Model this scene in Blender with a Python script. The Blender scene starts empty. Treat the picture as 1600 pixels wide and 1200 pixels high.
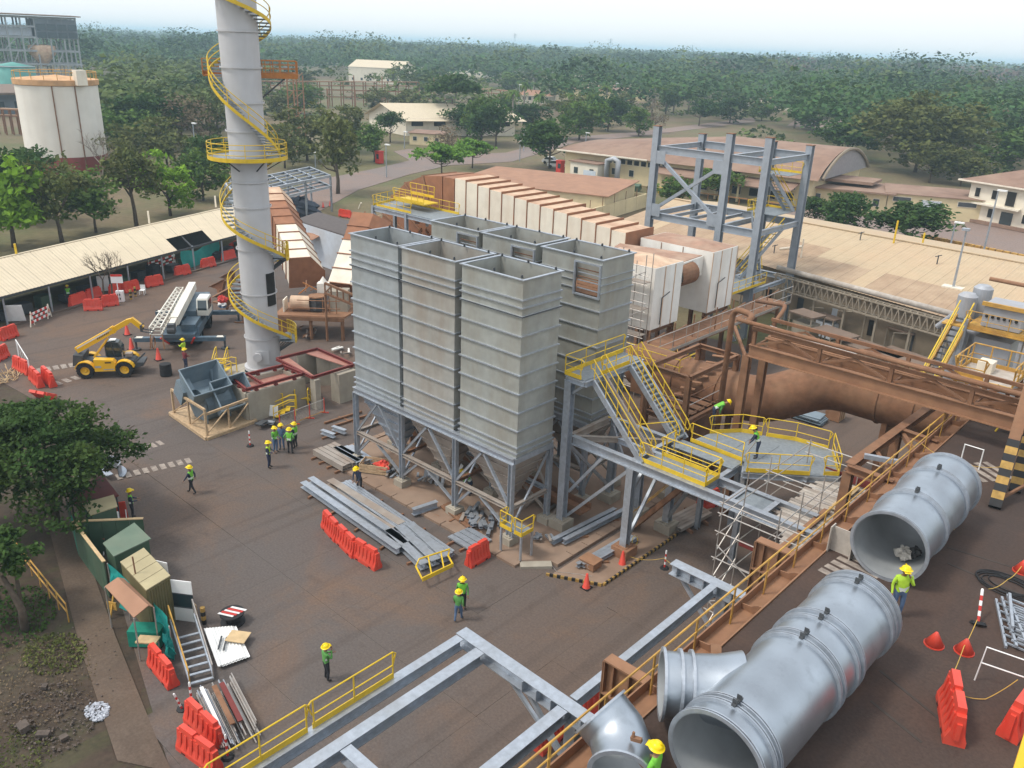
import bpy, math, random
import numpy as np
from mathutils import Vector, Matrix, Euler
random.seed(7); RNG=np.random.default_rng(11)
S=bpy.context.scene; COL=S.collection
# ---------------- camera, sky, sun, exposure ----------------
cam_data=bpy.data.cameras.new('camera'); cam=bpy.data.objects.new('camera',cam_data); COL.objects.link(cam)
cam_data.sensor_fit='HORIZONTAL'; cam_data.sensor_width=36.0; cam_data.lens=36.0*1320.3/1600
cam_data.clip_start=0.1; cam_data.clip_end=40000
PI=math.pi; HAZE_D=0.00034
_p,_r,_y=math.radians(21.867),math.radians(2.169),math.radians(-42.058)
_f=Vector((math.cos(_p)*math.sin(_y),math.cos(_p)*math.cos(_y),-math.sin(_p)))
_rt=Vector((math.cos(_y),-math.sin(_y),0)); _up=_rt.cross(_f)
_r2=_rt*math.cos(_r)+_up*math.sin(_r); _u2=-_rt*math.sin(_r)+_up*math.cos(_r)
_m=Matrix((( _r2.x,_u2.x,-_f.x,0),(_r2.y,_u2.y,-_f.y,0),(_r2.z,_u2.z,-_f.z,25.0),(0,0,0,1)))
cam.matrix_world=_m; S.camera=cam
SUN_EL,SUN_AZ=math.radians(58),math.radians(215)     # azimuth clockwise from +Y
W=bpy.data.worlds.new('World'); S.world=W; W.use_nodes=True
nt=W.node_tree; nt.nodes.clear()
sky=nt.nodes.new('ShaderNodeTexSky'); sky.sky_type='NISHITA'; sky.sun_disc=False
sky.sun_elevation=SUN_EL; sky.sun_rotation=SUN_AZ; sky.dust_density=4.0; sky.air_density=1.0; sky.altitude=100
b1=nt.nodes.new('ShaderNodeBackground'); b1.inputs[1].default_value=0.06; nt.links.new(sky.outputs[0],b1.inputs[0])
b2=nt.nodes.new('ShaderNodeBackground'); b2.inputs[0].default_value=(0.95,0.98,1.0,1); b2.inputs[1].default_value=0.88   # thin even overcast
ad=nt.nodes.new('ShaderNodeAddShader'); nt.links.new(b1.outputs[0],ad.inputs[0]); nt.links.new(b2.outputs[0],ad.inputs[1])
wo=nt.nodes.new('ShaderNodeOutputWorld'); nt.links.new(ad.outputs[0],wo.inputs[0])
sd=bpy.data.lights.new('sun','SUN'); sd.energy=1.8; sd.angle=math.radians(10); sd.color=(1,0.95,0.87)
so=bpy.data.objects.new('sun',sd); COL.objects.link(so)
_d=Vector((math.sin(SUN_AZ)*math.cos(SUN_EL),math.cos(SUN_AZ)*math.cos(SUN_EL),math.sin(SUN_EL)))
so.rotation_euler=_d.to_track_quat('Z','Y').to_euler(); so.location=(0,0,60)
S.view_settings.view_transform='Standard'; S.view_settings.look='None'
S.view_settings.exposure=0.20; S.view_settings.gamma=1.0; S.view_settings.use_curve_mapping=False
try:
    S.cycles.volume_bounces=1; S.cycles.max_bounces=5; S.cycles.diffuse_bounces=3; S.cycles.glossy_bounces=3; S.cycles.transmission_bounces=3; S.cycles.transparent_max_bounces=6
except Exception: pass

# ---------------- materials ----------------
def mat(name,col,rough=0.7,metal=0.0,var=0.12,scale=2.0,dirt=None,damt=0.5,dscale=0.4,streak=0.0,bump=0.0,bscale=None,spec=0.4,island=0.0):
    m=bpy.data.materials.new(name); m.use_nodes=True; t=m.node_tree; N=t.nodes; L=t.links
    bs=N['Principled BSDF']; bs.inputs['Roughness'].default_value=rough; bs.inputs['Metallic'].default_value=metal
    bs.inputs['Specular IOR Level'].default_value=spec
    g=N.new('ShaderNodeNewGeometry')
    pos=g.outputs['Position']
    n1=N.new('ShaderNodeTexNoise'); n1.inputs['Scale'].default_value=scale; n1.inputs['Detail'].default_value=5; L.new(pos,n1.inputs['Vector'])
    r1=N.new('ShaderNodeMapRange'); r1.inputs[1].default_value=.3; r1.inputs[2].default_value=.7; r1.inputs[3].default_value=1-var; r1.inputs[4].default_value=1+var
    L.new(n1.outputs[0],r1.inputs[0])
    mx=N.new('ShaderNodeVectorMath'); mx.operation='SCALE'; mx.inputs[0].default_value=col[:3]; L.new(r1.outputs[0],mx.inputs['Scale'])
    out=mx.outputs[0]
    if island:
        r2=N.new('ShaderNodeMapRange'); r2.inputs[3].default_value=1-island; r2.inputs[4].default_value=1+island
        L.new(g.outputs['Random Per Island'],r2.inputs[0])
        m2=N.new('ShaderNodeVectorMath'); m2.operation='SCALE'; L.new(out,m2.inputs[0]); L.new(r2.outputs[0],m2.inputs['Scale']); out=m2.outputs[0]
    if dirt is not None:
        mp=N.new('ShaderNodeMapping'); L.new(pos,mp.inputs['Vector'])
        mp.inputs['Scale'].default_value=(1,1,1-streak) if streak else (1,1,1)
        n2=N.new('ShaderNodeTexNoise'); n2.inputs['Scale'].default_value=dscale; n2.inputs['Detail'].default_value=7; n2.inputs['Roughness'].default_value=.62
        L.new(mp.outputs[0],n2.inputs['Vector'])
        r3=N.new('ShaderNodeMapRange'); r3.inputs[1].default_value=.42; r3.inputs[2].default_value=.68; r3.inputs[3].default_value=0; r3.inputs[4].default_value=damt
        L.new(n2.outputs[0],r3.inputs[0])
        mm=N.new('ShaderNodeMix'); mm.data_type='RGBA'; mm.inputs[7].default_value=(*dirt[:3],1); L.new(r3.outputs[0],mm.inputs[0]); L.new(out,mm.inputs[6]); out=mm.outputs[2]
    L.new(out,bs.inputs['Base Color'])
    if bump:
        nb=N.new('ShaderNodeTexNoise'); nb.inputs['Scale'].default_value=bscale or scale*4; nb.inputs['Detail'].default_value=4; L.new(pos,nb.inputs['Vector'])
        bp=N.new('ShaderNodeBump'); bp.inputs['Strength'].default_value=bump; bp.inputs['Distance'].default_value=.05; L.new(nb.outputs[0],bp.inputs['Height']); L.new(bp.outputs[0],bs.inputs['Normal'])
    return m
def leafmat(name,col,isl=0.35,var=.3,scale=.6,trans=.25,tint=None):
    m=mat(name,col,rough=.75,var=var,scale=scale,spec=.15,island=isl,dirt=tint,damt=.7,dscale=.35)
    t=m.node_tree; N=t.nodes; L=t.links; bs=N['Principled BSDF']
    tr=N.new('ShaderNodeBsdfTranslucent'); ms=N.new('ShaderNodeMixShader'); ms.inputs[0].default_value=trans
    src=bs.inputs['Base Color'].links[0].from_socket; L.new(src,tr.inputs[0])
    L.new(bs.outputs[0],ms.inputs[1]); L.new(tr.outputs[0],ms.inputs[2]); L.new(ms.outputs[0],N['Material Output'].inputs[0])
    return m
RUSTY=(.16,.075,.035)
GALV=mat('galvanised_steel',(.42,.46,.51),rough=.42,metal=.55,var=.13,scale=5,dirt=(.30,.29,.27),damt=.35,dscale=.8)
GALVP=mat('galvanised_silo_plate',(.365,.375,.345),rough=.55,metal=.3,var=.12,scale=1.6,dirt=(.27,.235,.175),damt=.6,dscale=.55,streak=.8)
GALVR=mat('galvanised_hopper_dusty',(.34,.30,.26),rough=.65,metal=.2,var=.12,scale=1.5,dirt=(.25,.17,.12),damt=.6,dscale=.7,streak=.7)
GDUCT=mat('galvanised_duct_skin',(.43,.475,.52),rough=.36,metal=.85,var=.18,scale=2.4,dirt=(.23,.25,.275),damt=.65,dscale=1.2)
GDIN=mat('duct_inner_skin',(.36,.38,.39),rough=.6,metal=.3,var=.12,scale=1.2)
YEL=mat('yellow_rail_paint',(.68,.46,.02),rough=.45,var=.1,scale=3,dirt=(.42,.28,.06),damt=.3,dscale=1.2)
YELD=mat('old_yellow_rail_paint',(.52,.30,.06),rough=.6,var=.2,scale=3,dirt=(.26,.13,.06),damt=.6,dscale=1.2)
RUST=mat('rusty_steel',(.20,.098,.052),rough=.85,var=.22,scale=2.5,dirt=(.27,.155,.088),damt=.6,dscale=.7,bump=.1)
RUSTL=mat('rusty_primer_girder',(.28,.148,.080),rough=.8,var=.15,scale=2,dirt=(.24,.12,.07),damt=.5,dscale=.6)
BROWN=mat('brown_duct_plate',(.30,.135,.07),rough=.8,var=.14,scale=1.6,dirt=(.22,.11,.07),damt=.45,dscale=.6)
CREAM=mat('cream_duct_plate',(.76,.70,.58),rough=.7,var=.06,scale=1.2,dirt=(.50,.36,.24),damt=.35,dscale=.6,streak=.75)
CREAMT=mat('cream_duct_top_dusty',(.58,.42,.29),rough=.85,var=.15,scale=1.4,dirt=(.40,.22,.14),damt=.7,dscale=.5)
WHITEP=mat('white_casing_plate',(.80,.79,.74),rough=.6,var=.05,scale=1.2,dirt=(.52,.42,.32),damt=.35,dscale=.5,streak=.8)
ROOFC=mat('cream_sheet_roof',(.46,.355,.225),rough=.7,var=.05,scale=1.0,dirt=(.50,.33,.20),damt=.45,dscale=.12)
ROOFW=mat('pale_shed_sheet_roof',(.57,.485,.345),rough=.7,var=.05,scale=1.0,dirt=(.52,.43,.31),damt=.4,dscale=.2)
ROOFD=mat('dusty_red_roof',(.24,.15,.108),rough=.85,var=.12,scale=.6,dirt=(.31,.215,.155),damt=.6,dscale=.15)
ROOFB=mat('rust_brown_sheet',(.33,.18,.11),rough=.85,var=.12,scale=.8,dirt=(.26,.14,.09),damt=.5,dscale=.3)
YWALL=mat('yellow_plaster',(.66,.55,.33),rough=.85,var=.06,scale=.8,dirt=(.45,.36,.24),damt=.4,dscale=.25,streak=.6)
WWALL=mat('cream_white_plaster',(.72,.66,.54),rough=.85,var=.05,scale=.8,dirt=(.5,.42,.32),damt=.4,dscale=.3,streak=.6)
CONC=mat('concrete',(.36,.325,.26),rough=.85,var=.12,scale=1.5,dirt=(.24,.20,.155),damt=.6,dscale=.6,streak=.6,bump=.08)
CONCD=mat('dusty_concrete_pad',(.245,.165,.115),rough=.9,var=.14,scale=1.0,dirt=(.31,.23,.17),damt=.6,dscale=.35)
BLUEG=mat('bluegrey_primed_plate',(.17,.225,.265),rough=.55,var=.10,scale=2,dirt=(.25,.29,.31),damt=.5,dscale=.9,metal=.1)
REDST=mat('red_oxide_beam',(.17,.03,.025),rough=.6,var=.12,scale=2)
REDOX=mat('red_oxide_wall_top',(.36,.17,.13),rough=.8,var=.12,scale=2)
WOOD=mat('raw_timber',(.45,.32,.19),rough=.8,var=.2,scale=6,island=.15)
BLACK=mat('black_rubber',(.015,.015,.016),rough=.7,var=.2,scale=4)
DARK=mat('dark_opening',(.018,.016,.014),rough=.9,var=.2,scale=2)
GLASS=mat('dark_window_glass',(.03,.045,.05),rough=.08,var=.1,scale=1,spec=.8)
GREYP=mat('dark_grey_plate',(.06,.065,.07),rough=.6,var=.15,scale=2)
ORANGE=mat('orange_plastic',(.66,.060,.035),rough=.42,var=.07,scale=2,dirt=(.52,.10,.06),damt=.45,dscale=1.2,spec=.5)
WHITE=mat('white_paint',(.80,.80,.78),rough=.5,var=.05,scale=2)
REDP=mat('red_paint',(.55,.04,.03),rough=.5,var=.08,scale=2)
TELY=mat('machine_yellow',(.80,.44,.01),rough=.35,var=.05,scale=2,dirt=(.5,.3,.08),damt=.25,dscale=1)
CRBL=mat('machine_slate_blue',(.07,.115,.155),rough=.45,var=.12,scale=2,dirt=(.16,.18,.18),damt=.35,dscale=1)
CRWH=mat('machine_white',(.72,.70,.62),rough=.45,var=.06,scale=2,dirt=(.45,.36,.27),damt=.35,dscale=.8)
TARP=mat('teal_tarpaulin',(.015,.30,.27),rough=.5,var=.12,scale=1.5)
NET=mat('green_shade_net',(.01,.22,.15),rough=.7,var=.2,scale=2)
GRN=mat('green_painted_sheet',(.055,.105,.065),rough=.65,var=.12,scale=1.5,dirt=(.12,.14,.09),damt=.4,dscale=.8)
GRNR=mat('grey_green_roof_sheet',(.13,.185,.135),rough=.7,var=.1,scale=1.2,dirt=(.2,.21,.15),damt=.4,dscale=.7)
OLIV=mat('olive_cabinet_panel',(.15,.13,.06),rough=.6,var=.12,scale=1.4)
TAN=mat('tan_sheet_roof',(.42,.36,.21),rough=.7,var=.08,scale=1.4,dirt=(.3,.25,.15),damt=.4,dscale=.6)
PLY=mat('plywood',(.55,.40,.22),rough=.8,var=.15,scale=3)
BARK=mat('bark',(.10,.075,.055),rough=.95,var=.25,scale=5,bump=.3)
BARKL=mat('pale_bark',(.26,.22,.18),rough=.95,var=.2,scale=4)
SCAF=mat('scaffold_tube',(.45,.43,.40),rough=.4,metal=.5,var=.2,scale=4,dirt=(.30,.18,.11),damt=.4,dscale=2)
GRATE=mat('grey_bar_grating',(.24,.27,.29),rough=.6,metal=.3,var=.14,scale=6)
PLANKM=mat('pale_timber_plank',(.45,.41,.36),rough=.85,var=.15,scale=3,dirt=(.30,.24,.19),damt=.5,dscale=1.2)
VEST=mat('hi_vis_green_vest',(.17,.52,.05),rough=.7,var=.12,scale=6)
VESTY=mat('hi_vis_lime_vest',(.40,.62,.04),rough=.7,var=.12,scale=6)
BAND=mat('reflective_band',(.62,.66,.60),rough=.4,var=.05,scale=4)
SKIN=mat('brown_skin',(.27,.15,.09),rough=.6,var=.06,scale=8)
HELM=mat('yellow_helmet',(.85,.60,.0),rough=.3,var=.03,scale=4)
NAVY=mat('navy_workwear',(.03,.04,.075),rough=.85,var=.15,scale=6)
DENIM=mat('blue_denim',(.085,.14,.24),rough=.85,var=.15,scale=6)
CHAR=mat('charcoal_trousers',(.028,.028,.032),rough=.85,var=.15,scale=6)
SHIRTG=mat('green_shirt',(.10,.30,.07),rough=.85,var=.12,scale=6)
BOOT=mat('dark_boot',(.03,.022,.018),rough=.7,var=.1,scale=6)
L_DARK=leafmat('foliage_dark',(.038,.085,.020),tint=(.075,.12,.024))
L_MID=leafmat('foliage_mid',(.075,.145,.026),tint=(.13,.16,.035))
L_BRI=leafmat('foliage_bright',(.19,.33,.025),tint=(.11,.22,.022))
L_OLI=leafmat('foliage_olive',(.125,.135,.042),tint=(.075,.11,.028))
L_BRN=leafmat('foliage_dry',(.19,.14,.09),tint=(.13,.12,.05))
L_FEA=leafmat('foliage_feathery',(.14,.27,.035),tint=(.09,.18,.028))

# ---------------- mesh helpers ----------------
def V(*a): return Vector(a)
class B:
    def __init__(s): s.v=[]; s.f=[]
    def add(s,vs,fs):
        o=len(s.v); s.v.extend([tuple(x) for x in vs]); s.f.extend([tuple(i+o for i in f) for f in fs]); return s
    def hexa(s,p): return s.add(p,[(0,3,2,1),(4,5,6,7),(0,1,5,4),(1,2,6,5),(2,3,7,6),(3,0,4,7)])
    def bx(s,x0,x1,y0,y1,z0,z1): return s.hexa([(x0,y0,z0),(x1,y0,z0),(x1,y1,z0),(x0,y1,z0),(x0,y0,z1),(x1,y0,z1),(x1,y1,z1),(x0,y1,z1)])
    def box(s,c,d,rz=0,rx=0,ry=0):
        M=Euler((rx,ry,rz)).to_matrix(); c=Vector(c); h=[x/2 for x in d]
        return s.hexa([c+M@Vector((a*h[0],b*h[1],e*h[2])) for e in (-1,1) for a,b in ((-1,-1),(1,-1),(1,1),(-1,1))])
    def frame(s,p,q,up=None):
        p=Vector(p); q=Vector(q); d=(q-p).normalized(); u=Vector(up) if up else Vector((0,0,1))
        if abs(d.dot(u))>.98: u=Vector((0,1,0)) if not up else Vector((1,0,0))
        r=d.cross(u).normalized(); u=r.cross(d).normalized(); return p,q,d,r,u
    def bar(s,p,q,w,h=None,up=None,ou=0,orr=0):
        h=h or w; p,q,d,r,u=s.frame(p,q,up); o=u*ou+r*orr
        return s.hexa([e+o+r*(a*w/2)+u*(b*h/2) for e in (p,q) for a,b in ((1,-1),(-1,-1),(-1,1),(1,1))])
    def ib(s,p,q,w,h,t=.02,up=None,ou=0):
        s.bar(p,q,w,t,up,ou=ou+h/2-t/2); s.bar(p,q,w,t,up,ou=ou-h/2+t/2); return s.bar(p,q,t,h-2*t,up,ou=ou)
    def ch(s,p,q,w,h,t=.02,up=None,side=1):
        s.bar(p,q,w,t,up,ou=h/2-t/2); s.bar(p,q,w,t,up,ou=-h/2+t/2); return s.bar(p,q,t,h-2*t,up,orr=side*(w/2-t/2))
    def tube(s,p,q,r,n=8,r2=None,cap=True):
        r2=r if r2 is None else r2; p,q,d,a,u=s.frame(p,q)
        vs=[]; 
        for e,rr in ((p,r),(q,r2)):
            for i in range(n):
                t=2*PI*i/n; vs.append(e+a*(math.cos(t)*rr)+u*(math.sin(t)*rr))
        fs=[(i,n+i,n+(i+1)%n,(i+1)%n) for i in range(n)]
        if cap: fs+= [tuple(range(n)),tuple(range(2*n-1,n-1,-1))]
        return s.add(vs,fs)
    def path(s,pts,r,n=6,closed=False,cap=True):
        P=[Vector(p) for p in pts]; k=len(P); R=r if isinstance(r,(list,tuple)) else [r]*k
        vs=[]; prev=None
        for i in range(k):
            if closed: d=(P[(i+1)%k]-P[i-1])
            else: d=P[min(i+1,k-1)]-P[max(i-1,0)]
            d=d.normalized() if d.length>1e-9 else Vector((0,0,1))
            if prev is None:
                u=Vector((0,0,1)) if abs(d.z)<.9 else Vector((1,0,0))
                a=d.cross(u).normalized()
            else:
                a=(prev-d*prev.dot(d)); a=a.normalized() if a.length>1e-6 else d.orthogonal().normalized()
            prev=a; b=d.cross(a)
            for j in range(n):
                t=2*PI*j/n; vs.append(P[i]+a*(math.cos(t)*R[i])+b*(math.sin(t)*R[i]))
        fs=[]
        for i in range(k if closed else k-1):
            i2=(i+1)%k
            for j in range(n): fs.append((i*n+j,i*n+(j+1)%n,i2*n+(j+1)%n,i2*n+j))
        if cap and not closed: fs+=[tuple(range(n-1,-1,-1)),tuple(range((k-1)*n,k*n))]
        return s.add(vs,fs)
    def lathe(s,c,prof,n=24,ax=None,closed=False,a0=0,a1=2*PI):
        c=Vector(c); d=Vector(ax).normalized() if ax else Vector((0,0,1))
        a=d.orthogonal().normalized() if ax else Vector((1,0,0)); b=d.cross(a)
        k=len(prof); full=abs(a1-a0-2*PI)<1e-6; m=n if full else n+1; vs=[]
        for i in range(m):
            t=a0+(a1-a0)*i/n; e=a*math.cos(t)+b*math.sin(t)
            for r,z in prof: vs.append(c+e*r+d*z)
        fs=[]
        for i in range(n):
            i2=(i+1)%m
            for j in range(k if closed else k-1):
                j2=(j+1)%k; fs.append((i*k+j,i2*k+j,i2*k+j2,i*k+j2))
        return s.add(vs,fs)
    def prism(s,poly,off):
        n=len(poly); P=[Vector(p) for p in poly]; o=Vector(off)
        return s.add(P+[p+o for p in P],[tuple(range(n-1,-1,-1)),tuple(range(n,2*n))]+[(i,(i+1)%n,n+(i+1)%n,n+i) for i in range(n)])
    def quad(s,a,b,c,d): return s.add([a,b,c,d],[(0,1,2,3)])
    def corr(s,a,b,c,d,n,amp):      # corrugated sheet: a->b along the ribs' row, a->d along the ribs
        a,b,c,d=map(Vector,(a,b,c,d)); nn=(b-a).cross(d-a).normalized(); vs=[]
        for i in range(n*2+1):
            t=i/(n*2); o=nn*(amp if i%2 else 0); vs+= [a.lerp(b,t)+o,d.lerp(c,t)+o]
        return s.add(vs,[(2*i,2*i+2,2*i+3,2*i+1) for i in range(n*2)])
OFF={}
def obj(name,b,m,parent=None,smooth=False,label=None,kind=None):
    me=bpy.data.meshes.new(name); o0=OFF.get(parent.name,Vector((0,0,0))) if parent else Vector((0,0,0))
    vs=b.v if o0.length==0 else [(x-o0.x,y-o0.y,z-o0.z) for x,y,z in b.v]
    me.from_pydata(vs,[],b.f); me.update()
    ms=m if isinstance(m,(list,tuple)) else [m]
    for q in ms: me.materials.append(q)
    if smooth: me.polygons.foreach_set('use_smooth',[True]*len(me.polygons))
    o=bpy.data.objects.new(name,me); COL.objects.link(o)
    if parent: o.parent=parent; OFF[o.name]=o0
    if label: o['label']=label
    if kind: o['kind']=kind
    return o
def share(name,src,parent,loc=(0,0,0),rot=None,scl=None):
    o=bpy.data.objects.new(name,src.data); COL.objects.link(o); o.parent=parent; o.location=loc
    if rot: o.rotation_euler=rot
    if scl: o.scale=scl
    return o
def thing(name,label,cat,loc=(0,0,0),rz=0.0,group=None):
    o=bpy.data.objects.new(name,None); COL.objects.link(o); o.location=loc; o.rotation_euler=(0,0,rz); o.empty_display_size=.2
    o['label']=label; o['category']=cat
    if group: o['group']=group
    OFF[o.name]=Vector(loc); return o
def dup(src,loc,rz=0.0,label=None,group=None,scl=None):
    def cp(o,par):
        c=o.copy(); COL.objects.link(c); c.parent=par
        if par: c.matrix_parent_inverse=o.matrix_parent_inverse
        for ch in KIDS(o): cp(ch,c)
        return c
    r=cp(src,None); r.location=loc; r.rotation_euler=(0,0,rz)
    if scl: r.scale=(scl,)*3 if not isinstance(scl,tuple) else scl
    if label: r['label']=label
    if group: r['group']=group
    return r
def KIDS(o): return [c for c in o.children]
def place(o,loc,rz=0,label=None):
    o.location=loc; o.rotation_euler=(0,0,rz)
    if label: o['label']=label
    return o
def structure(name,b,m,smooth=False,parent=None):
    o=obj(name,b,m,parent,smooth); 
    if not parent: o['kind']='structure'
    return o
def rail(parent,pts,h=1.05,m=None,post=1.6,r=.028,toe=True,loops=True,mids=(.5,)):
    """pipe handrail along a polyline of floor points: top bar, mid bar, posts, toe board"""
    m=m or YEL; P=[Vector(p) for p in pts]; U=Vector((0,0,1))
    a=B(); top=[p+U*h for p in P]; 
    if loops:
        d0=(P[0]-P[1]).normalized()*.0; mid0=P[0]+U*h*.5
        a.path([P[0]+U*h*.52]+[P[0]+U*h*.9+(P[0]-P[1]).normalized()*.12]+top+[P[-1]+U*h*.9+(P[-1]-P[-2]).normalized()*.12]+[P[-1]+U*h*.52],r,6)
    else: a.path(top,r,6)
    obj('handrail',a,m,parent)
    a=B()
    for k in mids: a.path([p+U*h*k for p in P],r*.85,6)
    obj('mid_rail',a,m,parent)
    for i in range(len(P)-1):
        L=(P[i+1]-P[i]).length; n=max(1,round(L/post))
        for k in range(n+1):
            if i>0 and k==0: continue
            q=P[i].lerp(P[i+1],min(max(k/n,.06/L if i==0 else 0),1)); a=B(); a.tube(q,q+U*h,r,6); obj('post',a,m,parent)
    if toe:
        a=B()
        for i in range(len(P)-1): a.bar(P[i]+U*.1,P[i+1]+U*.1,.03,.22)
        obj('toe_board',a,m,parent)

# ---------------- setting: ground, yard, roads, deck, hills ----------------
def ground_mat(name,base,a,b,sa=.05,sb=.25,rough=.9,fine=6,stain=None,spec=.25):
    m=bpy.data.materials.new(name); m.use_nodes=True; t=m.node_tree; N=t.nodes; L=t.links; bs=N['Principled BSDF']
    bs.inputs['Roughness'].default_value=rough; bs.inputs['Specular IOR Level'].default_value=spec
    g=N.new('ShaderNodeNewGeometry')
    def noise(sc,det=6,rg=.6,dist=0):
        n=N.new('ShaderNodeTexNoise'); n.inputs['Scale'].default_value=sc; n.inputs['Detail'].default_value=det; n.inputs['Roughness'].default_value=rg; n.inputs['Distortion'].default_value=dist; L.new(g.outputs['Position'],n.inputs['Vector']); return n.outputs[0]
    def rng(x,lo,hi,o0=0,o1=1):
        r=N.new('ShaderNodeMapRange'); r.inputs[1].default_value=lo; r.inputs[2].default_value=hi; r.inputs[3].default_value=o0; r.inputs[4].default_value=o1; L.new(x,r.inputs[0]); return r.outputs[0]
    def mix(f,c1,c2):
        q=N.new('ShaderNodeMix'); q.data_type='RGBA'; L.new(f,q.inputs[0])
        for c,i in ((c1,6),(c2,7)):
            if isinstance(c,tuple): q.inputs[i].default_value=(*c,1)
            else: L.new(c,q.inputs[i])
        return q.outputs[2]
    c=mix(rng(noise(sa),.38,.62),base,a); c=mix(rng(noise(sb,8,.65,.6),.48,.7,0,.85),c,b)
    if stain: c=mix(rng(noise(.45,9,.7,1.2),.56,.74,0,.6),c,stain)
    if stain:
        for rot,sc in ((.9,(1.3,.05,1)),(-.35,(1.1,.04,1))):
            mp=N.new('ShaderNodeMapping'); mp.inputs['Rotation'].default_value=(0,0,rot); mp.inputs['Scale'].default_value=sc; L.new(g.outputs['Position'],mp.inputs['Vector'])
            n=N.new('ShaderNodeTexNoise'); n.inputs['Scale'].default_value=1.0; n.inputs['Detail'].default_value=3; L.new(mp.outputs[0],n.inputs['Vector'])
            c=mix(rng(n.outputs[0],.57,.68,0,.33),c,stain)
    v=N.new('ShaderNodeVectorMath'); v.operation='SCALE'; L.new(c,v.inputs[0]); L.new(rng(noise(fine,4,.7),.3,.7,.82,1.18),v.inputs['Scale'])
    L.new(v.outputs[0],bs.inputs['Base Color'])
    bp=N.new('ShaderNodeBump'); bp.inputs['Strength'].default_value=.25; bp.inputs['Distance'].default_value=.02; L.new(noise(fine*2,5,.7),bp.inputs['Height']); L.new(bp.outputs[0],bs.inputs['Normal'])
    return m
G_EARTH=ground_mat('dry_earth_and_grass',(.175,.125,.080),(.14,.125,.06),(.085,.11,.038),.015,.05,fine=1.2)
G_YARD=ground_mat('worn_brown_asphalt',(.126,.087,.065),(.112,.096,.088),(.160,.103,.071),.03,.16,fine=9,stain=(.072,.056,.047))
G_ROAD=ground_mat('dusty_road',(.235,.175,.150),(.20,.165,.15),(.26,.18,.14),.03,.1,fine=4)
G_DECK=ground_mat('oil_dark_deck',(.070,.045,.035),(.060,.043,.036),(.088,.056,.042),.12,.35,fine=10,stain=(.055,.042,.037))
G_SOIL=ground_mat('vignette_dark_soil',(.060,.041,.030),(.075,.058,.040),(.040,.033,.025),.25,.7,fine=5,stain=(.06,.075,.025))  # soil tones lowered, vignette of the lower left corner put into the colour
G_PATH=ground_mat('dirty_concrete_path',(.118,.084,.060),(.100,.074,.056),(.14,.105,.08),.2,.6,fine=8)  # dirty concrete, its tones also lowered to carry the corner vignette
PAINTW=mat('worn_white_marking',(.33,.28,.235),rough=.8,var=.25,scale=4,dirt=(.14,.11,.095),damt=.75,dscale=2.5)
PAINTY=mat('black_yellow_kerb_yellow',(.36,.22,.06),rough=.8,var=.25,scale=5)
JOINT=mat('dark_joint_filler',(.05,.04,.034),rough=.9,var=.2,scale=3)

b=B(); n=48; rr=[0,60,150,320,700,1500,3500,9000]
b.lathe((0,0,-.13),[(r,0) for r in rr[1:]],48); b.add([(60*math.cos(2*PI*i/48),60*math.sin(2*PI*i/48),-.13) for i in range(48)],[tuple(range(48))])
structure('ground',b,G_EARTH)
def flat(name,pts,m,z,th=.04):
    b=B(); b.prism([(p[0],p[1],z-th) for p in pts],(0,0,th)); return structure(name,b,m)
flat('yard',[(-9,-6),(-9,66),(-30,70),(-72,62),(-96,58),(-90,36),(-81,20),(-72,17.5),(-53.5,19.2),(-43,14.8),(-35,12.2),(-24.3,9.2),(-22,-6)],G_YARD,-.03,.05)
# big cast slabs of the working yard, joints left open 2 cm
yard=bpy.data.objects['yard']
sx,sy=4.6,4.7; pans={}
for i in range(9):
    for j in range(5):
        x0=-50.6+i*sx; y0=9.6+j*sy; x1=min(x0+sx,-9.2); y1=y0+sy
        if x1<=x0: continue
        cx,cy=(x0+x1)/2,(y0+y1)/2
        lim=9.6+(-24-cx)*.34+ (1.5 if cx<-24 else 0)      # dirt border on the near-left side
        if cx<-26 and y0<lim-.4: continue
        if y1>29.6 and -42<cx<-18: continue
        b=B(); b.bx(x0+.004,x1-.004,y0+.004,y1-.004,-.026,0.0+random.uniform(-.004,.004)); obj('concrete_slab',b,G_YARD,yard)
# yard to the right of the silos and under the ducts
flat('inner_yard',[(-19,28.5),(-9.1,28.5),(-9.1,66),(-30,70),(-41,60),(-41.6,41.2),(-20.2,41)],G_YARD,.006,.03)
flat('soil_verge',[(-20,-6),(-20,11),(-30,13),(-43,18),(-50,22),(-73,24),(-82,24),(-84,8),(-60,-6)],G_SOIL,-.06,.06)
flat('footpath',[(-24.3,9.25),(-26.2,8.1),(-33.5,9.7),(-43.8,12.3),(-50.5,14.6),(-49.6,15.9),(-42.4,13.3),(-33.2,11.1),(-26.2,9.6)],G_PATH,.0,.06)
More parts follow.
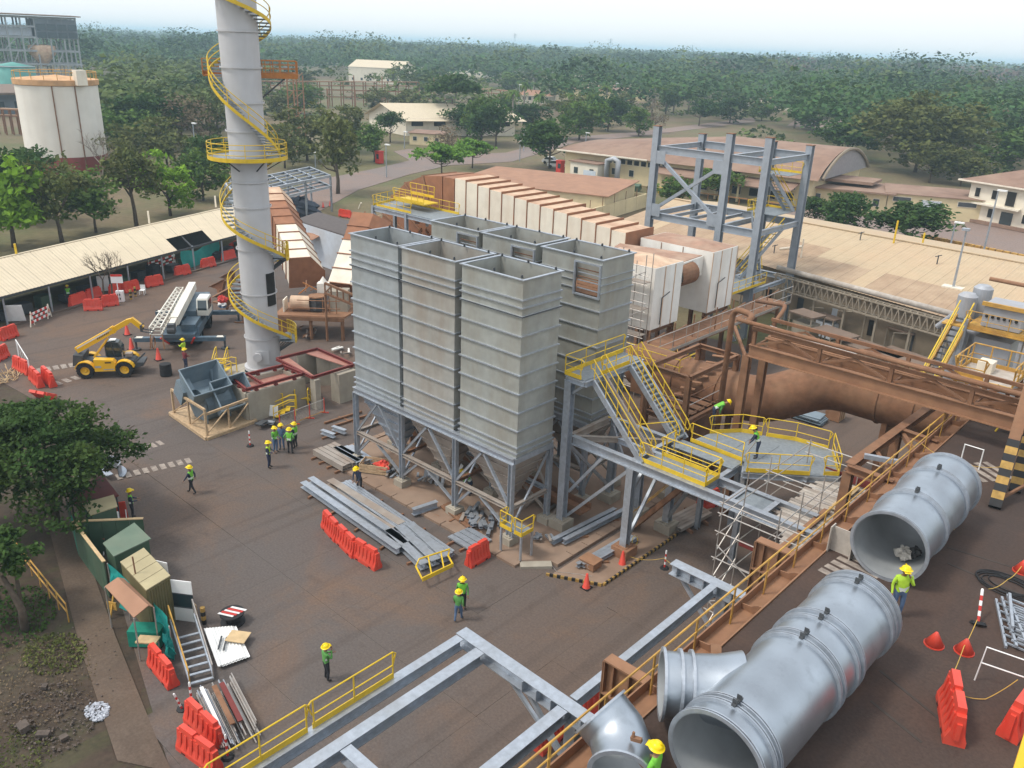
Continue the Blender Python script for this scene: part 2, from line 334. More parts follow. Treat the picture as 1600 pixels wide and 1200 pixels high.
# silo pad: raised slab with a kerb of separate stones
PX0,PX1,PY0,PY1=-41.3,-22.9,27.75,41.0
b=B(); b.prism([(PX0+.35,PY0+.4,-.05),(PX1-1.4,PY0+.4,-.05),(PX1-.4,PY0+1.6,-.05),(PX1-.4,PY1,-.05),(PX0+.35,PY1,-.05)],(0,0,.14)); pad=structure('silo_pad',b,CONCD)
kb=None
def kerb(p,q,n,name='kerb_stone',w=.36,h=.2,parent=None,m=CONCD,m2=None):
    p,q=Vector(p),Vector(q)
    for i in range(n):
        a=p.lerp(q,(i+.02)/n); c=p.lerp(q,(i+.98)/n); b=B(); b.bar(a+V(0,0,h/2-.05),c+V(0,0,h/2-.05),w,h); obj(name,b,(m2 if m2 and i%2 else m),parent)
kerb((PX0,PY0+.2,0),(PX1-1.4,PY0+.2,0),12,parent=pad,w=.5); kerb((PX1-1.35,PY0+.22,0),(PX1-.2,PY0+1.5,0),1,parent=pad,w=.5,m=CONC); kerb((PX1-.2,PY0+1.6,0),(PX1-.2,PY1,0),9,parent=pad,w=.5)
kerb((PX0+.1,PY0+.4,0),(PX0+.1,PY1,0),9,parent=pad,w=.4)
# black and yellow edge of the stair apron
b=B(); b.prism([(-22.6,28.6,-.05),(-20.3,29.75,-.05),(-20.3,40.6,-.05),(-22.6,40.6,-.05)],(0,0,.10)); apron=structure('stair_apron',b,CONCD)
kerb((-22.8,28.4,.0),(-20.25,29.7,0),15,parent=apron,w=.1,h=.17,m=PAINTY,m2=BLACK); kerb((-20.2,29.8,0),(-20.2,36.6,0),38,parent=apron,w=.1,h=.17,m=PAINTY,m2=BLACK)
# roads beyond the plant
flat('road',[(-118.57,66.04,0.00),(-106.16,70.20,0.00),(-123.81,94.25,0.00),(-133.16,114.30,0.00),(-138.81,130.20,0.00),(-135.68,147.47,0.00),(-154.77,194.75,0.00),(-156.50,228.79,0.00),(-167.08,323.63,0.00),(-179.44,347.02,0.00),(-165.49,241.70,-0.00),(-164.70,201.05,0.00),(-148.43,158.86,0.00),(-152.90,141.31,0.00),(-166.57,143.07,0.00),(-164.50,136.19,0.00),(-149.76,128.60,0.00),(-143.85,114.69,0.00),(-137.37,95.62,0.00),(-129.68,80.95,0.00)],G_ROAD,-.06,.06)
flat('paved_lot',[(-59.73,127.85,0.00),(-20.35,113.80,0.00),(-26.41,151.55,0.00),(-45.71,165.51,0.00),(-58.83,170.03,0.00),(-74.90,174.04,0.00),(-78.13,155.27,0.00)],G_ROAD,-.055,.06)
flat('back_road',[(-151.46,319.51,0.00),(-125.72,317.62,0.00),(-144.14,375.92,0.00),(-171.89,373.87,0.00)],G_ROAD,-.05,.06)
# worn zebra crossings
def zebra(p,q,n,ln,w,z,name='road_marking',skew=(0,0)):
    b=B(); p,q=Vector(p),Vector(q); d=(q-p).normalized(); s=Vector((-d.y,d.x,0))
    for i in range(n):
        c=p.lerp(q,i/(n-1)); e=[c+d*(a*w/2)+s*(e_*ln/2)+d*(skew[0]*e_) for a,e_ in ((-1,-1),(1,-1),(1,1),(-1,1))]
        b.prism([(x.x,x.y,z) for x in e],(0,0,.006))
    return structure(name,b,PAINTW)
zebra((-47.48,17.60,0.00),(-46.64,21.57,0.00),9,.75,.32,.008)
zebra((-50.22,19.59,0.00),(-50.22,21.49,0.00),5,.75,.3,.0)
zebra((-68.75,20.79,0.00),(-68.28,23.02,0.00),5,1.0,.4,-.02); zebra((-65.14,20.76,-0.00),(-65.32,22.14,0.00),3,.9,.4,-.02)
# ------------- raised deck on the right with its girder edge -------------
DZ=8.8
b=B(); b.bx(-8.75,26,-12,43.9,DZ-.35,DZ); deck=structure('deck',b,G_DECK)
for y in (2,12,22,32,42):
    for x in (-8.2,4,16):
        b=B(); b.bx(x-.3,x+.3,y-.3,y+.3,-.1,DZ-.35); obj('deck_column',b,CONC,deck)
for p,q in (((-5.03,21.70,8.80),(-3.13,20.92,8.80)),((-4.75,20.29,8.80),(-3.22,19.73,8.80)),((-5.46,28.99,8.80),(-2.82,28.81,8.80)),((-5.80,30.08,8.80),(-3.20,30.48,8.80))):
    b=B(); b.bar(Vector(p)+V(0,0,.004),Vector(q)+V(0,0,.004),.09,.006); obj('deck_joint',b,JOINT,deck)
zebra((-7.73,25.29,8.80),(-7.53,26.85,8.80),5,1.5,.26,DZ+.004,'deck_marking'); zebra((-7.46,36.31,8.80),(-6.22,38.22,8.80),6,1.6,.26,DZ+.004,'deck_marking')
# ------------- far hills -------------
HILLM=ground_mat('wooded_hill',(.045,.065,.03),(.06,.075,.035),(.035,.05,.025),.002,.006,fine=.05)
def ridge(R,az0,az1,h,base,seed,n=90,wd=900):
    rg=np.random.default_rng(seed); ph=rg.uniform(0,6.28,6); b=B(); vs=[]; fs=[]
    for i in range(n+1):
        a=math.radians(az0+(az1-az0)*i/n); k=sum(math.sin(i/n*(3+4*j)+ph[j])/(1+j) for j in range(5))
        z=base+h*(.5+.28*k)
        for r,zz in ((R-wd,-2),(R-wd*.4,z*.7),(R,z),(R+wd*.6,-2)): vs.append((r*math.sin(a),r*math.cos(a),zz))
    for i in range(n):
        for j in range(3): fs.append((i*4+j,i*4+4+j,i*4+5+j,i*4+1+j))
    b.add(vs,fs); structure('hills',b,HILLM,True)
ridge(7600,-84,2,12,24,3); ridge(6000,-84,-20,12,14,5); ridge(4600,-52,2,10,12,8)

# ---------------- six galvanised silos in two rows ----------------
SX=[-39.37,-34.85,-30.27]; SW=4.20; SD=2.86; STOP=14.6; SBOT=5.15
GALVQ=mat('galvanised_silo_plate_bluish',(.355,.38,.385),rough=.55,metal=.3,var=.12,scale=1.6,dirt=(.27,.27,.24),damt=.65,dscale=.5,streak=.8)
GALVW=mat('galvanised_silo_plate_warm',(.385,.375,.34),rough=.55,metal=.3,var=.12,scale=1.6,dirt=(.30,.235,.175),damt=.65,dscale=.5,streak=.8)
def make_silo(name,label,x0,y0,window,dust,plate=GALVP):
    T=thing(name,label,'silo',(x0+SW/2,y0+SD/2,0),0,'galvanised silos in two rows of three')
    x1,y1=x0+SW,y0+SD; t=.05
    b=B(); b.bx(x0,x1,y0,y0+t,SBOT,STOP) if not window else None
    if window:   # opening in the upper front corner
        wx0,wx1,wz0,wz1=x1-1.75,x1-.12,STOP-2.05,STOP-.35
        b.bx(x0,wx0,y0,y0+t,SBOT,STOP); b.bx(wx0,x1,y0,y0+t,SBOT,wz0); b.bx(wx0,x1,y0,y0+t,wz1,STOP); b.bx(wx1,x1,y0,y0+t,wz0,wz1)
    b.bx(x0,x1,y1-t,y1,SBOT,STOP); b.bx(x0,x0+t,y0+t,y1-t,SBOT,STOP); b.bx(x1-t,x1,y0+t,y1-t,SBOT,STOP)
    obj('shell',b,plate,T)
    zs=[SBOT+.28,SBOT+.62]+[SBOT+1.55+1.02*i for i in range(7)]+[STOP-1.8,STOP-1.35,STOP-.95]; zs=[z for z in zs if z<STOP-.5]
    for z in zs:
        if window and z>STOP-2.2:
            b=B(); 
            for (a0,a1,c0,c1) in ((x0-.085,x1-1.85,y0-.085,y0),(x0-.085,x1+.085,y1,y1+.085),(x0-.085,x0,y0,y1),(x1,x1+.085,y0-.085,y1)): b.bx(a0,a1,c0,c1,z-.012,z+.012)
        else:
            b=B()
            for (a0,a1,c0,c1) in ((x0-.085,x1+.085,y0-.085,y0),(x0-.085,x1+.085,y1,y1+.085),(x0-.085,x0,y0,y1),(x1,x1+.085,y0,y1)): b.bx(a0,a1,c0,c1,z-.012,z+.012)
            for (a0,a1,c0,c1) in ((x0-.09,x1+.09,y0-.09,y0-.075),(x1+.075,x1+.09,y0-.075,y1+.09),(x0-.09,x0-.075,y0-.075,y1+.09)): b.bx(a0,a1,c0,c1,z-.05,z+.013)
        obj('stiffener',b,GALV,T)
    b=B()
    for (a0,a1,c0,c1) in ((x0-.1,x1+.1,y0-.1,y0+.06),(x0-.1,x1+.1,y1-.06,y1+.1),(x0-.1,x0+.06,y0+.06,y1-.06),(x1-.06,x1+.1,y0+.06,y1-.06)): b.bx(a0,a1,c0,c1,STOP,STOP+.05)
    obj('top_flange',b,GALV,T)
    for fx,fy in ((.06,.06),(.94,.06),(.94,.94),(.06,.94),(.5,.94),(.5,.06)):
        b=B(); cx,cy=x0+SW*fx,y0+SD*fy; b.bx(cx-.02,cx+.02,cy-.05,cy+.05,STOP+.05,STOP+.2); b.bx(cx-.07,cx+.07,cy-.015,cy+.015,STOP+.05,STOP+.14); obj('lifting_lug',b,GREYP,T) if (fx,fy)!=(.06,.06) else None
    if window:
        b=B(); 
        for (a0,a1,e0,e1) in ((wx0-.09,wx1+.09,wz1,wz1+.09),(wx0-.09,wx1+.09,wz0-.09,wz0),(wx0-.09,wx0,wz0,wz1),(wx1,wx1+.09,wz0,wz1)): b.bx(a0,a1,y0-.12,y0+.06,e0,e1)
        obj('window_frame',b,GALV,T)
        for k in range(6):
            b=B(); q=(k+.5)/6; b.bar((wx0+.05,y0+.12,wz0+.15+1.3*q),(wx1-.05,y0+.12,wz0+.15+1.3*q),.05,.05); obj('louvre_bar',b,RUST if k%2 else GALV,T)
        b=B(); b.bx(x0+.1,x1-.1,y0+.3,y1-.15,wz0-.1,wz0-.04); obj('inner_grid_floor',b,RUST,T)
    # hopper
    cx,cy=x0+SW/2+.25,y0+SD/2; hz=1.55; ow,od=.3,.28
    top=[(x0+.1,y0+.1),(x1-.1,y0+.1),(x1-.1,y1-.1),(x0+.1,y1-.1)]; bot=[(cx-ow,cy-od),(cx+ow,cy-od),(cx+ow,cy+od),(cx-ow,cy+od)]
    b=B(); b.add([(*p,SBOT-.32) for p in top]+[(*p,hz) for p in bot],[(0,1,5,4),(1,2,6,5),(2,3,7,6),(3,0,4,7)]); b.bx(cx-ow-.06,cx+ow+.06,cy-od-.06,cy+od+.06,hz-.08,hz)
    obj('hopper',b,dust,T)
    for k in range(1,5):
        q=k/5; b=B(); z=SBOT-.32+(hz-SBOT+.32)*q; P=[Vector((top[i][0]+(bot[i][0]-top[i][0])*q,top[i][1]+(bot[i][1]-top[i][1])*q,z)) for i in range(4)]
        for i in range(4):
            a,c=P[i],P[(i+1)%4]; n_=Vector(((c-a).y,-(c-a).x,0)).normalized()*.05; b.bar(a+n_,c+n_,.1,.03)
        obj('hopper_stiffener',b,dust,T)
    b=B(); b.bx(x0-.06,x1+.06,y0-.06,y1+.06,SBOT-.32,SBOT-.02); 
    obj('base_ring_beam',b,GALV,T)
    return T
make_silo('silo','front row silo beside the chimney side, furthest from the yellow stairs',SX[0],29.3,False,GALV,GALVQ)
make_silo('silo','middle silo of the front row standing over the long beam stacks',SX[1],29.3,False,GALVR,GALVW)
make_silo('silo','front row silo nearest the yellow stairs, with the small yellow platform at its foot',SX[2]+.12,29.3,False,GALVR)
make_silo('silo','back row silo nearest the chimney with a framed opening in its top corner',SX[0],35.55,True,GALV)
make_silo('silo','middle silo of the back row with a framed opening in its top corner',SX[1],35.55,True,GALVR)
make_silo('silo','back row silo beside the scaffolded white casing, with a framed opening in its top corner',SX[2]+.12,35.55,True,GALVR)
# ---------------- support frames ----------------
def frame_row(label,y0):
    T=thing('silo_support_frame',label,'steel frame',((SX[0]+SX[2]+SW)/2,y0+1.4,0),0,'steel frames carrying the silos')
    cols=[SX[0]+.08,SX[1]-.08,SX[2]-.08,SX[2]+SW-.05]; ys=[y0-.12,y0+2.95]
    for y in ys:
        for x in cols:
            b=B(); b.ib((x,y,.55),(x,y,SBOT-.35),.26,.28,.03,up=(1,0,0)); obj('column',b,GALV,T)
            b=B(); b.bx(x-.38,x+.38,y-.38,y+.38,-.02,.5); b.bx(x-.25,x+.25,y-.25,y+.25,.5,.54); obj('pedestal',b,CONC,T)
        b=B(); b.ib((cols[0]-.15,y,SBOT-.18),(cols[3]+.15,y,SBOT-.18),.26,.36,.03); obj('top_beam',b,GALV,T)
        for i in range(3):
            xa,xb=cols[i]+.14,cols[i+1]-.14; b=B(); b.ib((xa,y,2.15),(xb,y,2.15),.26,.2,.025); obj('tie_beam',b,GALVR if y==ys[0] else GALV,T)
            xm=(xa+xb)/2
            for (p,q) in (((xa,y,2.3),(xm-.1,y,SBOT-.5)),((xm+.1,y,SBOT-.5),(xb,y,2.3)),((xm-.15,y,2.0),(xb,y,.8)),((xa,y,.8),(xm-.9,y,2.0))):
                b=B(); b.bar(p,q,.12,.12); b.bar(p,q,.16,.015,ou=.06); obj('brace',b,GALV if y==ys[0] else GALVR,T)
    for x in (cols[0],cols[1],cols[2],cols[3]):
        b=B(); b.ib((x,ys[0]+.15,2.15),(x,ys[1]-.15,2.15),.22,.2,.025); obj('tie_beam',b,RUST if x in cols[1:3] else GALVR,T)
        b=B(); b.bar((x,ys[0]+.15,.9),(x,ys[1]-.15,SBOT-.6),.1); obj('brace',b,GALV,T)
        b=B(); b.ib((x,ys[0]+.15,SBOT-.18),(x,ys[1]-.15,SBOT-.18),.22,.34,.025); obj('top_beam',b,GALV,T)
frame_row('bolted steel frame carrying the three front silos over the material store',29.3)
frame_row('bolted steel frame in shade carrying the three back silos',35.55)
# pipework, ducts and cables in the gap between the rows (seen as dark clutter under the back row)
T=thing('conveyor_trough','dusty conveyor trough lying under the hoppers between the silo rows','conveyor',(-32,33.8,0))
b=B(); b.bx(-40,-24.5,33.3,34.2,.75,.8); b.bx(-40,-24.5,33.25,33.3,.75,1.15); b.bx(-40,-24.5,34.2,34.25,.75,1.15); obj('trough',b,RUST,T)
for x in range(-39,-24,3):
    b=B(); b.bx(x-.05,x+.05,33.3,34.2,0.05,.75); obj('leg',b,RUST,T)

# ---------------- galvanised stair tower and walkway ----------------
WZ=5.7; LZ=9.25
T=thing('stair_tower','galvanised stair tower with two flights and yellow rails beside the silos','stair tower',(-21,34.5,0))
def icol(x,y,z0,z1,w=.36,m=GALV,par=None,ped=CONC):
    b=B(); b.ib((x,y,z0+.04),(x,y,z1),w,w,.03,up=(0,1,0)); obj('column',b,m,par)
    b=B(); b.bx(x-.5,x+.5,y-.5,y+.5,-.02,z0); b.bx(x-w*.8,x+w*.8,y-w*.8,y+w*.8,z0,z0+.04); obj('pedestal',b,ped,par)
icol(-25.2,32.45,.6,LZ-.3,.42,GALV,T); icol(-25.2,36.9,.6,LZ-.3,.36,GALV,T); icol(-21.1,32.75,.6,WZ-.5,.4,GALV,T,RUSTL); icol(-20.9,36.5,.6,WZ-.5,.4,GALV,T)
icol(-22.9,36.5,.6,WZ-.5,.3,GALV,T); icol(-22.7,39.6,.6,WZ-.5,.3,GALV,T)
def beam(n,p,q,w,h,m,par,kind='ib',t=.03):
    b=B(); (b.ib(p,q,w,h,t) if kind=='ib' else b.ch(p,q,w,h,t)); return obj(n,b,m,par)
beam('main_beam',(-25,32.75,WZ-.25),(-11.4,32.75,WZ-.25),.32,.5,GALV,T)
beam('main_beam',(-25,36.4,WZ-.25),(-16.6,36.4,WZ-.25),.3,.45,GALV,T)
beam('inner_beam',(-21,34.35,WZ-.22),(-12.0,34.35,WZ-.22),.28,.42,GALV,T)
for x in (-25.2,-21.1,-17.1,-15.6,-13.9): beam('cross_beam',(x,32.9,WZ-.22),(x,36.25 if x<-17 else 34.2,WZ-.22),.26,.4,GALV if x!=-25.2 else GALVR,T)
beam('cross_beam',(-25.0,32.9,WZ-.2),(-21.2,36.2,WZ-.2),.2,.3,GALVR,T); beam('cross_beam',(-23.2,34.4,WZ-.2),(-21.1,34.4,WZ-.2),.2,.3,GALV,T)
b=B(); b.bx(-15.5,-14,32.9,34.2,WZ-.16,WZ-.12); obj('infill_plate',b,GRATE,T)
for p,q in (((-25,32.75,2.3),(-22.9,32.75,WZ-.5)),((-25,32.75,.8),(-21.2,32.75,WZ-.6)),((-21.1,32.9,.9),(-21.1,36.3,WZ-.6)),((-20.9,36.5,.8),(-18.2,34.4,WZ-.5)),((-25.2,36.8,1),(-25.2,32.7,WZ-.6)),((-22.9,36.5,.9),(-25.1,36.5,WZ-.6)),((-21.1,33,3.9),(-21.1,34.4,WZ-.5))):
    b=B(); b.bar(p,q,.16,.16); obj('brace',b,GALV,T)
# top landing
b=B(); b.bx(-25.35,-24.1,32.25,37.3,LZ-.06,LZ); obj('landing_floor',b,GRATE,T)
beam('landing_beam',(-25.3,32.2,LZ-.2),(-25.3,37.35,LZ-.2),.2,.28,GALV,T); beam('landing_beam',(-24.05,32.2,LZ-.2),(-24.05,37.35,LZ-.2),.2,.28,GALV,T)
for y in (32.2,34.6,37.3): beam('landing_beam',(-25.2,y,LZ-.2),(-24.1,y,LZ-.2),.18,.26,GALV,T)
b=B(); b.bar((-25.2,32.5,LZ-1.2),(-24.2,32.5,LZ-.3),.12); obj('brace',b,GALV,T)
rail(T,[(-24.3,32.2,LZ),(-25.38,32.2,LZ),(-25.38,37.3,LZ)],m=YEL); rail(T,[(-24.02,33.5,LZ),(-24.02,36.0,LZ)],m=YEL,post=1.2)
def flight(y0,y1,treads,xa=-24.0,xb=-20.6):
    for y in (y0,y1):
        b=B(); b.bar((xa,y,LZ-.12),(xb,y,WZ-.02),.05,.3); b.bar((xa,y,LZ-.12),(xb,y,WZ-.02),.12,.03,ou=.15); obj('stringer',b,GALV if y==y0 else (GALV if treads else GALVR),T)
    n=17
    if treads:
        for k in range(1,n):
            q=k/n; x=xa+(xb-xa)*q; z=LZ+(WZ-LZ)*q; b=B(); b.bx(x-.14,x+.14,y0+.03,y1-.03,z-.04,z); b.bx(x+.11,x+.14,y0+.03,y1-.03,z-.1,z-.04); obj('stair_tread',b,GRATE,T)
    for y in (y0,y1):
        U=V(0,0,1.0); pts=[V(xa,y,LZ),V(xb,y,WZ)]
        b=B(); b.path([V(xa-.12,y,LZ+.5),V(xa-.18,y,LZ+.85),V(xa,y,LZ+1.05),V(xb,y,WZ+1.05),V(xb+.14,y,WZ+.8),V(xb+.1,y,WZ+.5)],.03,6); obj('handrail',b,YEL,T)
        b=B(); b.path([V(xa-.12,y,LZ+.5),V(xa,y,LZ+.55),V(xb,y,WZ+.52),V(xb+.1,y,WZ+.5)],.026,6); obj('mid_rail',b,YEL,T)
        for k in range(5):
            q=(k+.15)/4.3; p=pts[0].lerp(pts[1],q); b=B(); b.tube(p-V(0,0,.1),p+V(0,0,1.05),.028,6); obj('post',b,YEL,T)
flight(32.75,33.75,False); flight(36.0,36.95,True)
# lower walkways
b=B(); b.bx(-20.6,-17.0,32.95,34.2,WZ,WZ+.03); obj('walkway_grating',b,GRATE,T)
b=B(); b.bx(-20.6,-17.0,35.5,36.6,WZ,WZ+.03); obj('walkway_grating',b,GRATE,T)
rail(T,[(-20.7,32.85,WZ+.03),(-17.0,32.85,WZ+.03)],post=1.4); rail(T,[(-20.3,34.5,WZ+.03),(-20.3,35.3,WZ+.03)],post=1,toe=False)
rail(T,[(-17.0,34.2,WZ+.03),(-20.3,34.2,WZ+.03)],post=1.4); rail(T,[(-17.0,32.9,WZ+.03),(-17.0,34.2,WZ+.03)],post=1)
b=B(); b.path([V(-23.2,33.3,WZ+1.5),V(-22.2,34.6,WZ+1.0),V(-20.9,36.1,WZ+1.15)],.03,5); obj('yellow_lashing_strap',b,YEL,T)
# rusty stair under the tower
T=thing('rusty_stair','old rusty stair with wooden handrails rising under the galvanised walkway','stair',(-19.5,35.5,0))
for y in (34.9,35.8):
    b=B(); b.bar((-22.3,y,.1),(-18.9,y,4.6),.06,.26); obj('stringer',b,RUST,T); b=B(); b.path([V(-22.3,y,1.1),V(-18.9,y,5.5)],.03,6); obj('handrail',b,YELD,T)
for k in range(15):
    q=(k+.5)/15; b=B(); b.bx(-22.3+3.4*q-.13,-22.3+3.4*q+.13,34.93,35.77,.1+4.5*q,.14+4.5*q); obj('stair_tread',b,RUST,T)
# ring platform
T=thing('ring_platform','many-sided grey platform with yellow rails beyond the stair tower','platform',(-16.5,39,0))
RP=[(-20.2,37.0),(-20.0,38.4),(-18.9,39.9),(-16.3,41.1),(-14.3,41.4),(-12.9,38.7),(-16.5,35.7),(-17.0,36.7)]
b=B(); b.prism([(x,y,WZ-.04) for x,y in RP],(0,0,.05)); obj('platform_floor',b,GRATE,T)
for i in range(len(RP)):
    p,q=RP[i],RP[(i+1)%len(RP)]; beam('edge_beam',(*p,WZ-.2),(*q,WZ-.2),.16,.3,GALV,T)
for y in (37.6,38.7,39.6): beam('floor_beam',(-18.6,y,WZ-.2),(-14.0,y,WZ-.2),.14,.25,GALV,T)
for i in range(9):
    b=B(); x=-19.6+.75*i; b.bx(x,x+.012,36.9,39.8,WZ+.012,WZ+.02); obj('grating_seam',b,GREYP,T) if i in (2,4,6) else None
zz=WZ+.02
rail(T,[(-20.0,38.4,zz),(-18.9,39.85,zz),(-17.9,40.3,zz)],post=1.5); rail(T,[(-17.7,40.4,zz),(-16.3,41.05,zz),(-14.6,41.3,zz)],post=1.2); rail(T,[(-14.35,41.25,zz),(-12.95,38.8,zz),(-13.5,38.3,zz)],post=1.5)
rail(T,[(-20.2,36.75,zz),(-17.1,36.65,zz),(-16.9,36.2,zz)],post=1.5); rail(T,[(-16.4,35.75,zz),(-14.0,37.75,zz)],post=1.4)
for x,y in ((-18.6,39.6),(-14.6,41.0),(-13.3,38.8),(-16.6,36.1),(-19.8,38)):
    b=B(); b.ib((x,y,0),(x,y,WZ-.35),.26,.26,.025,up=(0,1,0)); obj('column',b,GALV,T)
# ---------------- scaffold bridge between walkway and deck ----------------
T=thing('scaffold_bridge','tube scaffold carrying a pale plank deck between walkway and rusty girder','scaffold',(-12.6,34,0))
def sct(p,q,n='scaffold_tube',r=.03,m=None):
    b=B(); b.tube(p,q,r,6); obj(n,b,m or SCAF,T)
YS=(30.3,32.4,34.6,36.9,39.0)
for x in (-14.7,-12.1):
    for y in YS:
        if x<-14 and y==36.9: continue
        sct((x,y,.02),(x,y,WZ+ (1.9 if y<36 else 1.3)),'standard')
    for z in (1.2,2.6,4.0,5.3,WZ+.55,WZ+1.1): sct((x,YS[0]-.2,z),(x,YS[-1]+.2,z),'ledger') if (z>5 or x<-14) else None
for y in YS:
    for z in (1.2,2.6,4.0,5.35): sct((-14.9,y,z),(-11.9,y,z),'ledger') if (y<33 or z>5) else None
for y in (30.3,34.6,39.0):
    for z in (WZ+.55,WZ+1.1): sct((-14.9,y+.03,z),(-9.6,y+.03,z),'guard_rail')
for k in range(4): sct((-14.7,30.3,.2+1.4*k),(-14.7,32.4,1.6+1.4*k),'diagonal_brace')
for k in range(3): sct((-14.7,30.27,.2+1.5*k) if k%2 else (-12.1,30.27,.2+1.5*k),(-12.1,30.27,1.7+1.5*k) if k%2 else (-14.7,30.27,1.7+1.5*k),'diagonal_brace')
yy=31.2; k=0
while yy<38.7:
    b=B(); w=.24+random.uniform(-.02,.02); b.bx(-13.7+random.uniform(-.25,.2)+max(0,(33.2-yy))*.8,-9.6+random.uniform(-.2,.1),yy,yy+w,WZ-.33+random.uniform(0,.015),WZ-.28+random.uniform(0,.02)); obj('plank',b,PLANKM if k%3 else GALVR,T); yy+=w+.025; k+=1
for p,q,w in (((-12.0,30.2,WZ-.15),(-12.0,35.4,WZ-.15),.32),((-11.9,35.6,WZ-.13),(-11.9,38.6,WZ-.13),.3)):
    b=B(); b.bar(p,q,w,.05); obj('edge_board',b,PLY if q[1]>36 else RUSTL,T)
b=B(); b.bx(-14.0,-9.7,30.95,31.0,WZ-1.0,WZ-.75); obj('red_toe_board',b,REDST,T)
b=B(); b.bx(-13.8,-11.0,39.1,39.15,WZ-.3,WZ+.1); obj('red_toe_board',b,REDST,T)
# ---------------- deck edge girder, its rail and the rusty portals ----------------
T=thing('edge_girder','long rust-brown channel girder along the deck edge with stiffener plates','girder',(-9.1,26,0))
b=B(); b.bx(-9.55,-8.78,-2,43.8,DZ-.42,DZ-.38); b.bx(-9.58,-9.53,-2,43.8,DZ-.6,DZ-.05); b.bx(-8.82,-8.77,-2,43.8,DZ-.6,DZ+.06); obj('channel',b,RUSTL,T)
for i in range(17):
    y=1.0+2.62*i; b=B(); b.prism([(-9.52,y,DZ-.38),(-8.83,y,DZ-.38),(-8.83,y,DZ+.02),(-9.0,y,DZ-.02),(-9.2,y,DZ-.15),(-9.52,y,DZ-.18)],(0,.04,0)); obj('stiffener_plate',b,RUSTL,T)
T=thing('deck_handrail','weathered yellow handrail running the whole length of the deck edge','handrail',(-9.35,26,DZ))
for z,r in ((1.0,.035),(.52,.03)):
    b=B(); b.path([V(-9.35,-2,DZ+z),V(-9.35,20,DZ+z+.02),V(-9.3,43.5,DZ+z)],r,6); obj('handrail' if z==1 else 'mid_rail',b,YELD,T)
for i in range(20):
    y=1.2+2.2*i; b=B(); b.bar((-9.37,y,DZ-.4),(-9.37,y,DZ+1.0),.09,.03,up=(1,0,0)); obj('post',b,YELD,T)
def portal(y,lab):
    T=thing('portal_frame',lab,'steel frame',(-10.3,y,0),0,'rusty portal frames under the deck edge')
    b=B(); b.ib((-11.15,y,0),(-11.15,y,8.1),.36,.42,.035,up=(1,0,0)); obj('column',b,RUST,T)
    b=B(); b.bx(-11.3,-9.58,y-.2,y+.2,8.14,8.2); b.bx(-11.3,-9.58,y-.02,y+.02,7.0,8.14); b.bx(-11.3,-9.58,y-.2,y+.2,6.94,7.0); obj('plate_girder',b,RUSTL,T)
    for x in (-11.28,-10.4,-9.65):
        b=B(); b.bx(x-.02,x+.02,y-.19,y+.19,7.0,8.14); obj('stiffener_plate',b,RUST,T)
    b=B(); b.bar((-11.0,y,5.8),(-9.7,y,6.9),.14); obj('brace',b,RUST,T)
portal(17.25,'rusty portal frame beside the small branch of the near duct'); portal(26.6,'rusty portal frame beside the plank scaffold bridge'); portal(7.8,'rusty portal frame at the bottom edge by the cut elbow')
T=thing('rusty_beam_grid','rusty open beam frame joining the deck edge to the pipe bridge','steel frame',(-10.5,40,0))
beam('long_beam',(-11.15,34.5,8.4),(-10.9,46,8.4),.4,.36,RUST,T); beam('cross_beam',(-11.2,34.5,8.38),(-9.2,34.4,8.38),.36,.34,RUST,T); beam('cross_beam',(-11.0,40.2,8.38),(-9.2,40.0,8.38),.3,.34,RUST,T)
b=B(); b.bar((-11.0,37.2,8.3),(-9.4,35.0,8.3),.2); obj('brace',b,RUST,T)
b=B(); b.bar((-11.0,40.4,8.3),(-9.4,38.0,8.3),.2); obj('brace',b,RUST,T)
b=B(); b.ib((-11.1,40.3,0),(-11.1,40.3,8.2),.4,.4,.035,up=(0,1,0)); obj('column',b,RUST,T)
b=B(); b.ib((-11.15,34.6,0),(-11.15,34.6,8.2),.4,.4,.035,up=(0,1,0)); obj('column',b,RUST,T)
b=B(); b.bar((-10.9,35.4,8.75),(-9.6,35.9,8.75),.2,.2); obj('galvanised_stub',b,GALV,T)
# ---------------- galvanised open frame over the yard, bottom of the picture ----------------
T=thing('open_beam_frame','new galvanised open beam frame over the yard beside the deck','steel frame',(-15,18,0))
FZ=5.5
def fb(p,q,w=.36,h=.42,n='beam'): beam(n,(p[0],p[1],FZ-h/2),(q[0],q[1],FZ-h/2),w,h,GALV,T)
fb((-17.45,2),(-17.45,17.1)); fb((-16.45,2),(-16.45,17.1),.42); fb((-17.7,17.4),(-11.35,17.25),.5,.5); fb((-12.65,2),(-12.65,17.0),.42); fb((-12.7,17.6),(-12.7,26.4),.3); fb((-14.75,26.65),(-11.35,26.65),.5,.5)
fb((-16.2,11.2),(-12.9,11.2),.4); fb((-16.2,10.1),(-15.2,9.3),.2,.3)
for y in (17.25,26.65):
    b=B(); b.ib((-12.35,y,0),(-12.35,y,FZ-.5),.42,.42,.03,up=(0,1,0)); obj('column',b,GALV,T)
    b=B(); b.bar((-14.3,y,FZ-.55),(-12.5,y,FZ-2.4),.14); obj('brace',b,GALV,T)
    for k in range(5):
        x=-14.4+.62*k; b=B(); b.bx(x-.012,x+.012,y-.24,y+.24,FZ-.47,FZ-.03); obj('web_stiffener',b,GALV,T)
b=B(); b.bar((-15.3,17.3,FZ-.5),(-12.5,17.25,FZ-2.4),.12); obj('brace',b,GALV,T)
b=B(); b.ib((-12.35,6,0),(-12.35,6,FZ-.5),.42,.42,.03,up=(0,1,0)); obj('column',b,GALV,T)
b=B(); b.ib((-17.45,5,0),(-17.45,5,FZ-.5),.42,.42,.03,up=(0,1,0)); obj('column',b,GALV,T)
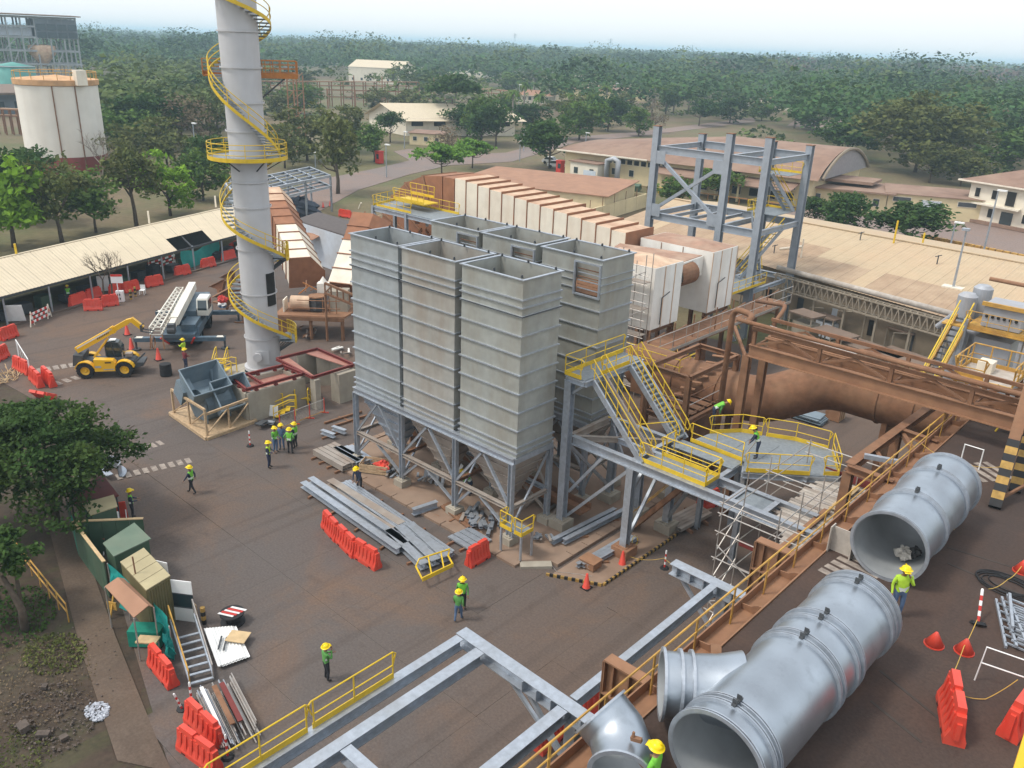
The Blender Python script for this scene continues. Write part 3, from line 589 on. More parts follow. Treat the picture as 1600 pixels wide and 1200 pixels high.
T=thing('yellow_guard_rail','nearer of two new yellow guard rails on the galvanised frame over the yard','handrail',(-17.5,9,FZ),0,'yellow guard rails on the open frame')
rail(T,[(-17.5,3.2,FZ),(-17.5,7.4,FZ)],post=1.5,m=YEL,toe=True)
rail(T,[(-17.5,7.6,FZ),(-17.5,10.75,FZ)],post=1.5,m=YEL,toe=True)
T=thing('yellow_guard_rail','further yellow guard rail on the galvanised frame, in front of the lone worker','handrail',(-17.5,12.5,FZ),0,'yellow guard rails on the open frame')
rail(T,[(-17.5,10.95,FZ),(-17.5,14.1,FZ)],post=1.5,m=YEL,toe=True)

# ---------------- chimney with spiral stair ----------------
CX,CY=-56.1,33.0
T=thing('chimney','tall pale grey steel chimney with yellow-railed spiral stair and round platform','chimney',(CX,CY,0))
STK=mat('pale_grey_chimney_paint',(.50,.50,.51),rough=.55,var=.05,scale=1,dirt=(.40,.385,.37),damt=.5,dscale=.5,streak=.85,metal=.05)
b=B(); b.lathe((CX,CY,0),[(1.30,.9),(1.26,3),(1.27,17),(1.32,24),(1.40,38)],40); obj('shell',b,STK,T,True)
b=B(); b.lathe((CX,CY,0),[(1.5,.75),(1.5,1.0),(1.28,1.0)],40); obj('base_flange',b,STK,T)
b=B()
for i in range(36):
    a=2*PI*i/36; b.bar((CX+1.32*math.cos(a),CY+1.32*math.sin(a),.55),(CX+1.48*math.cos(a),CY+1.48*math.sin(a),.55),.03,.5)
b.lathe((CX,CY,0),[(1.52,.5),(1.52,.56),(1.3,.56)],40); obj('anchor_chairs',b,GREYP,T)
for z in (3.4,6.9,10.3,13.4,15.2,18.7,20.6,22.9,25.2,27.4): 
    b=B(); r=1.29+.004*z; b.lathe((CX,CY,z),[(r,-.05),(r+.05,-.05),(r+.05,.05),(r,.05)],40); obj('ring_seam',b,STK,T)
b=B(); b.box((CX+1.0*math.cos(math.radians(-33))+.3,CY-.75,2.0),(.1,.9,1.1),math.radians(-33)); obj('manhole_cover',b,STK,T)
b=B(); b.lathe((CX+.93,CY-1.0,2.1),[(0,.32),(.34,.32),(.34,.1),(.34,-.1)],20,ax=(.68,-.73,0)); obj('manhole_neck',b,STK,T)
b=B(); b.prism([(CX-3,CY-3,-.05),(CX+1.8,CY-3,-.05),(CX+1.8,CY+3,-.05),(CX-3,CY+3,-.05)],(0,0,.3)); b.lathe((CX,CY,0),[(2.3,0),(1.7,.55),(0,.55)],8); obj('footing',b,CONC,T)
A0=math.radians(59.5)
def cp(th,r,z): a=A0-math.radians(th); return V(CX+r*math.cos(a),CY+r*math.sin(a),z)
def helix(kn,lab):
    ths=[]; 
    for (t0,z0),(t1,z1) in zip(kn,kn[1:]):
        n=max(2,int(abs(z1-z0)/.21))
        for k in range(n): ths.append((t0+(t1-t0)*k/n,z0+(z1-z0)*k/n))
    ths.append(kn[-1]); src=None
    for th,z in ths:
        if src is None:
            b=B(); b.bx(1.32,2.16,-.14,.14,-.04,0); b.bx(1.32,2.16,.11,.14,-.1,-.04)
            vs=[(x+CX,y+CY,zz) for x,y,zz in b.v]; b.v=vs; src=obj('stair_tread',b,GRATE,T); src.location=(0,0,z); src.rotation_euler=(0,0,A0-math.radians(th))
        else: share('stair_tread',src,T,(0,0,z),(0,0,A0-math.radians(th)))
    dense=[]
    for i in range(len(ths)-1): dense+= [ths[i],((ths[i][0]+ths[i+1][0])/2,(ths[i][1]+ths[i+1][1])/2)]
    dense.append(ths[-1])
    b=B()
    for (a,z),(a2,z2) in zip(dense,dense[1:]): b.hexa([cp(a,2.16,z-.12),cp(a,2.21,z-.12),cp(a2,2.21,z2-.12),cp(a2,2.16,z2-.12),cp(a,2.16,z+.14),cp(a,2.21,z+.14),cp(a2,2.21,z2+.14),cp(a2,2.16,z2+.14)])
    obj('stringer',b,YEL,T)
    for h,n in ((1.05,'handrail'),(.6,'mid_rail')):
        b=B(); b.path([cp(a,2.19,z+h) for a,z in dense],.032,5); obj(n,b,YEL,T)
    for a,z in ths[::5]: b=B(); b.tube(cp(a,2.19,z-.1),cp(a,2.19,z+1.05),.028,5); obj('post',b,YEL,T)
helix([(0,2.9),(180,6.9),(355,9.5)],'a'); helix([(375,9.6),(540,12.9),(690,16.6)],'b'); helix([(735,17.3),(900,22.4),(1080,25.6),(1260,28.2),(1400,31.5)],'c')
def ringp(z,t0,t1,r0,r1,m,rm,n='round_platform',hr=1.05):
    b=B(); k=24
    for i in range(k):
        a,a2=t0+(t1-t0)*i/k,t0+(t1-t0)*(i+1)/k
        b.hexa([cp(a,r0,z-.06),cp(a,r1,z-.06),cp(a2,r1,z-.06),cp(a2,r0,z-.06),cp(a,r0,z),cp(a,r1,z),cp(a2,r1,z),cp(a2,r0,z)])
    obj(n,b,m,T); b=B()
    for i in range(k):
        a,a2=t0+(t1-t0)*i/k,t0+(t1-t0)*(i+1)/k
        b.hexa([cp(a,r1,z-.14),cp(a,r1+.03,z-.14),cp(a2,r1+.03,z-.14),cp(a2,r1,z-.14),cp(a,r1,z+.14),cp(a,r1+.03,z+.14),cp(a2,r1+.03,z+.14),cp(a2,r1,z+.14)])
    obj('toe_board',b,rm,T)
    for h in (hr,hr*.66,hr*.33): b=B(); b.path([cp(t0+(t1-t0)*i/k,r1,z+h) for i in range(k+1)],.03,5); obj('handrail' if h==hr else 'mid_rail',b,rm,T)
    for i in range(0,k+1,2): b=B(); b.tube(cp(t0+(t1-t0)*i/k,r1,z),cp(t0+(t1-t0)*i/k,r1,z+hr),.028,5); obj('post',b,rm,T)
    for i in range(0,k,4):
        a=t0+(t1-t0)*i/k; b=B(); b.bar(cp(a,r0-.02,z-.9),cp(a,r1-.1,z-.1),.07); obj('bracket',b,GREYP,T)
ringp(16.9,10,345,1.3,2.75,GRATE,YEL); ringp(3.0,-40,20,1.3,2.6,GRATE,YEL,'landing'); ringp(9.55,340,385,1.3,2.4,GREYP,YEL,'landing')
OXY=mat('rust_orange_paint',(.42,.17,.05),rough=.7,var=.15,scale=3)
q0=cp(-25,1.2,22.3); rv=(cp(0,1,0)-cp(0,0,0)); bv=(cp(270,1,0)-cp(0,0,0))
b=B(); c0=V(CX,CY,22.2); b.prism([c0+rv*1.2-bv*-.2,c0+rv*3.8-bv*-.2,c0+rv*3.8+bv*2.2,c0-rv*2.6+bv*2.2,c0-rv*2.6+bv*1.4,c0+rv*1.2+bv*1.4],(0,0,.1)); obj('upper_platform',b,OXY,T)
pl=[c0+rv*1.35+bv*.2,c0+rv*3.8+bv*.2,c0+rv*3.8+bv*2.2,c0-rv*2.6+bv*2.2,c0-rv*2.6+bv*1.4]
rail(T,[p+V(0,0,.1) for p in pl],m=OXY,post=.55,loops=False,mids=(.25,.5,.75))
b=B(); b.bar(c0+rv*1.3+bv*.4-V(0,0,1.3),c0+rv*2.9+bv*.4,.1); obj('bracket',b,GREYP,T)
b=B(); k=10
for i in range(k):
    a,a2=50+ -62+22*i/k,50+-62+22*(i+1)/k
    b.hexa([cp(a,1.28,5.6),cp(a,1.325,5.6),cp(a2,1.325,5.6),cp(a2,1.28,5.6),cp(a,1.28,8.0),cp(a,1.325,8.0),cp(a2,1.325,8.0),cp(a2,1.28,8.0)])
# open doorway panel on the chimney's right side
vs=b.v; b2=B()
for i in range(k):
    a,a2=24+38*i/k,24+38*(i+1)/k
    b2.hexa([cp(a,1.26,6.0),cp(a,1.33,6.0),cp(a2,1.33,6.0),cp(a2,1.26,6.0),cp(a,1.26,8.5),cp(a,1.33,8.5),cp(a2,1.33,8.5),cp(a2,1.26,8.5)])
obj('black_port_plate',b2,DARK,T)
# ---------------- concrete pits with red beams, left of the silos ----------------
T=thing('concrete_pit','pale concrete pit walls topped with dark red steel beams beside the chimney','foundation',(-49.5,31,0))
def wall(p,q,h,t=.35,par=None,m=CONC,n='wall'):
    b=B(); b.bar((p[0],p[1],h/2-.03),(q[0],q[1],h/2-.03),t,h+.06); return obj(n,b,m,par)
P1=[p[:2] for p in ((-49.18,27.40,2.40),(-49.13,31.96,2.40),(-51.53,31.81,2.40),(-51.73,27.77,2.40))]
ph=2.3
for i in range(4): wall(P1[i],P1[(i+1)%4],ph-.12,.3,T)
b=B(); b.prism([(x,y,ph-.5) for x,y in P1],(0,0,.1)); obj('pit_cover',b,REDOX,T)
P2=[p[:2] for p in ((-48.08,32.00,2.40),(-48.19,35.75,2.40),(-52.88,35.80,2.40),(-53.00,32.21,2.40))]; pm=lambda i,j,t: tuple(Vector(P2[i]).lerp(Vector(P2[j]),t))
wall(P2[0],pm(0,1,.12),ph,.6,T); wall(pm(0,1,.52),pm(0,1,.95),ph-.05,1.0,T); wall(P2[1],P2[2],ph,.3,T); wall(P2[2],pm(2,3,.5),ph,.3,T); wall(pm(2,0,.2),pm(2,1,.35),ph-.1,.5,T)
b=B(); b.prism([(*q,ph) for q in (P2[0],P2[3],pm(3,2,.28),pm(0,1,.1))],(0,0,.06)); obj('red_ledge',b,REDOX,T)
b=B(); b.prism([(*q,ph) for q in (P2[1],P2[2],pm(2,3,.3),pm(1,0,.1))],(0,0,.06)); obj('red_ledge',b,REDOX,T)
for PP in (P1,P2):
    for i in range(4):
        b=B(); p,q=PP[i],PP[(i+1)%4]; b.ib((*p,ph+.16),(*q,ph+.16),.16,.2,.02); obj('red_beam',b,REDST,T)
for PP,n in ((P1,3),):
    for i in range(4):
        for k in range(n): p=Vector((*PP[i],ph+.05)).lerp(Vector((*PP[(i+1)%4],ph+.05)),(k+.5)/n); b=B(); b.box(p-V(0,0,.25),(.22,.22,.45)); obj('beam_bracket',b,REDST,T)
b=B(); b.ib((*Vector(P1[0]).lerp(Vector(P1[1]),.3),ph+.14),(*Vector(P1[3]).lerp(Vector(P1[2]),.3),ph+.14),.14,.18,.02); obj('red_beam',b,REDST,T)
# ---------------- long cream duct: flanged segments, the left end turning down in brown ----------------
T=thing('flanged_duct','long cream box duct of flanged segments with a brown elbow, behind the silos','duct',(-56,61,5))
xs=[-61.9]; 
while xs[-1]<-41.5: xs.append(xs[-1]+1.62)
def dtop(x): return 12.5-(x+61.9)*.10
for i in range(len(xs)-1):
    x0,x1=xs[i],xs[i+1]; z1=dtop(x0); z1b=dtop(x1)+.22; D=4.6 if x0<-50 else 4.0
    b=B(); p=[(x0+.05,59,6.2),(x1-.05,59,6.2),(x1-.05,59+D,6.2),(x0+.05,59+D,6.2),(x0+.05,59,z1),(x1-.05,59,z1b-.1),(x1-.05,59+D,z1b-.1),(x0+.05,59+D,z1)]
    b.hexa(p); sg=obj('duct_segment',b,CREAM,T)
    b=B(); b.hexa([(x0+.08,59.06,z1+.004),(x1-.08,59.06,z1b-.096),(x1-.08,58.94+D,z1b-.096),(x0+.08,58.94+D,z1+.004),(x0+.08,59.06,z1+.02),(x1-.08,59.06,z1b-.08),(x1-.08,58.94+D,z1b-.08),(x0+.08,58.94+D,z1+.02)]); obj('dusty_top_plate',b,CREAMT,sg)
    b=B(); b.bx(x1-.035,x1+.035,58.93,59.05+D,6.1,z1b+.0); obj('joint_flange',b,BROWN,T)
for i in range(5): # elbow: wedges about a bend centre
    a,a2=math.radians(90+17*i),math.radians(90+17*(i+1)); cxx,czz=-63.6,4.2; Ro,Ri=8.3,2.0; ee=.016
    def pp(r,t,y): return (cxx+r*math.cos(t)*1.25+0,y,czz+r*math.sin(t))
    b=B(); b.hexa([pp(Ri,a+ee,59),pp(Ro,a+ee,59),pp(Ro,a2-ee,59),pp(Ri,a2-ee,59),pp(Ri,a+ee,63.6),pp(Ro,a+ee,63.6),pp(Ro,a2-ee,63.6),pp(Ri,a2-ee,63.6)]); obj('elbow_segment',b,BROWN,T)
    b=B(); b.hexa([pp(Ri-.1,a2-.012,58.88),pp(Ro+.1,a2-.012,58.88),pp(Ro+.1,a2+.012,58.88),pp(Ri-.1,a2+.012,58.88),pp(Ri-.1,a2-.012,63.7),pp(Ro+.1,a2-.012,63.7),pp(Ro+.1,a2+.012,63.7),pp(Ri-.1,a2+.012,63.7)]); obj('joint_flange',b,RUSTL,T)
b=B(); b.bx(-63.6,-61.98,59,63.6,6.2,12.45); obj('elbow_segment',b,BROWN,T)
for x in (-60,-52,-44):
    for y in (59.6,62.6): b=B(); b.ib((x,y,0),(x,y,6.1),.3,.3,.03); obj('support_leg',b,RUST,T)
# ---------------- white casings ----------------
def casing(label,x0,x1,y0,y1,z0,z1,seams,top):
    T=thing('white_casing',label,'casing',((x0+x1)/2,(y0+y1)/2,0),0,'white dust collector casings')
    b=B(); b.bx(x0,x1,y0,y1,z0,z1); obj('body',b,WHITEP,T)
    k=10; b=B(); vs=[]
    for i in range(k+1):
        for j in range(k+1):
            u,v=i/k,j/k; vs.append((x0+.06+(x1-x0-.12)*u,y0+.06+(y1-y0-.12)*v,z1+.01+.28*math.sin(PI*u)**.6*math.sin(PI*v)**.6*(1+.25*math.sin(9*u+3*v))))
    b.add(vs,[(i*(k+1)+j,(i+1)*(k+1)+j,(i+1)*(k+1)+j+1,i*(k+1)+j+1) for i in range(k) for j in range(k)]); obj('dust_covered_roof',b,top,T,True)
    for s in seams:
        y=y0+(y1-y0)*s; b=B(); b.bx(x1,x1+.04,y-.04,y+.04,z0,z1-.02); obj('seam_strip',b,CREAMT,T)
    for s in (.3,.6):
        x=x0+(x1-x0)*s; b=B(); b.bx(x-.03,x+.03,y0-.04,y0,z0,z1-.02); obj('seam_strip',b,RUST,T)
    b=B(); b.path([(x1+.12,y0+(y1-y0)*.28,z0+.3),(x1+.12,y0+(y1-y0)*.28,z0+2.4),(x1+.12,y0+(y1-y0)*.55,z0+2.7)],.04,5); obj('conduit',b,GREYP,T)
    for x in (x0+.3,(x0+x1)/2,x1-.3):
        for y in (y0+.3,y1-.3): b=B(); b.ib((x,y,0),(x,y,z0),.3,.3,.03); obj('support_leg',b,RUST,T)
    b=B(); b.ib((x1-.3,y0,z0-.2),(x1-.3,y1,z0-.2),.25,.35,.03); obj('support_beam',b,RUST,T)
    return T
RTOP=mat('dust_brown_roof',(.33,.20,.14),rough=.9,var=.2,scale=1.2,dirt=(.5,.38,.28),damt=.5,dscale=.5)
casing('white casing with scaffold on its left face, nearest the silos',-39.4,-33.4,52.4,56.2,5.2,10.0,(.36,.72),CREAMT)
casing('white casing under the open steel tower, with a brown dusty roof',-40.5,-33.4,60.7,64.7,4.9,10.0,(.0,.35,.75,1),RTOP)
T=thing('dusty_hood','brown dusty hood joining the long cream duct to the white casings','duct',(-42,57.5,8))
b=B(); b.prism([(-40.6,56.3,8),(-33.9,56.3,8),(-34.2,60.6,8),(-41.4,58.9,8)],(0,0,1.6)); obj('body',b,WHITEP,T); b=B(); b.prism([(-40.5,56.4,9.61),(-34,56.4,9.61),(-34.3,60.5,9.61),(-41.3,58.8,9.61)],(0,0,.05)); obj('dusty_top_plate',b,RTOP,T)
b=B(); b.lathe((-34.2,56.3,8.6),[(.9,0),(.9,2.4),(.7,2.4)],20,ax=(0,1,0),a0=0); obj('round_collar',b,RUST,T)
# scaffold on the casing's left face
T=thing('wall_scaffold','dense grey tube scaffold against the left face of the first white casing','scaffold',(-36.5,51.7,0))
for x in (-39.0,-37.6,-36.2,-34.9,-33.5):
    for y in (51.2,52.1): b=B(); b.tube((x,y,0),(x,y,11.2 if x in(-36.2,-33.5) else 10.4),.035,5); obj('standard',b,SCAF,T)
for k in range(15):
    z=.8+.68*k; b=B(); b.tube((-39.3,51.2,z),(-33.2,51.2,z),.03,5); obj('ledger',b,SCAF,T)
    if k%3==0: b=B(); b.bx(-39,-33.5,51.25,52.05,z+.05,z+.1); obj('scaffold_plank',b,GALVR,T)
for k in range(6):
    b=B(); b.tube((-39+(k%2)*2.8,51.15,1+1.5*k),(-36.2+(k%2)*2.8,51.15,2.5+1.5*k),.03,5); obj('diagonal_brace',b,SCAF,T)
# ---------------- open steel tower ----------------
T=thing('open_steel_tower','tall open steel tower of blue-grey columns with cross bracing and platforms','steel tower',(-41,75,0))
STEEL=mat('bluegrey_steel',(.31,.345,.385),rough=.5,metal=.25,var=.1,scale=2,dirt=(.38,.40,.43),damt=.4,dscale=.6)
TX=(-46.6,-38.8,-35.0); TY=(71.0,79.4)
for i,x in enumerate(TX):
    for j,y in enumerate(TY):
        b=B(); b.ib((x,y,0),(x,y,18.3 if j==0 else 17.2),.62,.62,.05,up=(0,1,0)); obj('column',b,STEEL,T)
        b=B(); b.bx(x-.34,x+.34,y-.34,y+.34,(18.3 if j==0 else 17.2),(18.36 if j==0 else 17.26)); obj('cap_plate',b,RUST,T)
for z,h in ((16.2,.7),(9.9,.7),(4.4,.5)):
    for y in TY:
        for xa,xb in ((TX[0],TX[1]),(TX[1],TX[2])): 
            if z<5 and xa==TX[0]: continue
            b=B(); b.ib((xa+.32,y,z),(xb-.32,y,z),.35,h,.04); obj('beam',b,STEEL,T)
    for x in TX: b=B(); b.ib((x,TY[0]+.32,z),(x,TY[1]-.32,z),.3,h*.7,.04); obj('beam',b,STEEL,T)
    if z==9.9:
        for k in range(1,4): b=B(); x=TX[0]+1.9*k; b.ib((x,TY[0]+.2,z),(x,TY[1]-.2,z),.2,.3,.03); obj('floor_beam',b,STEEL,T)
for p,q in (((TX[0]+.3,15.6),(TX[1]-.3,10.4)),((TX[0]+.3,10.4),(TX[1]-.3,15.6))):
    b=B(); b.bar((p[0],71,p[1]),(q[0],71.0 if p[1]>15 else 71.32,q[1]),.3,.3); obj('diagonal_brace',b,STEEL,T)
for x,z in ((TX[0]+.7,15.5),(TX[0]+.7,10.5),(TX[1]-.7,15.3),(TX[1]-.7,10.5)): b=B(); b.bx(x-.6,x+.6,70.72,70.76,z-.6,z+.6); obj('gusset_plate',b,STEEL,T)
b=B(); b.bx(-38.3,-35.4,75,79.2,11.0,11.06); obj('platform',b,GRATE,T); rail(T,[(-38.3,75,11.06),(-38.3,79.2,11.06),(-35.4,79.2,11.06)],post=1.2)
for y in (73.0,73.9):
    b=B(); b.bar((-35.4,y,5.2),(-37.8,y+2.0,11.0),.08,.3); obj('stringer',b,STEEL,T); b=B(); b.path([V(-35.4,y,6.2),V(-37.8,y+2,12.0)],.035,5); obj('handrail',b,YEL,T)
for k in range(14): q=(k+.5)/14; b=B(); b.box((-35.4-2.4*q,73.45+2.0*q,5.2+5.8*q),(.28,.85,.04)); obj('stair_tread',b,GRATE,T)
b=B(); b.bx(-37.6,-34.4,66.5,73,5.1,5.16); obj('platform',b,GRATE,T); rail(T,[(-34.4,66.5,5.16),(-34.4,72.9,5.16)],post=1.2); rail(T,[(-37.6,66.5,5.16),(-34.6,66.5,5.16)],post=1.2)
for y in (66.8,67.6):
    b=B(); b.bar((-33.6,y,1),(-36.6,y,5.2),.08,.3); obj('stringer',b,STEEL,T); b=B(); b.path([V(-33.6,y,2),V(-36.6,y,6.2)],.035,5); obj('handrail',b,YEL,T)
for (x0,y0,z0,x1,y1,z1) in ((-36.2,78.6,11.1,-37.9,76.4,14.6),(-37.6,72.2,5.2,-35.8,76.0,9.8)):
    for o in (0,.9):
        b=B(); b.bar((x0+o,y0,z0),(x1+o,y1,z1),.08,.3); obj('stringer',b,STEEL,T); b=B(); b.path([V(x0+o,y0,z0+1),V(x1+o,y1,z1+1)],.045,5); obj('handrail',b,YEL,T); b=B(); b.path([V(x0+o,y0,z0+.5),V(x1+o,y1,z1+.5)],.04,5); obj('mid_rail',b,YEL,T)
    for k in range(12): q=(k+.5)/12; b=B(); b.box((x0+(x1-x0)*q+.45,y0+(y1-y0)*q,z0+(z1-z0)*q),(.85,.28,.04)); obj('stair_tread',b,GRATE,T)
b=B(); b.bx(-38.4,-35.3,76.4,79.0,14.55,14.6); obj('platform',b,GRATE,T); rail(T,[(-38.4,76.4,14.6),(-38.4,79,14.6),(-35.3,79,14.6)],post=1.2)
# ---------------- catwalk along the casings ----------------
T=thing('casing_catwalk','dusty catwalk with pale pipe rails running past the white casings','walkway',(-31.3,58,0))
b=B(); b.bx(-33.0,-30.4,47.5,70,4.6,4.7); obj('floor',b,RUST,T)
rail(T,[(-30.4,47.5,4.7),(-30.4,70,4.7)],m=SCAF,post=1.7,h=1.5,loops=False,toe=True); rail(T,[(-30.4,47.5,4.7),(-33.0,47.5,4.7)],m=YEL,post=1.2)
for y in range(48,71,4):
    for x in (-32.8,-30.6): b=B(); b.ib((x,y,0),(x,y,4.6),.22,.22,.025); obj('column',b,RUST,T)
for y in range(49,68,3): b=B(); b.tube((-31.0-.2*(y%2),y,4.7),(-31.0-.2*(y%2),y,6.0+.5*(y%3)),.06,6); b.tube((-31.2,y,5.6),(-31.2,y+2,5.9),.05,5); obj('pipe_stub',b,RUST,T)
b=B(); b.bx(-30.6,-27.9,47.6,50.2,4.9,4.96); obj('side_platform',b,GRATE,T); rail(T,[(-30.5,47.6,4.96),(-27.9,47.6,4.96),(-27.9,50.2,4.96)],post=1.2,m=YEL)
for y in (46.2,47.2):
    b=B(); b.path([V(-28.6,y+1.4,5.9),V(-26.4,y-1.2,4.1)],.03,5); obj('handrail',b,YELD,T)
# ---------------- rusty box frame and the big rusty duct ----------------
T=thing('rusty_box_frame','rusty open box frame with small stair in front of the big rusty duct','steel frame',(-24.5,43.5,0))
X0,X1,Y0,Y1=-25.6,-22.9,40.6,46.2
for x in (X0,X1):
    for y in (Y0,Y1): b=B(); b.ib((x,y,0),(x,y,7.6),.3,.3,.03,up=(0,1,0)); obj('column',b,RUST,T)
for z in (4.6,7.5):
    for y in (Y0,Y1): b=B(); b.ib((X0,y,z),(X1,y,z),.22,.28,.03); obj('beam',b,RUST,T)
    for x in (X0,X1): b=B(); b.ib((x,Y0,z),(x,Y1,z),.22,.28,.03); obj('beam',b,RUST,T)
for k in range(7): b=B(); b.box((-25.0+.2*k,43.6+.34*k,5.0+.4*k),(.9,.3,.05),.4); obj('stair_tread',b,RUSTL,T)
for y in (5.4,6.0,6.6): b=B(); b.tube((X0,Y0,y),(X1,Y0,y),.03,5); b.tube((X1,Y0,y-.3),(X1,Y1,y-.3),.03,5); obj('guard_bar',b,SCAF if y==6.0 else RUST,T)
for k in range(6): b=B(); b.bx(X0+.2,X1-.2,Y0+.3+.9*k,Y0+.9+.9*k,4.76,4.8); obj('floor_plate',b,RUST,T)
T=thing('rusty_duct','very large round rusty duct with a dogleg, passing behind the pipe bridge','duct',(-18,48,0))
def bend(pts,r,n=7):
    P=[Vector(p) for p in pts]; out=[P[0]]
    for i in range(1,len(P)-1):
        a=P[i]+(P[i-1]-P[i]).normalized()*min(r,(P[i-1]-P[i]).length*.45); c=P[i]+(P[i+1]-P[i]).normalized()*min(r,(P[i+1]-P[i]).length*.45)
        for k in range(n+1): q=k/n; out.append(a*(1-q)**2+P[i]*2*q*(1-q)+c*q*q)
    out.append(P[-1]); return out
DP=bend([(-30,46,5.1),(-20.9,46,5.1),(-18.0,48.8,6.5),(-9.6,48.8,6.5),(-4,48.8,6.5)],1.5)
b=B(); b.path(DP,1.45,32); obj('shell',b,RUST,T,True)
for p,d in (((-23.4,46,5.1),(1,0,0)),((-14.6,48.8,6.5),(1,0,0)),((-12.6,48.8,6.5),(1,0,0)),((-26.5,46,5.1),(1,0,0))):
    b=B(); b.lathe(p,[(1.43,-.06),(1.53,-.06),(1.53,.06),(1.43,.06)],32,ax=d); obj('joint_ring',b,RUST,T)
b=B(); b.prism([(-29.5,44.6,3.6),(-25.4,44.6,3.6),(-25.4,44.6,5.6),(-29.5,44.6,5.6)],(0,2.8,0)); obj('transition_box',b,RUST,T); rail(T,[(-29.3,44.7,5.7),(-26.0,44.7,5.7),(-26.0,47.2,5.7)],m=YEL,post=1.1); b=B(); b.bx(-29.4,-25.9,44.65,47.3,5.62,5.68); obj('top_grating',b,GRATE,T)
for x in (-24.5,-14): b=B(); y=46 if x<-20 else 49; b.bx(x-.15,x+.15,y-1.2,y+1.2,0,4.2 if y<47 else 5.4); obj('saddle',b,RUST,T)
# ---------------- pipe bridge ----------------
T=thing('pipe_bridge','rusty pipe bridge of truss beams carrying rusty and white pipes toward the deck','pipe bridge',(-11,40.6,0))
for y in (40.4,42.6):
    b=B(); b.bx(-19.4,0,y-.02,y+.02,9.95,10.55); b.bx(-19.4,0,y-.16,y+.16,10.55,10.59); b.bx(-19.4,0,y-.16,y+.16,9.9,9.95); obj('plate_girder',b,RUSTL,T)
    b=B(); b.bar((-19.4,y,11.5),(0,y,11.2),.14,.18); obj('top_chord',b,RUST,T)
    for k in range(6):
        x=-19.2+3.6*k; b=B(); b.ib((x,y,10.6),(x,y,11.35),.18,.18,.03,up=(0,1,0)); obj('truss_post',b,RUST,T)
        if k<5: b=B(); b.bar((x+.2,y,10.65),(x+1.8,y,11.25),.11); b.bar((x+1.8,y,11.25),(x+3.4,y,10.65),.11); obj('truss_diagonal',b,RUST,T)
for k in range(6): x=-19+3.6*k; b=B(); b.bar((x,40.5,10.65),(x,42.5,10.65),.1); obj('cross_bar',b,RUST,T)
for k,(y,z,r,m,xa,xb) in enumerate(((40.15,11.82,.11,RUST,-20.2,0),(40.75,11.6,.13,WHITE,-18.6,-13.9),(40.75,11.6,.13,RUST,-13.8,0),(41.3,10.8,.06,RUSTL,-19,0),(41.6,10.8,.06,RUSTL,-19,0),(42.0,10.8,.08,RUST,-19,0))):
    b=B(); b.tube((xa,y,z),(xb,y,z-.2 if k<3 else z),r,10); obj('pipe',b,m,T,False)
b=B(); b.path(bend([(-21.6,42.3,0),(-21.6,42.3,11.7),(-19.9,41.4,11.85),(-19.6,40.2,11.82)],.7,4),.17,10); obj('riser_pipe',b,RUST,T,True)
b=B(); b.path(bend([(-19.3,42.7,11.2),(-19.5,44.5,11.9),(-23.5,49,10.4)],.7,4),.12,8); obj('pipe',b,RUST,T,True)
b=B(); b.ib((-19.5,40.5,0),(-19.5,40.5,9.9),.4,.4,.035,up=(0,1,0)); obj('column',b,RUST,T); b=B(); b.ib((-19.5,42.6,0),(-19.5,42.6,9.9),.4,.4,.035,up=(0,1,0)); obj('column',b,RUST,T)
b=B(); b.bar((-22.5,44.5,9.9),(-19.5,41,9.0),.16); obj('brace',b,RUST,T)

# ---------------- big galvanised ducts lying on the deck ----------------
def duct(T,p,d,L,r,rings,n=56,inner=True,clips=True):
    p=Vector(p); d=Vector(d).normalized()
    b=B(); b.lathe(p,[(r,0),(r,L*.33),(r,L*.66),(r,L)],n,ax=d); obj('outer_shell',b,GDUCT,T,True)
    b=B(); b.lathe(p,[(r-.035,0),(r-.035,L)],n,ax=d); obj('inner_shell',b,GDIN,T,True)
    for e in (p,p+d*L): b=B(); b.lathe(e,[(r-.035,0),(r+.0,0)],n,ax=d); obj('cut_edge',b,GALV,T)
    for s in rings:
        b=B(); b.lathe(p+d*s,[(r-.01,-.05),(r+.085,-.05),(r+.085,-.02),(r+.02,-.02),(r+.02,.02),(r+.085,.02),(r+.085,.05),(r-.01,.05)],n,ax=d); obj('stiffening_ring',b,GALV,T)
        if clips and s>.3 and s<L-.1:
            q=p+d*s+V(0,0,r+.09); b=B(); b.bar(q-d*.02,q+V(0,0,.16)-d*.02,.12,.02); b.bar(q+V(0,0,.02)-d*.09,q+V(0,0,.02)+d*.09,.1,.05); obj('lifting_lug',b,GREYP,T)
T=thing('steel_duct','big galvanised duct on the deck with a smaller branch leaving its side','duct',(-6.25,18,DZ))
r=1.17; zc=DZ+1.3
duct(T,(-6.17,14.2,zc),(.01,1,0),7.9,r,(.04,.55,.75,3.9,4.15,5.0,5.35,7.3,7.55,7.86))
bd=Vector((-.80,-.60,0)); bp0=Vector((-6.6,16.9,zc-.05))
b=B(); b.lathe(bp0,[(1.0,.35),(.86,.95),(.82,1.5),(.82,2.35)],40,ax=bd); obj('branch_shell',b,GDUCT,T,True)
b=B(); b.lathe(bp0,[(.79,1.0),(.79,2.35)],40,ax=bd); b.lathe(bp0,[(.79,2.35),(.84,2.35)],40,ax=bd); obj('branch_inner_shell',b,GDIN,T,True)
for s in (2.32,1.9,1.62): b=B(); b.lathe(bp0+bd*s,[(.82,-.035),(.91,-.035),(.91,.035),(.82,.035)],40,ax=bd); obj('branch_ring',b,GALV,T)
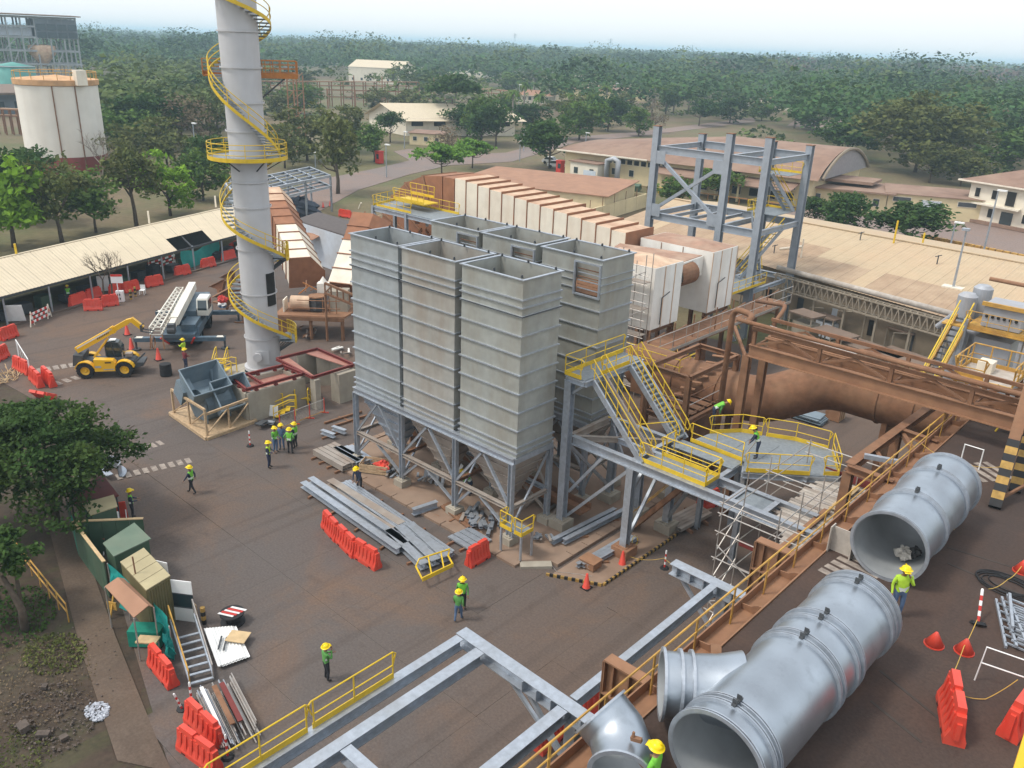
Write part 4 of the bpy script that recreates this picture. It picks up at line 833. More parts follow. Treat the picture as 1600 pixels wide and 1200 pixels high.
for y in (15.6,20.4):
    for s in (-1,1): b=B(); b.prism([(-6.25+s*.5,y-.15,DZ),(-6.25+s*1.0,y-.15,DZ),(-6.25+s*1.0,y-.15,DZ+.42)],(0,.3,0)); obj('timber_wedge',b,WOOD,T)
for p in ((-6.3,15.3),(-6.3,20.6)): b=B(); b.bx(p[0]-.9,p[0]+.9,p[1]-.09,p[1]+.09,DZ,DZ+.13); obj('bearer_timber',b,WOOD,T)
T=thing('steel_duct','big galvanised duct without branch on the deck, a heap of rags in its mouth','duct',(-6.85,29.6,DZ))
duct(T,(-6.75,26.35,zc-.05),(-.02,1,0),6.1,1.18,(.03,2.0,2.12,4.4,4.52,6.07))
for y in (27.5,31.6): b=B(); b.bx(-7.6,-6.0,y-.09,y+.09,DZ,DZ+.1); obj('bearer_timber',b,WOOD,T)
RAG=mat('pale_rag',(.5,.47,.42),rough=.95,var=.3,scale=9); RAGD=mat('dark_rag',(.06,.06,.06),rough=.95,var=.2,scale=9)
def lump(c,s,seed,m,par,n='lump',sub=2,amp=.35):
    rg=np.random.default_rng(seed); b=B(); k=8; vs=[];ph=rg.uniform(0,6,4)
    for i in range(k+1):
        for j in range(12):
            t=PI*i/k; a=2*PI*j/12; q=1+amp*math.sin(3*a+ph[0])*math.sin(2*t+ph[1])+amp*.6*math.sin(5*a+4*t+ph[2]); vs.append((c[0]+s[0]*q*math.sin(t)*math.cos(a),c[1]+s[1]*q*math.sin(t)*math.sin(a),c[2]+s[2]*q*math.cos(t)))
    b.add(vs,[(i*12+j,(i+1)*12+j,(i+1)*12+(j+1)%12,i*12+(j+1)%12) for i in range(k) for j in range(12)]); return obj(n,b,m,par)
T=thing('rag_heap','heap of pale and dark rags lying inside the mouth of the far duct','rags',(-6.55,27.9,DZ+.3))
lump((-6.6,27.8,DZ+.42),(.26,.3,.2),3,RAG,T,'pale_rag'); lump((-6.3,28.0,DZ+.5),(.2,.25,.16),4,RAGD,T,'dark_rag')
T=thing('duct_elbow','short cut galvanised elbow standing on the deck beside the worker with papers','duct elbow',(-8.3,13.4,DZ))
EP=[Vector((-8.98,13.6,10.05)),Vector((-8.72,13.6,9.9)),Vector((-8.45,13.58,9.78)),Vector((-8.1,13.35,9.66)),Vector((-7.85,13.05,9.6)),Vector((-7.7,12.75,9.58))]
b=B(); b.path(EP,.72,36,cap=False); obj('outer_shell',b,GDUCT,T,True); b=B(); b.path(EP,.69,36,cap=False); obj('inner_shell',b,GDIN,T,True)
for e,d in ((EP[0],EP[1]-EP[0]),(EP[-1],EP[-1]-EP[-2])): b=B(); b.lathe(e,[(.68,-.03),(.79,-.03),(.79,.03),(.68,.03)],36,ax=d); obj('flange',b,GALV,T)
b=B(); q=EP[4]+V(.1,.05,.84); b.bar(q,q+V(.25,.05,.05),.1,.1); b.bar(q+V(.05,0,.05),q+V(.05,0,.2),.05,.05); obj('clamp',b,RUST,T)
# steel bracket at the deck edge
T=thing('steel_bracket','pale steel bracket plate standing on the deck edge beside the far duct','bracket',(-8.45,26.9,DZ))
b=B(); b.bx(-8.75,-8.0,26.85,26.89,DZ,DZ+.95); b.bx(-8.79,-8.75,26.6,27.0,DZ,DZ+1.0); b.bx(-8.0,-7.96,26.6,27.0,DZ,DZ+1.0); obj('plate',b,PLANKM,T)
T=thing('angle_offcut','rusty angle offcut leaning at the deck edge behind the duct branch','scrap',(-8.5,18.4,DZ))
b=B(); b.bar((-8.75,18.9,DZ+.35),(-8.0,17.7,DZ+.1),.3,.03); b.bar((-8.72,18.9,DZ+.2),(-8.0,17.7,DZ+.05),.03,.3); obj('offcut',b,RUST,T)
# yellow hazard striped support leg, right edge
T=thing('striped_pillar','rusty gantry leg with black and yellow stripes at the right edge of the deck','gantry leg',(-5.3,35.6,DZ))
for (p,q) in (((-5.4,34.5,DZ),(-6.3,40.5,DZ+6.2)),((-5.2,36.6,DZ),(-6.0,41.0,DZ+6.2))):
    p,q=Vector(p),Vector(q); n=9; b=B(); b.bar(p.lerp(q,.34),q,.42,.4); obj('leg',b,RUST,T)
    for k in range(n): b=B(); b.bar(p.lerp(q,.34*k/n),p.lerp(q,.34*(k+1)/n),.44,.42); obj('hazard_stripe',b,PAINTY if k%2 else BLACK,T)
b=B(); b.bar((-5.4,34.6,DZ+.3),(-4.4,37.2,DZ+.9),.1); b.bar((-5.2,36.7,DZ+.2),(-4.4,37.6,DZ+1.2),.1); obj('stay',b,RUST,T)
# small operator platform at the far corner
T=thing('access_platform','small yellow-railed platform with a ladder at the far end of the deck','platform',(-8.6,45.6,DZ))
z0=DZ+1.7; b=B(); b.bx(-10.2,-7.6,44.2,46.9,z0-.1,z0); obj('floor',b,PLANKM,T); b=B(); b.bx(-10.25,-7.55,44.1,44.2,z0-.25,z0+.06); obj('edge_plate',b,YELD,T)
rail(T,[(-10.2,44.2,z0),(-10.2,46.9,z0),(-7.6,46.9,z0),(-7.6,44.3,z0)],m=YELD,post=1.0,r=.04); rail(T,[(-10.2,44.2,z0),(-8.9,44.2,z0)],m=YELD,post=1.2,r=.04)
for x in (-8.75,-8.15): b=B(); b.bar((x,43.3,DZ),(x,44.1,z0+.1),.06,.1); obj('stringer',b,YELD,T)
for k in range(6): q=(k+.6)/6; b=B(); b.bx(-8.75,-8.15,43.3+.8*q-.1,43.3+.8*q+.1,DZ+1.7*q-.03,DZ+1.7*q); obj('tread',b,YELD,T)
for x in (-10.1,-7.7):
    for y in (44.3,46.8): b=B(); b.bx(x-.08,x+.08,y-.08,y+.08,0 if y>44.5 or x<-9 else DZ,z0-.1); obj('leg',b,RUST,T)
b=B(); b.bx(-9.6,-8.9,45.6,46.4,z0,z0+.55); obj('control_box',b,WWALL,T)
T=thing('yellow_step','small yellow step stand beside the striped gantry leg','step stand',(-7.1,43.0,DZ))
for k in range(3): b=B(); b.bx(-7.5+.2*k,-6.6+.2*k,42.6+.28*k,42.9+.28*k,DZ+.3*k+.28,DZ+.3*k+.33); obj('tread',b,YEL,T)
for x in (-7.5,-6.7): b=B(); b.bar((x,42.6,DZ),(x+.4,43.5,DZ+1.3),.06); b.bx(x+.35,x+.41,43.3,43.36,DZ,DZ+1.3); obj('frame',b,YEL,T)
# cable coil, grey frames, white stand
T=thing('cable_coil','black cable lying in loose coils on the deck by the right edge','cable',(-3.6,29.0,DZ))
b=B(); pts=[]
for k in range(180):
    a=k*.22; rr=.85-.35*((k/180)); pts.append((-3.6+rr*1.25*math.cos(a)+.12*math.sin(k*.05),29.0+rr*.8*math.sin(a)+.1*math.sin(k*.09),DZ+.03+.02*(k%29)/29))
b.path(pts,.022,5); obj('cable',b,BLACK,T)
T=thing('ladder_frames','grey welded ladder frames piled flat on the deck by the right edge','steel frames',(-2.9,26.6,DZ))
for s in range(3):
    o=V(.12*s,.1*s,.1*s); a=.12*s
    for x in (-3.6,-2.3): b=B(); b.bar(V(x,27.8,DZ+.06)+o,V(x+.9+a,25.4,DZ+.06)+o,.07,.09); obj('side_bar',b,GALV,T)
    for k in range(6): q=(k+.5)/6; b=B(); b.bar(V(-3.6+.9*q,27.8-2.4*q,DZ+.08)+o,V(-2.3+.9*q,27.8-2.4*q,DZ+.08)+o,.05,.05); obj('rung',b,GALV,T)
b=B(); b.bar((-3.3,27.9,DZ+.38),(-2.75,26.0,DZ+.42),.08,.1); obj('loose_bar',b,GALV,T)
T=thing('flat_bundle','bundle of pale grey slats on the deck at the right edge','steel bundle',(-3.0,31.5,DZ))
for k in range(7): b=B(); b.bar((-3.6+.17*k,32.0,DZ+.05+.03*(k%2)),(-2.5+.17*k,30.9,DZ+.05+.03*(k%3)),.07,.05); obj('slat',b,GALV,T)
T=thing('white_stand','white tube stand like an empty sign frame beside the deck barriers','stand',(-2.4,23.4,DZ))
b=B(); b.path([(-2.95,23.25,DZ),(-2.9,23.3,DZ+1.15),(-1.75,23.5,DZ+1.15),(-1.75,23.5,DZ)],.022,6); obj('frame',b,WHITE,T); b=B(); b.tube((-2.92,23.27,DZ+.62),(-1.75,23.5,DZ+.62),.02,6); obj('cross_bar',b,WHITE,T)
T=thing('white_stand','white tube stand standing behind the far end of the far duct','stand',(-7.57,37.91,8.80))
q=Vector((-7.60,37.63,8.80)); b=B(); b.path([q,q+V(0,0,.95),q+V(.75,.0,.95),q+V(.75,0,0)],.03,6); obj('frame',b,WHITE,T)
# yellow machine corner in the lower right
T=thing('yellow_crane_hook_block','yellow painted hoist corner entering the picture at the lower right','hoist',(-1.1,15.6,14))
b=B(); p=Vector((-0.82,15.30,14.50)); q=Vector((-0.63,12.78,14.50)); b.bar(p,q,.32,.5,ou=-.1); obj('housing',b,TELY,T)
# ---------------- tape ropes on the deck ----------------
def rope(name,label,pts,m,r=.012,sag=.15):
    P=[Vector(p) for p in pts]; out=[]
    for a,c in zip(P,P[1:]):
        for k in range(8): q=k/8; out.append(a.lerp(c,q)-V(0,0,sag*4*q*(1-q)))
    out.append(P[-1]); b=B(); b.path(out,r,5); o=obj(name,b,m); o['label']=label; o['category']='rope'; return o
ROPE=mat('yellow_barrier_rope',(.55,.36,.08),rough=.8,var=.15,scale=5)

# ---------------- people ----------------
def person(label,loc,face,pose='stand',top=None,legs=None,vest=None,stride=0.0,lean=0.0,group='site workers in yellow helmets',paper=False,hgt=1.79,sleeve=None):
    """body: one skinned surface over a posed skeleton; vest, bands and helmet are its children"""
    J={}; R={}; E=[]; seg={}
    def j(n,p,r,par=None,tag=None):
        J[n]=Vector(p); R[n]=r
        if par: E.append((par,n)); seg[(par,n)]=tag
    cy,sy_=math.cos(lean),math.sin(lean)
    drop=.0
    kneel=pose=='kneel'
    pz=.52 if kneel else .93-.04*abs(stride)
    def up(x,y,z): # upper body point relative to pelvis, tilted forward by lean
        return (x, y*cy+z*sy_, pz+z*cy-y*sy_)
    j('pel',(0,0,pz),.135)
    j('waist',up(0,.005,.14),.125,'pel','torso'); j('chest',up(0,.0,.36),.155,'waist','torso'); j('neckb',up(0,-.01,.535),.075,'chest','torso'); j('neck',up(0,.012,.60),.052,'neckb','neck'); j('jaw',up(0,.035,.66),.072,'neck','head'); j('head',up(0,.02,.735),.098,'jaw','head'); j('top',up(0,.01,.80),.07,'head','head')
    for s,n in ((-1,'L'),(1,'R')):
        st=stride*s
        j('hip'+n,(s*.095,0,pz-.05),.098,'pel','thigh')
        if kneel:
            j('kn'+n,(s*.13,.40 if s<0 else .15,.50 if s<0 else .08),.062,'hip'+n,'thigh'); j('an'+n,(s*.13,.36 if s<0 else -.28,.09),.042,'kn'+n,'shin'); j('toe'+n,(s*.14,.55 if s<0 else -.36,.045),.036,'an'+n,'foot')
        else:
            ky=.20*st+.03; fy=.42*st; lift=.05 if st<-.3 else 0
            j('kn'+n,(s*.105,ky,.49),.063,'hip'+n,'thigh'); j('an'+n,(s*.11,fy-.02,.09+lift),.043,'kn'+n,'shin'); j('toe'+n,(s*.13,fy+.15,.042+lift*.3),.037,'an'+n,'foot')
        sh=up(s*.175,-.005,.475); j('sh'+n,sh,.068,'chest','torso')
        A={'stand':((.235,.0,.21),(.245,.10,-.03)),'walk':((.225,-.16*st*1.3,.23),(.235,-.32*st+.08,.02)),'front':((.225,.06,.22),(.13,.30,.17)),'phone':((.24,.13,.27),(.08,.2,.55)) if s>0 else ((.23,.10,.26),(.02,.26,.36)),'point':((.24,.1,.25),(.10,.28,.3)) if s<0 else ((.25,.0,.21),(.26,.12,-.02)),'bend':((.21,.16,.24),(.14,.36,.10)),'hips':((.31,-.10,.24),(.20,.07,.10)),'kneel':((.20,.15,.24),(.12,.34,.06)),'eye':((.25,.12,.30),(.10,.16,.60)) if s<0 else ((.25,.0,.21),(.26,.12,-.02)),'read':((.225,.06,.22),(.12,.30,.26))}[pose]
        el=A[0]; ha=A[1]; j('el'+n,up(s*el[0],el[1],el[2]),.045,'sh'+n,'armu'); j('wr'+n,up(s*ha[0],ha[1],ha[2]),.03,'el'+n,'armf')
        d=(J['wr'+n]-J['el'+n]).normalized(); j('pa'+n,J['wr'+n]+d*.075,.034,'wr'+n,'hand')
    names=list(J); me=bpy.data.meshes.new('sk'); me.from_pydata([J[n] for n in names],[(names.index(a),names.index(c)) for a,c in E],[])
    o=bpy.data.objects.new('sk',me); COL.objects.link(o)
    md=o.modifiers.new('s','SKIN'); md.use_smooth_shade=True; o.modifiers.new('u','SUBSURF').levels=1
    for i,n in enumerate(names):
        sv=me.skin_vertices[0].data[i]; r=R[n]
        fx={'pel':(1.12,.86),'waist':(1.12,.82),'chest':(1.15,.78)}.get(n,(1,1)); sv.radius=(r*fx[0],r*fx[1]); sv.use_root=(n=='pel')
    dg=bpy.context.evaluated_depsgraph_get(); ev=bpy.data.meshes.new_from_object(o.evaluated_get(dg)); bpy.data.objects.remove(o); bpy.data.meshes.remove(me)
    vs=[v.co.copy() for v in ev.vertices]; fs=[tuple(p.vertices) for p in ev.polygons]; nr=[p.normal.copy() for p in ev.polygons]; vn=[v.normal.copy() for v in ev.vertices]
    bpy.data.meshes.remove(ev)
    SG=[(J[a],J[c],t) for (a,c),t in seg.items()]
    def near(c):
        bd,bt,bq=9,None,0
        for a,e,t in SG:
            ab=e-a; q=max(0,min(1,(c-a).dot(ab)/max(ab.dot(ab),1e-9))); d=(c-(a+ab*q)).length
            if d<bd: bd,bt,bq=d,t,q
        return bt,bq
    tops=top or SHIRTG; lg=legs or CHAR; slots=[tops,lg,SKIN,BOOT]; mi=[]; tg=[]
    ix={'torso':0,'armu':0,'armf':0,'neck':2,'head':2,'hand':2,'thigh':1,'shin':1,'foot':3}
    for f in fs:
        c=sum((vs[i] for i in f),Vector())/len(f); t,q=near(c); tg.append((t,c))
        k=ix[t]
        if t=='armf' and sleeve=='short': k=2
        if t=='torso' and ((c-J['pel']).dot(J['chest']-J['pel'])<.02): k=1
        mi.append(k)
    bb=B(); bb.v=[tuple(v) for v in vs]; bb.f=list(fs)
    n0=len(bb.f)
    for s,n in ((-1,'L'),(1,'R')):     # five unequal bent fingers rooted in the palm
        d=(J['pa'+n]-J['wr'+n]).normalized(); sd=d.cross(V(0,0,1)); sd=(sd if sd.length>.2 else V(1,0,0)).normalized(); dn=d.cross(sd).normalized()
        if dn.z>0: dn=-dn
        for k in range(4):
            ln=(.075,.088,.083,.064)[k]; p0=J['pa'+n]+sd*((k-1.5)*.017)+d*.01; p1=p0+d*ln*.55; p2=p1+(d*.8+dn*.6).normalized()*ln*.45; bb.path([p0,p1,p2],[.0095,.0088,.0072],5)
        p0=J['wr'+n]+d*.03+sd*.026; p1=p0+(d*.5+sd*.8).normalized()*.04; p2=p1+d*.03; bb.path([p0,p1,p2],[.011,.0095,.008],5)
    hu=(J['top']-J['jaw']).normalized(); hf=V(0,cy,-sy_)
    nb=J['jaw']+hu*.035+hf*.07; bb.add([nb+hu*.03,nb-V(1,0,0)*.014,nb+V(1,0,0)*.014,nb+hf*.03-hu*.005],[(0,1,3),(0,3,2),(1,2,3)])
    for s in (-1,1): e=J['jaw']+hu*.05+V(s*.085,0,0); bb.box(e,(.016,.035,.055))
    mi+= [2]*(len(bb.f)-n0)
    T=obj('person',bb,slots,None,True); T.data.polygons.foreach_set('material_index',mi); T['label']=label; T['category']='person'; T['group']=group
    OFF[T.name]=Vector((0,0,0))
    def shellof(sel,off,name,m,par):
        idx={}; b=B()
        for f,(t,c) in zip(fs,tg):
            if sel(t,c):
                ff=[]
                for i in f:
                    if i not in idx: idx[i]=len(b.v); b.v.append(tuple(vs[i]+vn[i]*off))
                    ff.append(idx[i])
                b.f.append(tuple(ff))
        return obj(name,b,m,par,True) if b.f else None
    up_=(J['chest']-J['pel']).normalized()
    if vest:
        vo=shellof(lambda t,c: t=='torso' and (c-J['pel']).dot(up_)>.03,.013,'hi_vis_vest',vest,T)
        shellof(lambda t,c: t=='torso' and .11<(c-J['pel']).dot(up_)<.19,.018,'reflective_band',BAND,vo or T)
    else: shellof(lambda t,c: t=='torso' and .17<(c-J['pel']).dot(up_)<.25,.008,'shirt_band',BAND,T) if top is SHIRTG else None
    hc=J['head']+hu*.035; b=B(); b.lathe(hc,[(.175,-.005),(.135,.012),(.128,.05),(.105,.095),(.06,.122),(.0,.13)],18,ax=hu); b.bar(hc+hf*.11+hu*.0,hc+hf*.205-hu*.012,.17,.012); b.bar(hc-hf*.09+hu*.118,hc+hf*.09+hu*.118,.03,.03)
    obj('helmet',b,HELM,T,True)
    if paper:
        m=(J['paL']+J['paR'])/2+V(0,.08,.03); b=B(); b.box(m,(.22,.30,.006),rx=.6); obj('paper_sheet',b,WHITE,T)
    T.location=loc; T.rotation_euler=(0,0,face); k=hgt/1.74; T.scale=(k*1.1,k*1.1,k); return T
def fc(dx,dy): return math.atan2(-dx,dy)          # facing angle for a world direction
# picture directions on the ground: right=(.74,.67), away=(-.67,.74)
person('worker in green shirt alone on the slabs above the yellow guard rail',(-24.27,16.03,0.00),fc(.2,.95),'phone',SHIRTG,CHAR,None)
person('worker in green vest walking left across the yard past the dashed marking',(-42.63,19.75,0.00),fc(-.80,-.55),'walk',NAVY,CHAR,VEST,stride=.55)
person('worker in green vest standing beside the tilted orange board at the green huts',(-42.28,16.07,0.00),fc(.3,.8),'front',NAVY,CHAR,VEST)
person('worker in pale lime vest standing apart, left of the group of four',(-42.38,24.71,0.00),fc(.7,.6),'front',NAVY,NAVY,VESTY)
person('worker in green vest and blue jeans at the left of the group of four',(-43.94,26.16,0.00),fc(.75,.2),'front',SHIRTG,DENIM,VEST)
person('worker in a blue shirt, the only one without green, in the group of four',(-44.05,26.72,0.00),fc(.5,-.7),'stand',DENIM,DENIM,None)
person('worker in green vest turning his back, front of the group of four',(-43.14,26.74,0.00),fc(-.5,.75),'hips',SHIRTG,CHAR,VEST)
person('worker in green vest with arms folded at the right of the group of four',(-43.62,27.45,0.00),fc(-.75,-.3),'front',NAVY,CHAR,VEST)
person('worker in light green and blue jeans walking in front of another, centre yard',(-23.26,22.67,0.00),fc(-.5,.8),'walk',SHIRTG,DENIM,None,stride=.4,hgt=1.68)
person('worker in green with black harness straps walking behind the one in jeans',(-23.73,23.37,0.00),fc(.62,-.6),'walk',SHIRTG,CHAR,VEST,stride=.25,hgt=1.8)
person('worker in dark overalls at the head of the long beam stack',(-36.15,26.90,0.00),fc(.3,-.8),'bend',NAVY,CHAR,None,lean=.35)
person('worker in green vest bending under the silo hoppers',(-31.23,31.30,0.00),fc(-.7,-.3),'bend',SHIRTG,NAVY,VEST,lean=.7)
MAROON=mat('maroon_overall',(.17,.025,.03),rough=.8,var=.1,scale=6)
person('worker in maroon beside the crane, nearer of the pair',(-61.31,29.09,0.00),fc(-.1,.9),'front',MAROON,NAVY,None)
person('worker in yellow-green pointing beside the crane, further of the pair',(-63.53,30.13,0.00),fc(-.8,-.5),'point',VESTY,NAVY,None)
person('worker in green vest bending over the grey pole on the many-sided platform',(-16.76,37.56,5.70),fc(-.9,-.4),'bend',NAVY,NAVY,VEST,lean=.45)
person('worker in green crouching on the scaffold by the rusty frame',(-20.64,39.77,5.70),fc(.7,.5),'bend',SHIRTG,NAVY,VEST,lean=1.0)
person('worker in lime vest and jeans between the two big ducts',(-5.66,24.58,8.80),fc(.55,-.8),'eye',VESTY,DENIM,VESTY)
person('worker in green shirt reading papers beside the cut elbow',(-7.12,13.2,8.8),fc(-.9,-.15),'read',VEST,NAVY,None,paper=True,sleeve='short')
person('dark clothed worker in a green vest in the shade of the long shed',(-85.30,29.54,0.00),fc(.8,-.4),'stand',NAVY,CHAR,VEST)
T=thing('timber_pole','long grey pole held slanting by the worker on the many-sided platform','pole',(-17.04,37.12,5.75)); b=B(); b.tube(Vector((-17.30,37.27,5.75)),Vector((-16.97,37.64,6.55)),.035,6); obj('pole',b,SCAF,T)

# ---------------- orange water barriers ----------------
def make_barrier():
    T=thing('barrier','x','barrier'); L=.8
    prof=[(-.25,0),(.25,0),(.25,.16),(.15,.42),(.11,.78),(.11,.84),(-.11,.84),(-.11,.78),(-.15,.42),(-.25,.16)]
    b=B(); b.prism([(-L,y,z) for y,z in prof],(2*L,0,0)); obj('body',b,ORANGE,T)
    b=B(); b.prism([(-L+.12,y,z) for y,z in ((-.12,.84),(.12,.84),(.10,1.0),(-.10,1.0))],(L-.2,0,0)); b.prism([(.08,y,z) for y,z in ((-.12,.84),(.12,.84),(.10,1.0),(-.10,1.0))],(L-.2,0,0)); b.bx(-.08,.08,-.07,.07,.84,.93); obj('top_ridge',b,ORANGE,T)
    b=B()
    for x in (-.62,-.38,-.13,.13,.38,.62):
        for s in (-1,1): b.hexa([(x-.05,s*.255,.05),(x+.05,s*.255,.05),(x+.05,s*.225,.05),(x-.05,s*.225,.05),(x-.05,s*.14,.80),(x+.05,s*.14,.80),(x+.05,s*.10,.80),(x-.05,s*.10,.80)])
    o=obj('ribs',b,ORANGE,T); o['kind']='stuff'
    b=B(); b.bx(-L-.05,-L,-.06,.06,.1,.75); b.bx(L,L+.05,-.06,.06,.2,.65); o=obj('end_lugs',b,ORANGE,T)
    for x in (-.45,.45): b=B(); b.bx(x-.09,x+.09,-.256,.256,.02,.09); obj('fork_slot',b,DARK,T)
    return T
BP=make_barrier(); first=[True]
def barrier(label,p,q,group,z=0,ln=None,tilt=0):
    p,q=Vector(p),Vector(q); c=(p+q)/2; L=(q-p).length; L=max(1.45,min(2.3,L)); rz=math.atan2((q-p).y,(q-p).x)
    if first[0]: T=BP; first[0]=False
    else: T=dup(BP,c,rz)
    T.location=c; T.rotation_euler=(tilt,0,rz); T.scale=(L/1.6,1.05,1.12); T['label']=label; T['group']=group; return T
g1='orange barriers in a line before the beam stacks'
barrier('first barrier of the staggered line along the long beams, furthest up the yard',(-34.37,23.15,0.00),(-32.60,22.75,0.00),g1)
barrier('middle barrier of the staggered line along the long beams',(-32.62,22.81,0.00),(-30.74,22.48,0.00),g1)
barrier('last barrier of the staggered line along the long beams, nearest the camera',(-30.89,22.59,0.00),(-29.08,22.62,0.00),g1)
barrier('lone barrier standing beside the foot of the long beams, right of the yellow rail frame',(-26.07,26.04,0.00),(-26.12,27.50,0.00),g1)
g2='orange barriers lying about the left gate'
barrier('barrier at the gate beside the thin white frame, upper of the gate barriers',(-70.40,19.59,0.00),(-68.10,19.86,0.00),g2)
barrier('barrier second from the white frame among the gate barriers',(-67.18,19.67,0.00),(-64.87,19.52,0.00),g2)
barrier('barrier above the tree crown nearest the telehandler',(-66.92,20.36,0.00),(-64.10,20.19,0.00),g2)
barrier('fallen pale barrier just above the tree crown',(-63.61,18.89,0.00),(-62.19,19.55,0.00),g2,tilt=.9)
barrier('barrier cut by the left picture edge beside the kerb opposite the shed',(-72.70,18.95,0.00),(-73.66,20.11,0.00),g2)
barrier('barrier at the left picture edge below the tilted white board',(-77.78,20.98,0.00),(-78.50,22.48,-0.00),g2)
g3='orange barriers along the long shed'
barrier('left barrier of the cluster under the shed, half in the shade',(-83.98,29.08,0.00),(-84.98,30.93,0.00),g3)
barrier('front left barrier of the cluster beside the white sign post',(-82.12,29.64,0.00),(-81.22,31.01,0.00),g3)
barrier('front right barrier of the cluster, touching the white sign post',(-82.24,31.45,0.00),(-81.94,32.81,0.00),g3)
barrier('barrier behind the cluster in the shed opening',(-85.12,31.11,0.00),(-85.80,32.77,0.00),g3)
barrier('barrier under the pale blue board in the shed',(-85.47,33.53,0.00),(-86.03,35.08,0.00),g3)
barrier('barrier by the striped bollards and white chair',(-85.49,34.97,0.00),(-85.93,36.70,0.00),g3)
barrier('barrier at the foot of the shed post left of the striped boards',(-86.18,37.57,0.00),(-86.28,39.43,0.00),g3)
barrier('barrier between the striped boards and the teal tarpaulin',(-88.36,41.92,0.00),(-88.63,43.78,0.00),g3)
barrier('barrier in front of the teal tarpaulin',(-89.66,45.72,0.00),(-90.05,47.60,0.00),g3)
barrier('barrier with a white card right of the teal tarpaulin',(-91.42,49.35,0.00),(-91.95,51.25,0.00),g3)
barrier('furthest barrier under the shed by the white door',(-94.40,51.91,0.00),(-96.16,54.16,0.00),g3)
g4='orange barriers behind the grey shed'
barrier('orange barrier lying behind the dark grey shed roof',(-106.21,76.73,0.00),(-103.19,77.43,0.00),g4)
g5='orange barriers at the lower left'
barrier('barrier with a pale panel leaning on it beside the metal steps',(-30.36,11.45,0.00),(-28.29,11.35,0.00),g5)
barrier('rear one of two barriers beside the tube bundle',(-26.30,10.97,0.00),(-24.08,11.06,0.00),g5)
barrier('front one of two barriers beside the tube bundle, at the yellow rail end',(-25.20,10.09,0.00),(-23.12,10.40,0.00),g5)
g6='red barriers on the deck'
barrier('barrier on the deck standing end-on with white slots, left of its twin',(-3.29,21.86,8.80),(-2.59,20.19,8.80),g6)
barrier('barrier on the deck cut by the right picture edge, beside the yellow hoist',(-1.69,21.17,8.80),(-1.49,23.91,8.80),g6)
g7='red barriers below the deck'
barrier('red barrier seen below the deck edge through the handrail by the portal frame',(-15.35,21.92,0.00),(-14.87,23.60,0.00),g7)
barrier('red barrier in the shade below the lower walkway',(-20.88,39.86,0.00),(-20.43,41.30,0.00),g7)
barrier('red barrier below the open beam frame, half behind its column',(-15.39,19.53,0.00),(-15.40,20.53,-0.00),g7)
# white slots on the deck barrier
# ---------------- cones, posts ----------------
def make_cone(low=False):
    T=thing('traffic_cone','x','traffic cone'); h=.42 if low else .72
    b=B(); b.lathe((0,0,.03),[(.0,h),(.035,h),(.05,h-.02),(.17 if not low else .27,.02),(.19,.0)],16); obj('cone',b,ORANGE,T,True)
    b=B(); 
    if low: b.lathe((0,0,0),[(0,.03),(.29,.03),(.29,0),(0,0)],16)
    else: b.bx(-.21,.21,-.21,.21,0,.035)
    obj('base',b,ORANGE if low else BLACK,T)
    if not low: b=B(); b.lathe((0,0,.03),[(.083,.46),(.112,.29)],16); obj('white_band',b,WHITE,T,True)
    return T
C0=make_cone(); C1=make_cone(True); gc='traffic cones'
for i,(p,lab) in enumerate((((-68.69,28.08,0.00),'cone on the road below the telehandler boom tip'),((-72.62,29.48,0.00),'cone half hidden behind the raised telehandler boom'),((-64.91,28.58,0.00),'cone left of the crane boom end'),((-20.69,29.03,0.00),'cone at the corner of the black and yellow kerb'),((-20.63,31.98,0.00),'cone inside the striped kerb beside the rusty pedestal'),((-113.08,79.06,0.00),'left one of two orange cones behind the steel canopy'),((-113.35,80.60,-0.00),'right one of two orange cones behind the steel canopy'))):
    T=C0 if i==0 else dup(C0,p); T.location=p; T['label']=lab; T['group']=gc; T.scale=(1.35,1.35,1.35) if i<3 else (1.1,1.1,1.1)
for i,(p,lab) in enumerate((((-4.31,24.04,8.80),'flat orange cone alone on the deck'),((-3.56,24.36,8.80),'flat orange cone on the deck under the striped post'),((-3.45,30.34,8.80),'flat orange cone at the right edge by the cable coil'))):
    T=C1 if i==0 else dup(C1,p); T.location=p; T['label']=lab; T['group']='flat orange cones on the deck'
def make_post():
    T=thing('delineator_post','x','delineator'); b=B(); b.lathe((0,0,0),[(0,.09),(.2,.09),(.26,.0),(0,0)],8); obj('rubber_base',b,BLACK,T)
    for k in range(6): b=B(); b.tube((0,0,.09+.16*k),(0,0,.25+.16*k),.045,8); obj('post_band',b,WHITE if k in(1,3,5) else REDP,T)
    b=B(); b.lathe((0,0,1.05),[(.045,0),(.03,.05),(0,.06)],8); obj('cap',b,WHITE,T); return T
P0=make_post(); gp='red and white delineator posts'
for i,(p,lab,rx) in enumerate((((-18.87,33.29,0.00),'delineator post beyond the striped kerb, roped to the pedestal',0),((-15.89,33.04,0.00),'delineator post behind the galvanised beam stub',0),((-45.86,25.47,0.00),'delineator post beside the timber skid, left of the group of four',0),((-26.94,11.01,0.00),'delineator post at the foot of the metal steps',.3),((-23.48,11.01,0.00),'delineator post by the tube bundle at the yellow rail',0),((-26.94,11.42,0.00),'delineator post between the steps and the tube bundle',0),((-3.65,26.08,8.80),'delineator post on the deck leaning over the flat cone',-.55))):
    T=P0 if i==0 else dup(P0,p); T.location=p; T.rotation_euler=(rx,0,.4); T['label']=lab; T['group']=gp
rope('barrier_rope','thin yellow rope from the rusty pedestal past the delineator posts',[(-20.08,31.84,0.80),(-18.65,32.71,1.00),(-15.68,32.38,1.00),(-14.21,31.99,1.40)],ROPE)
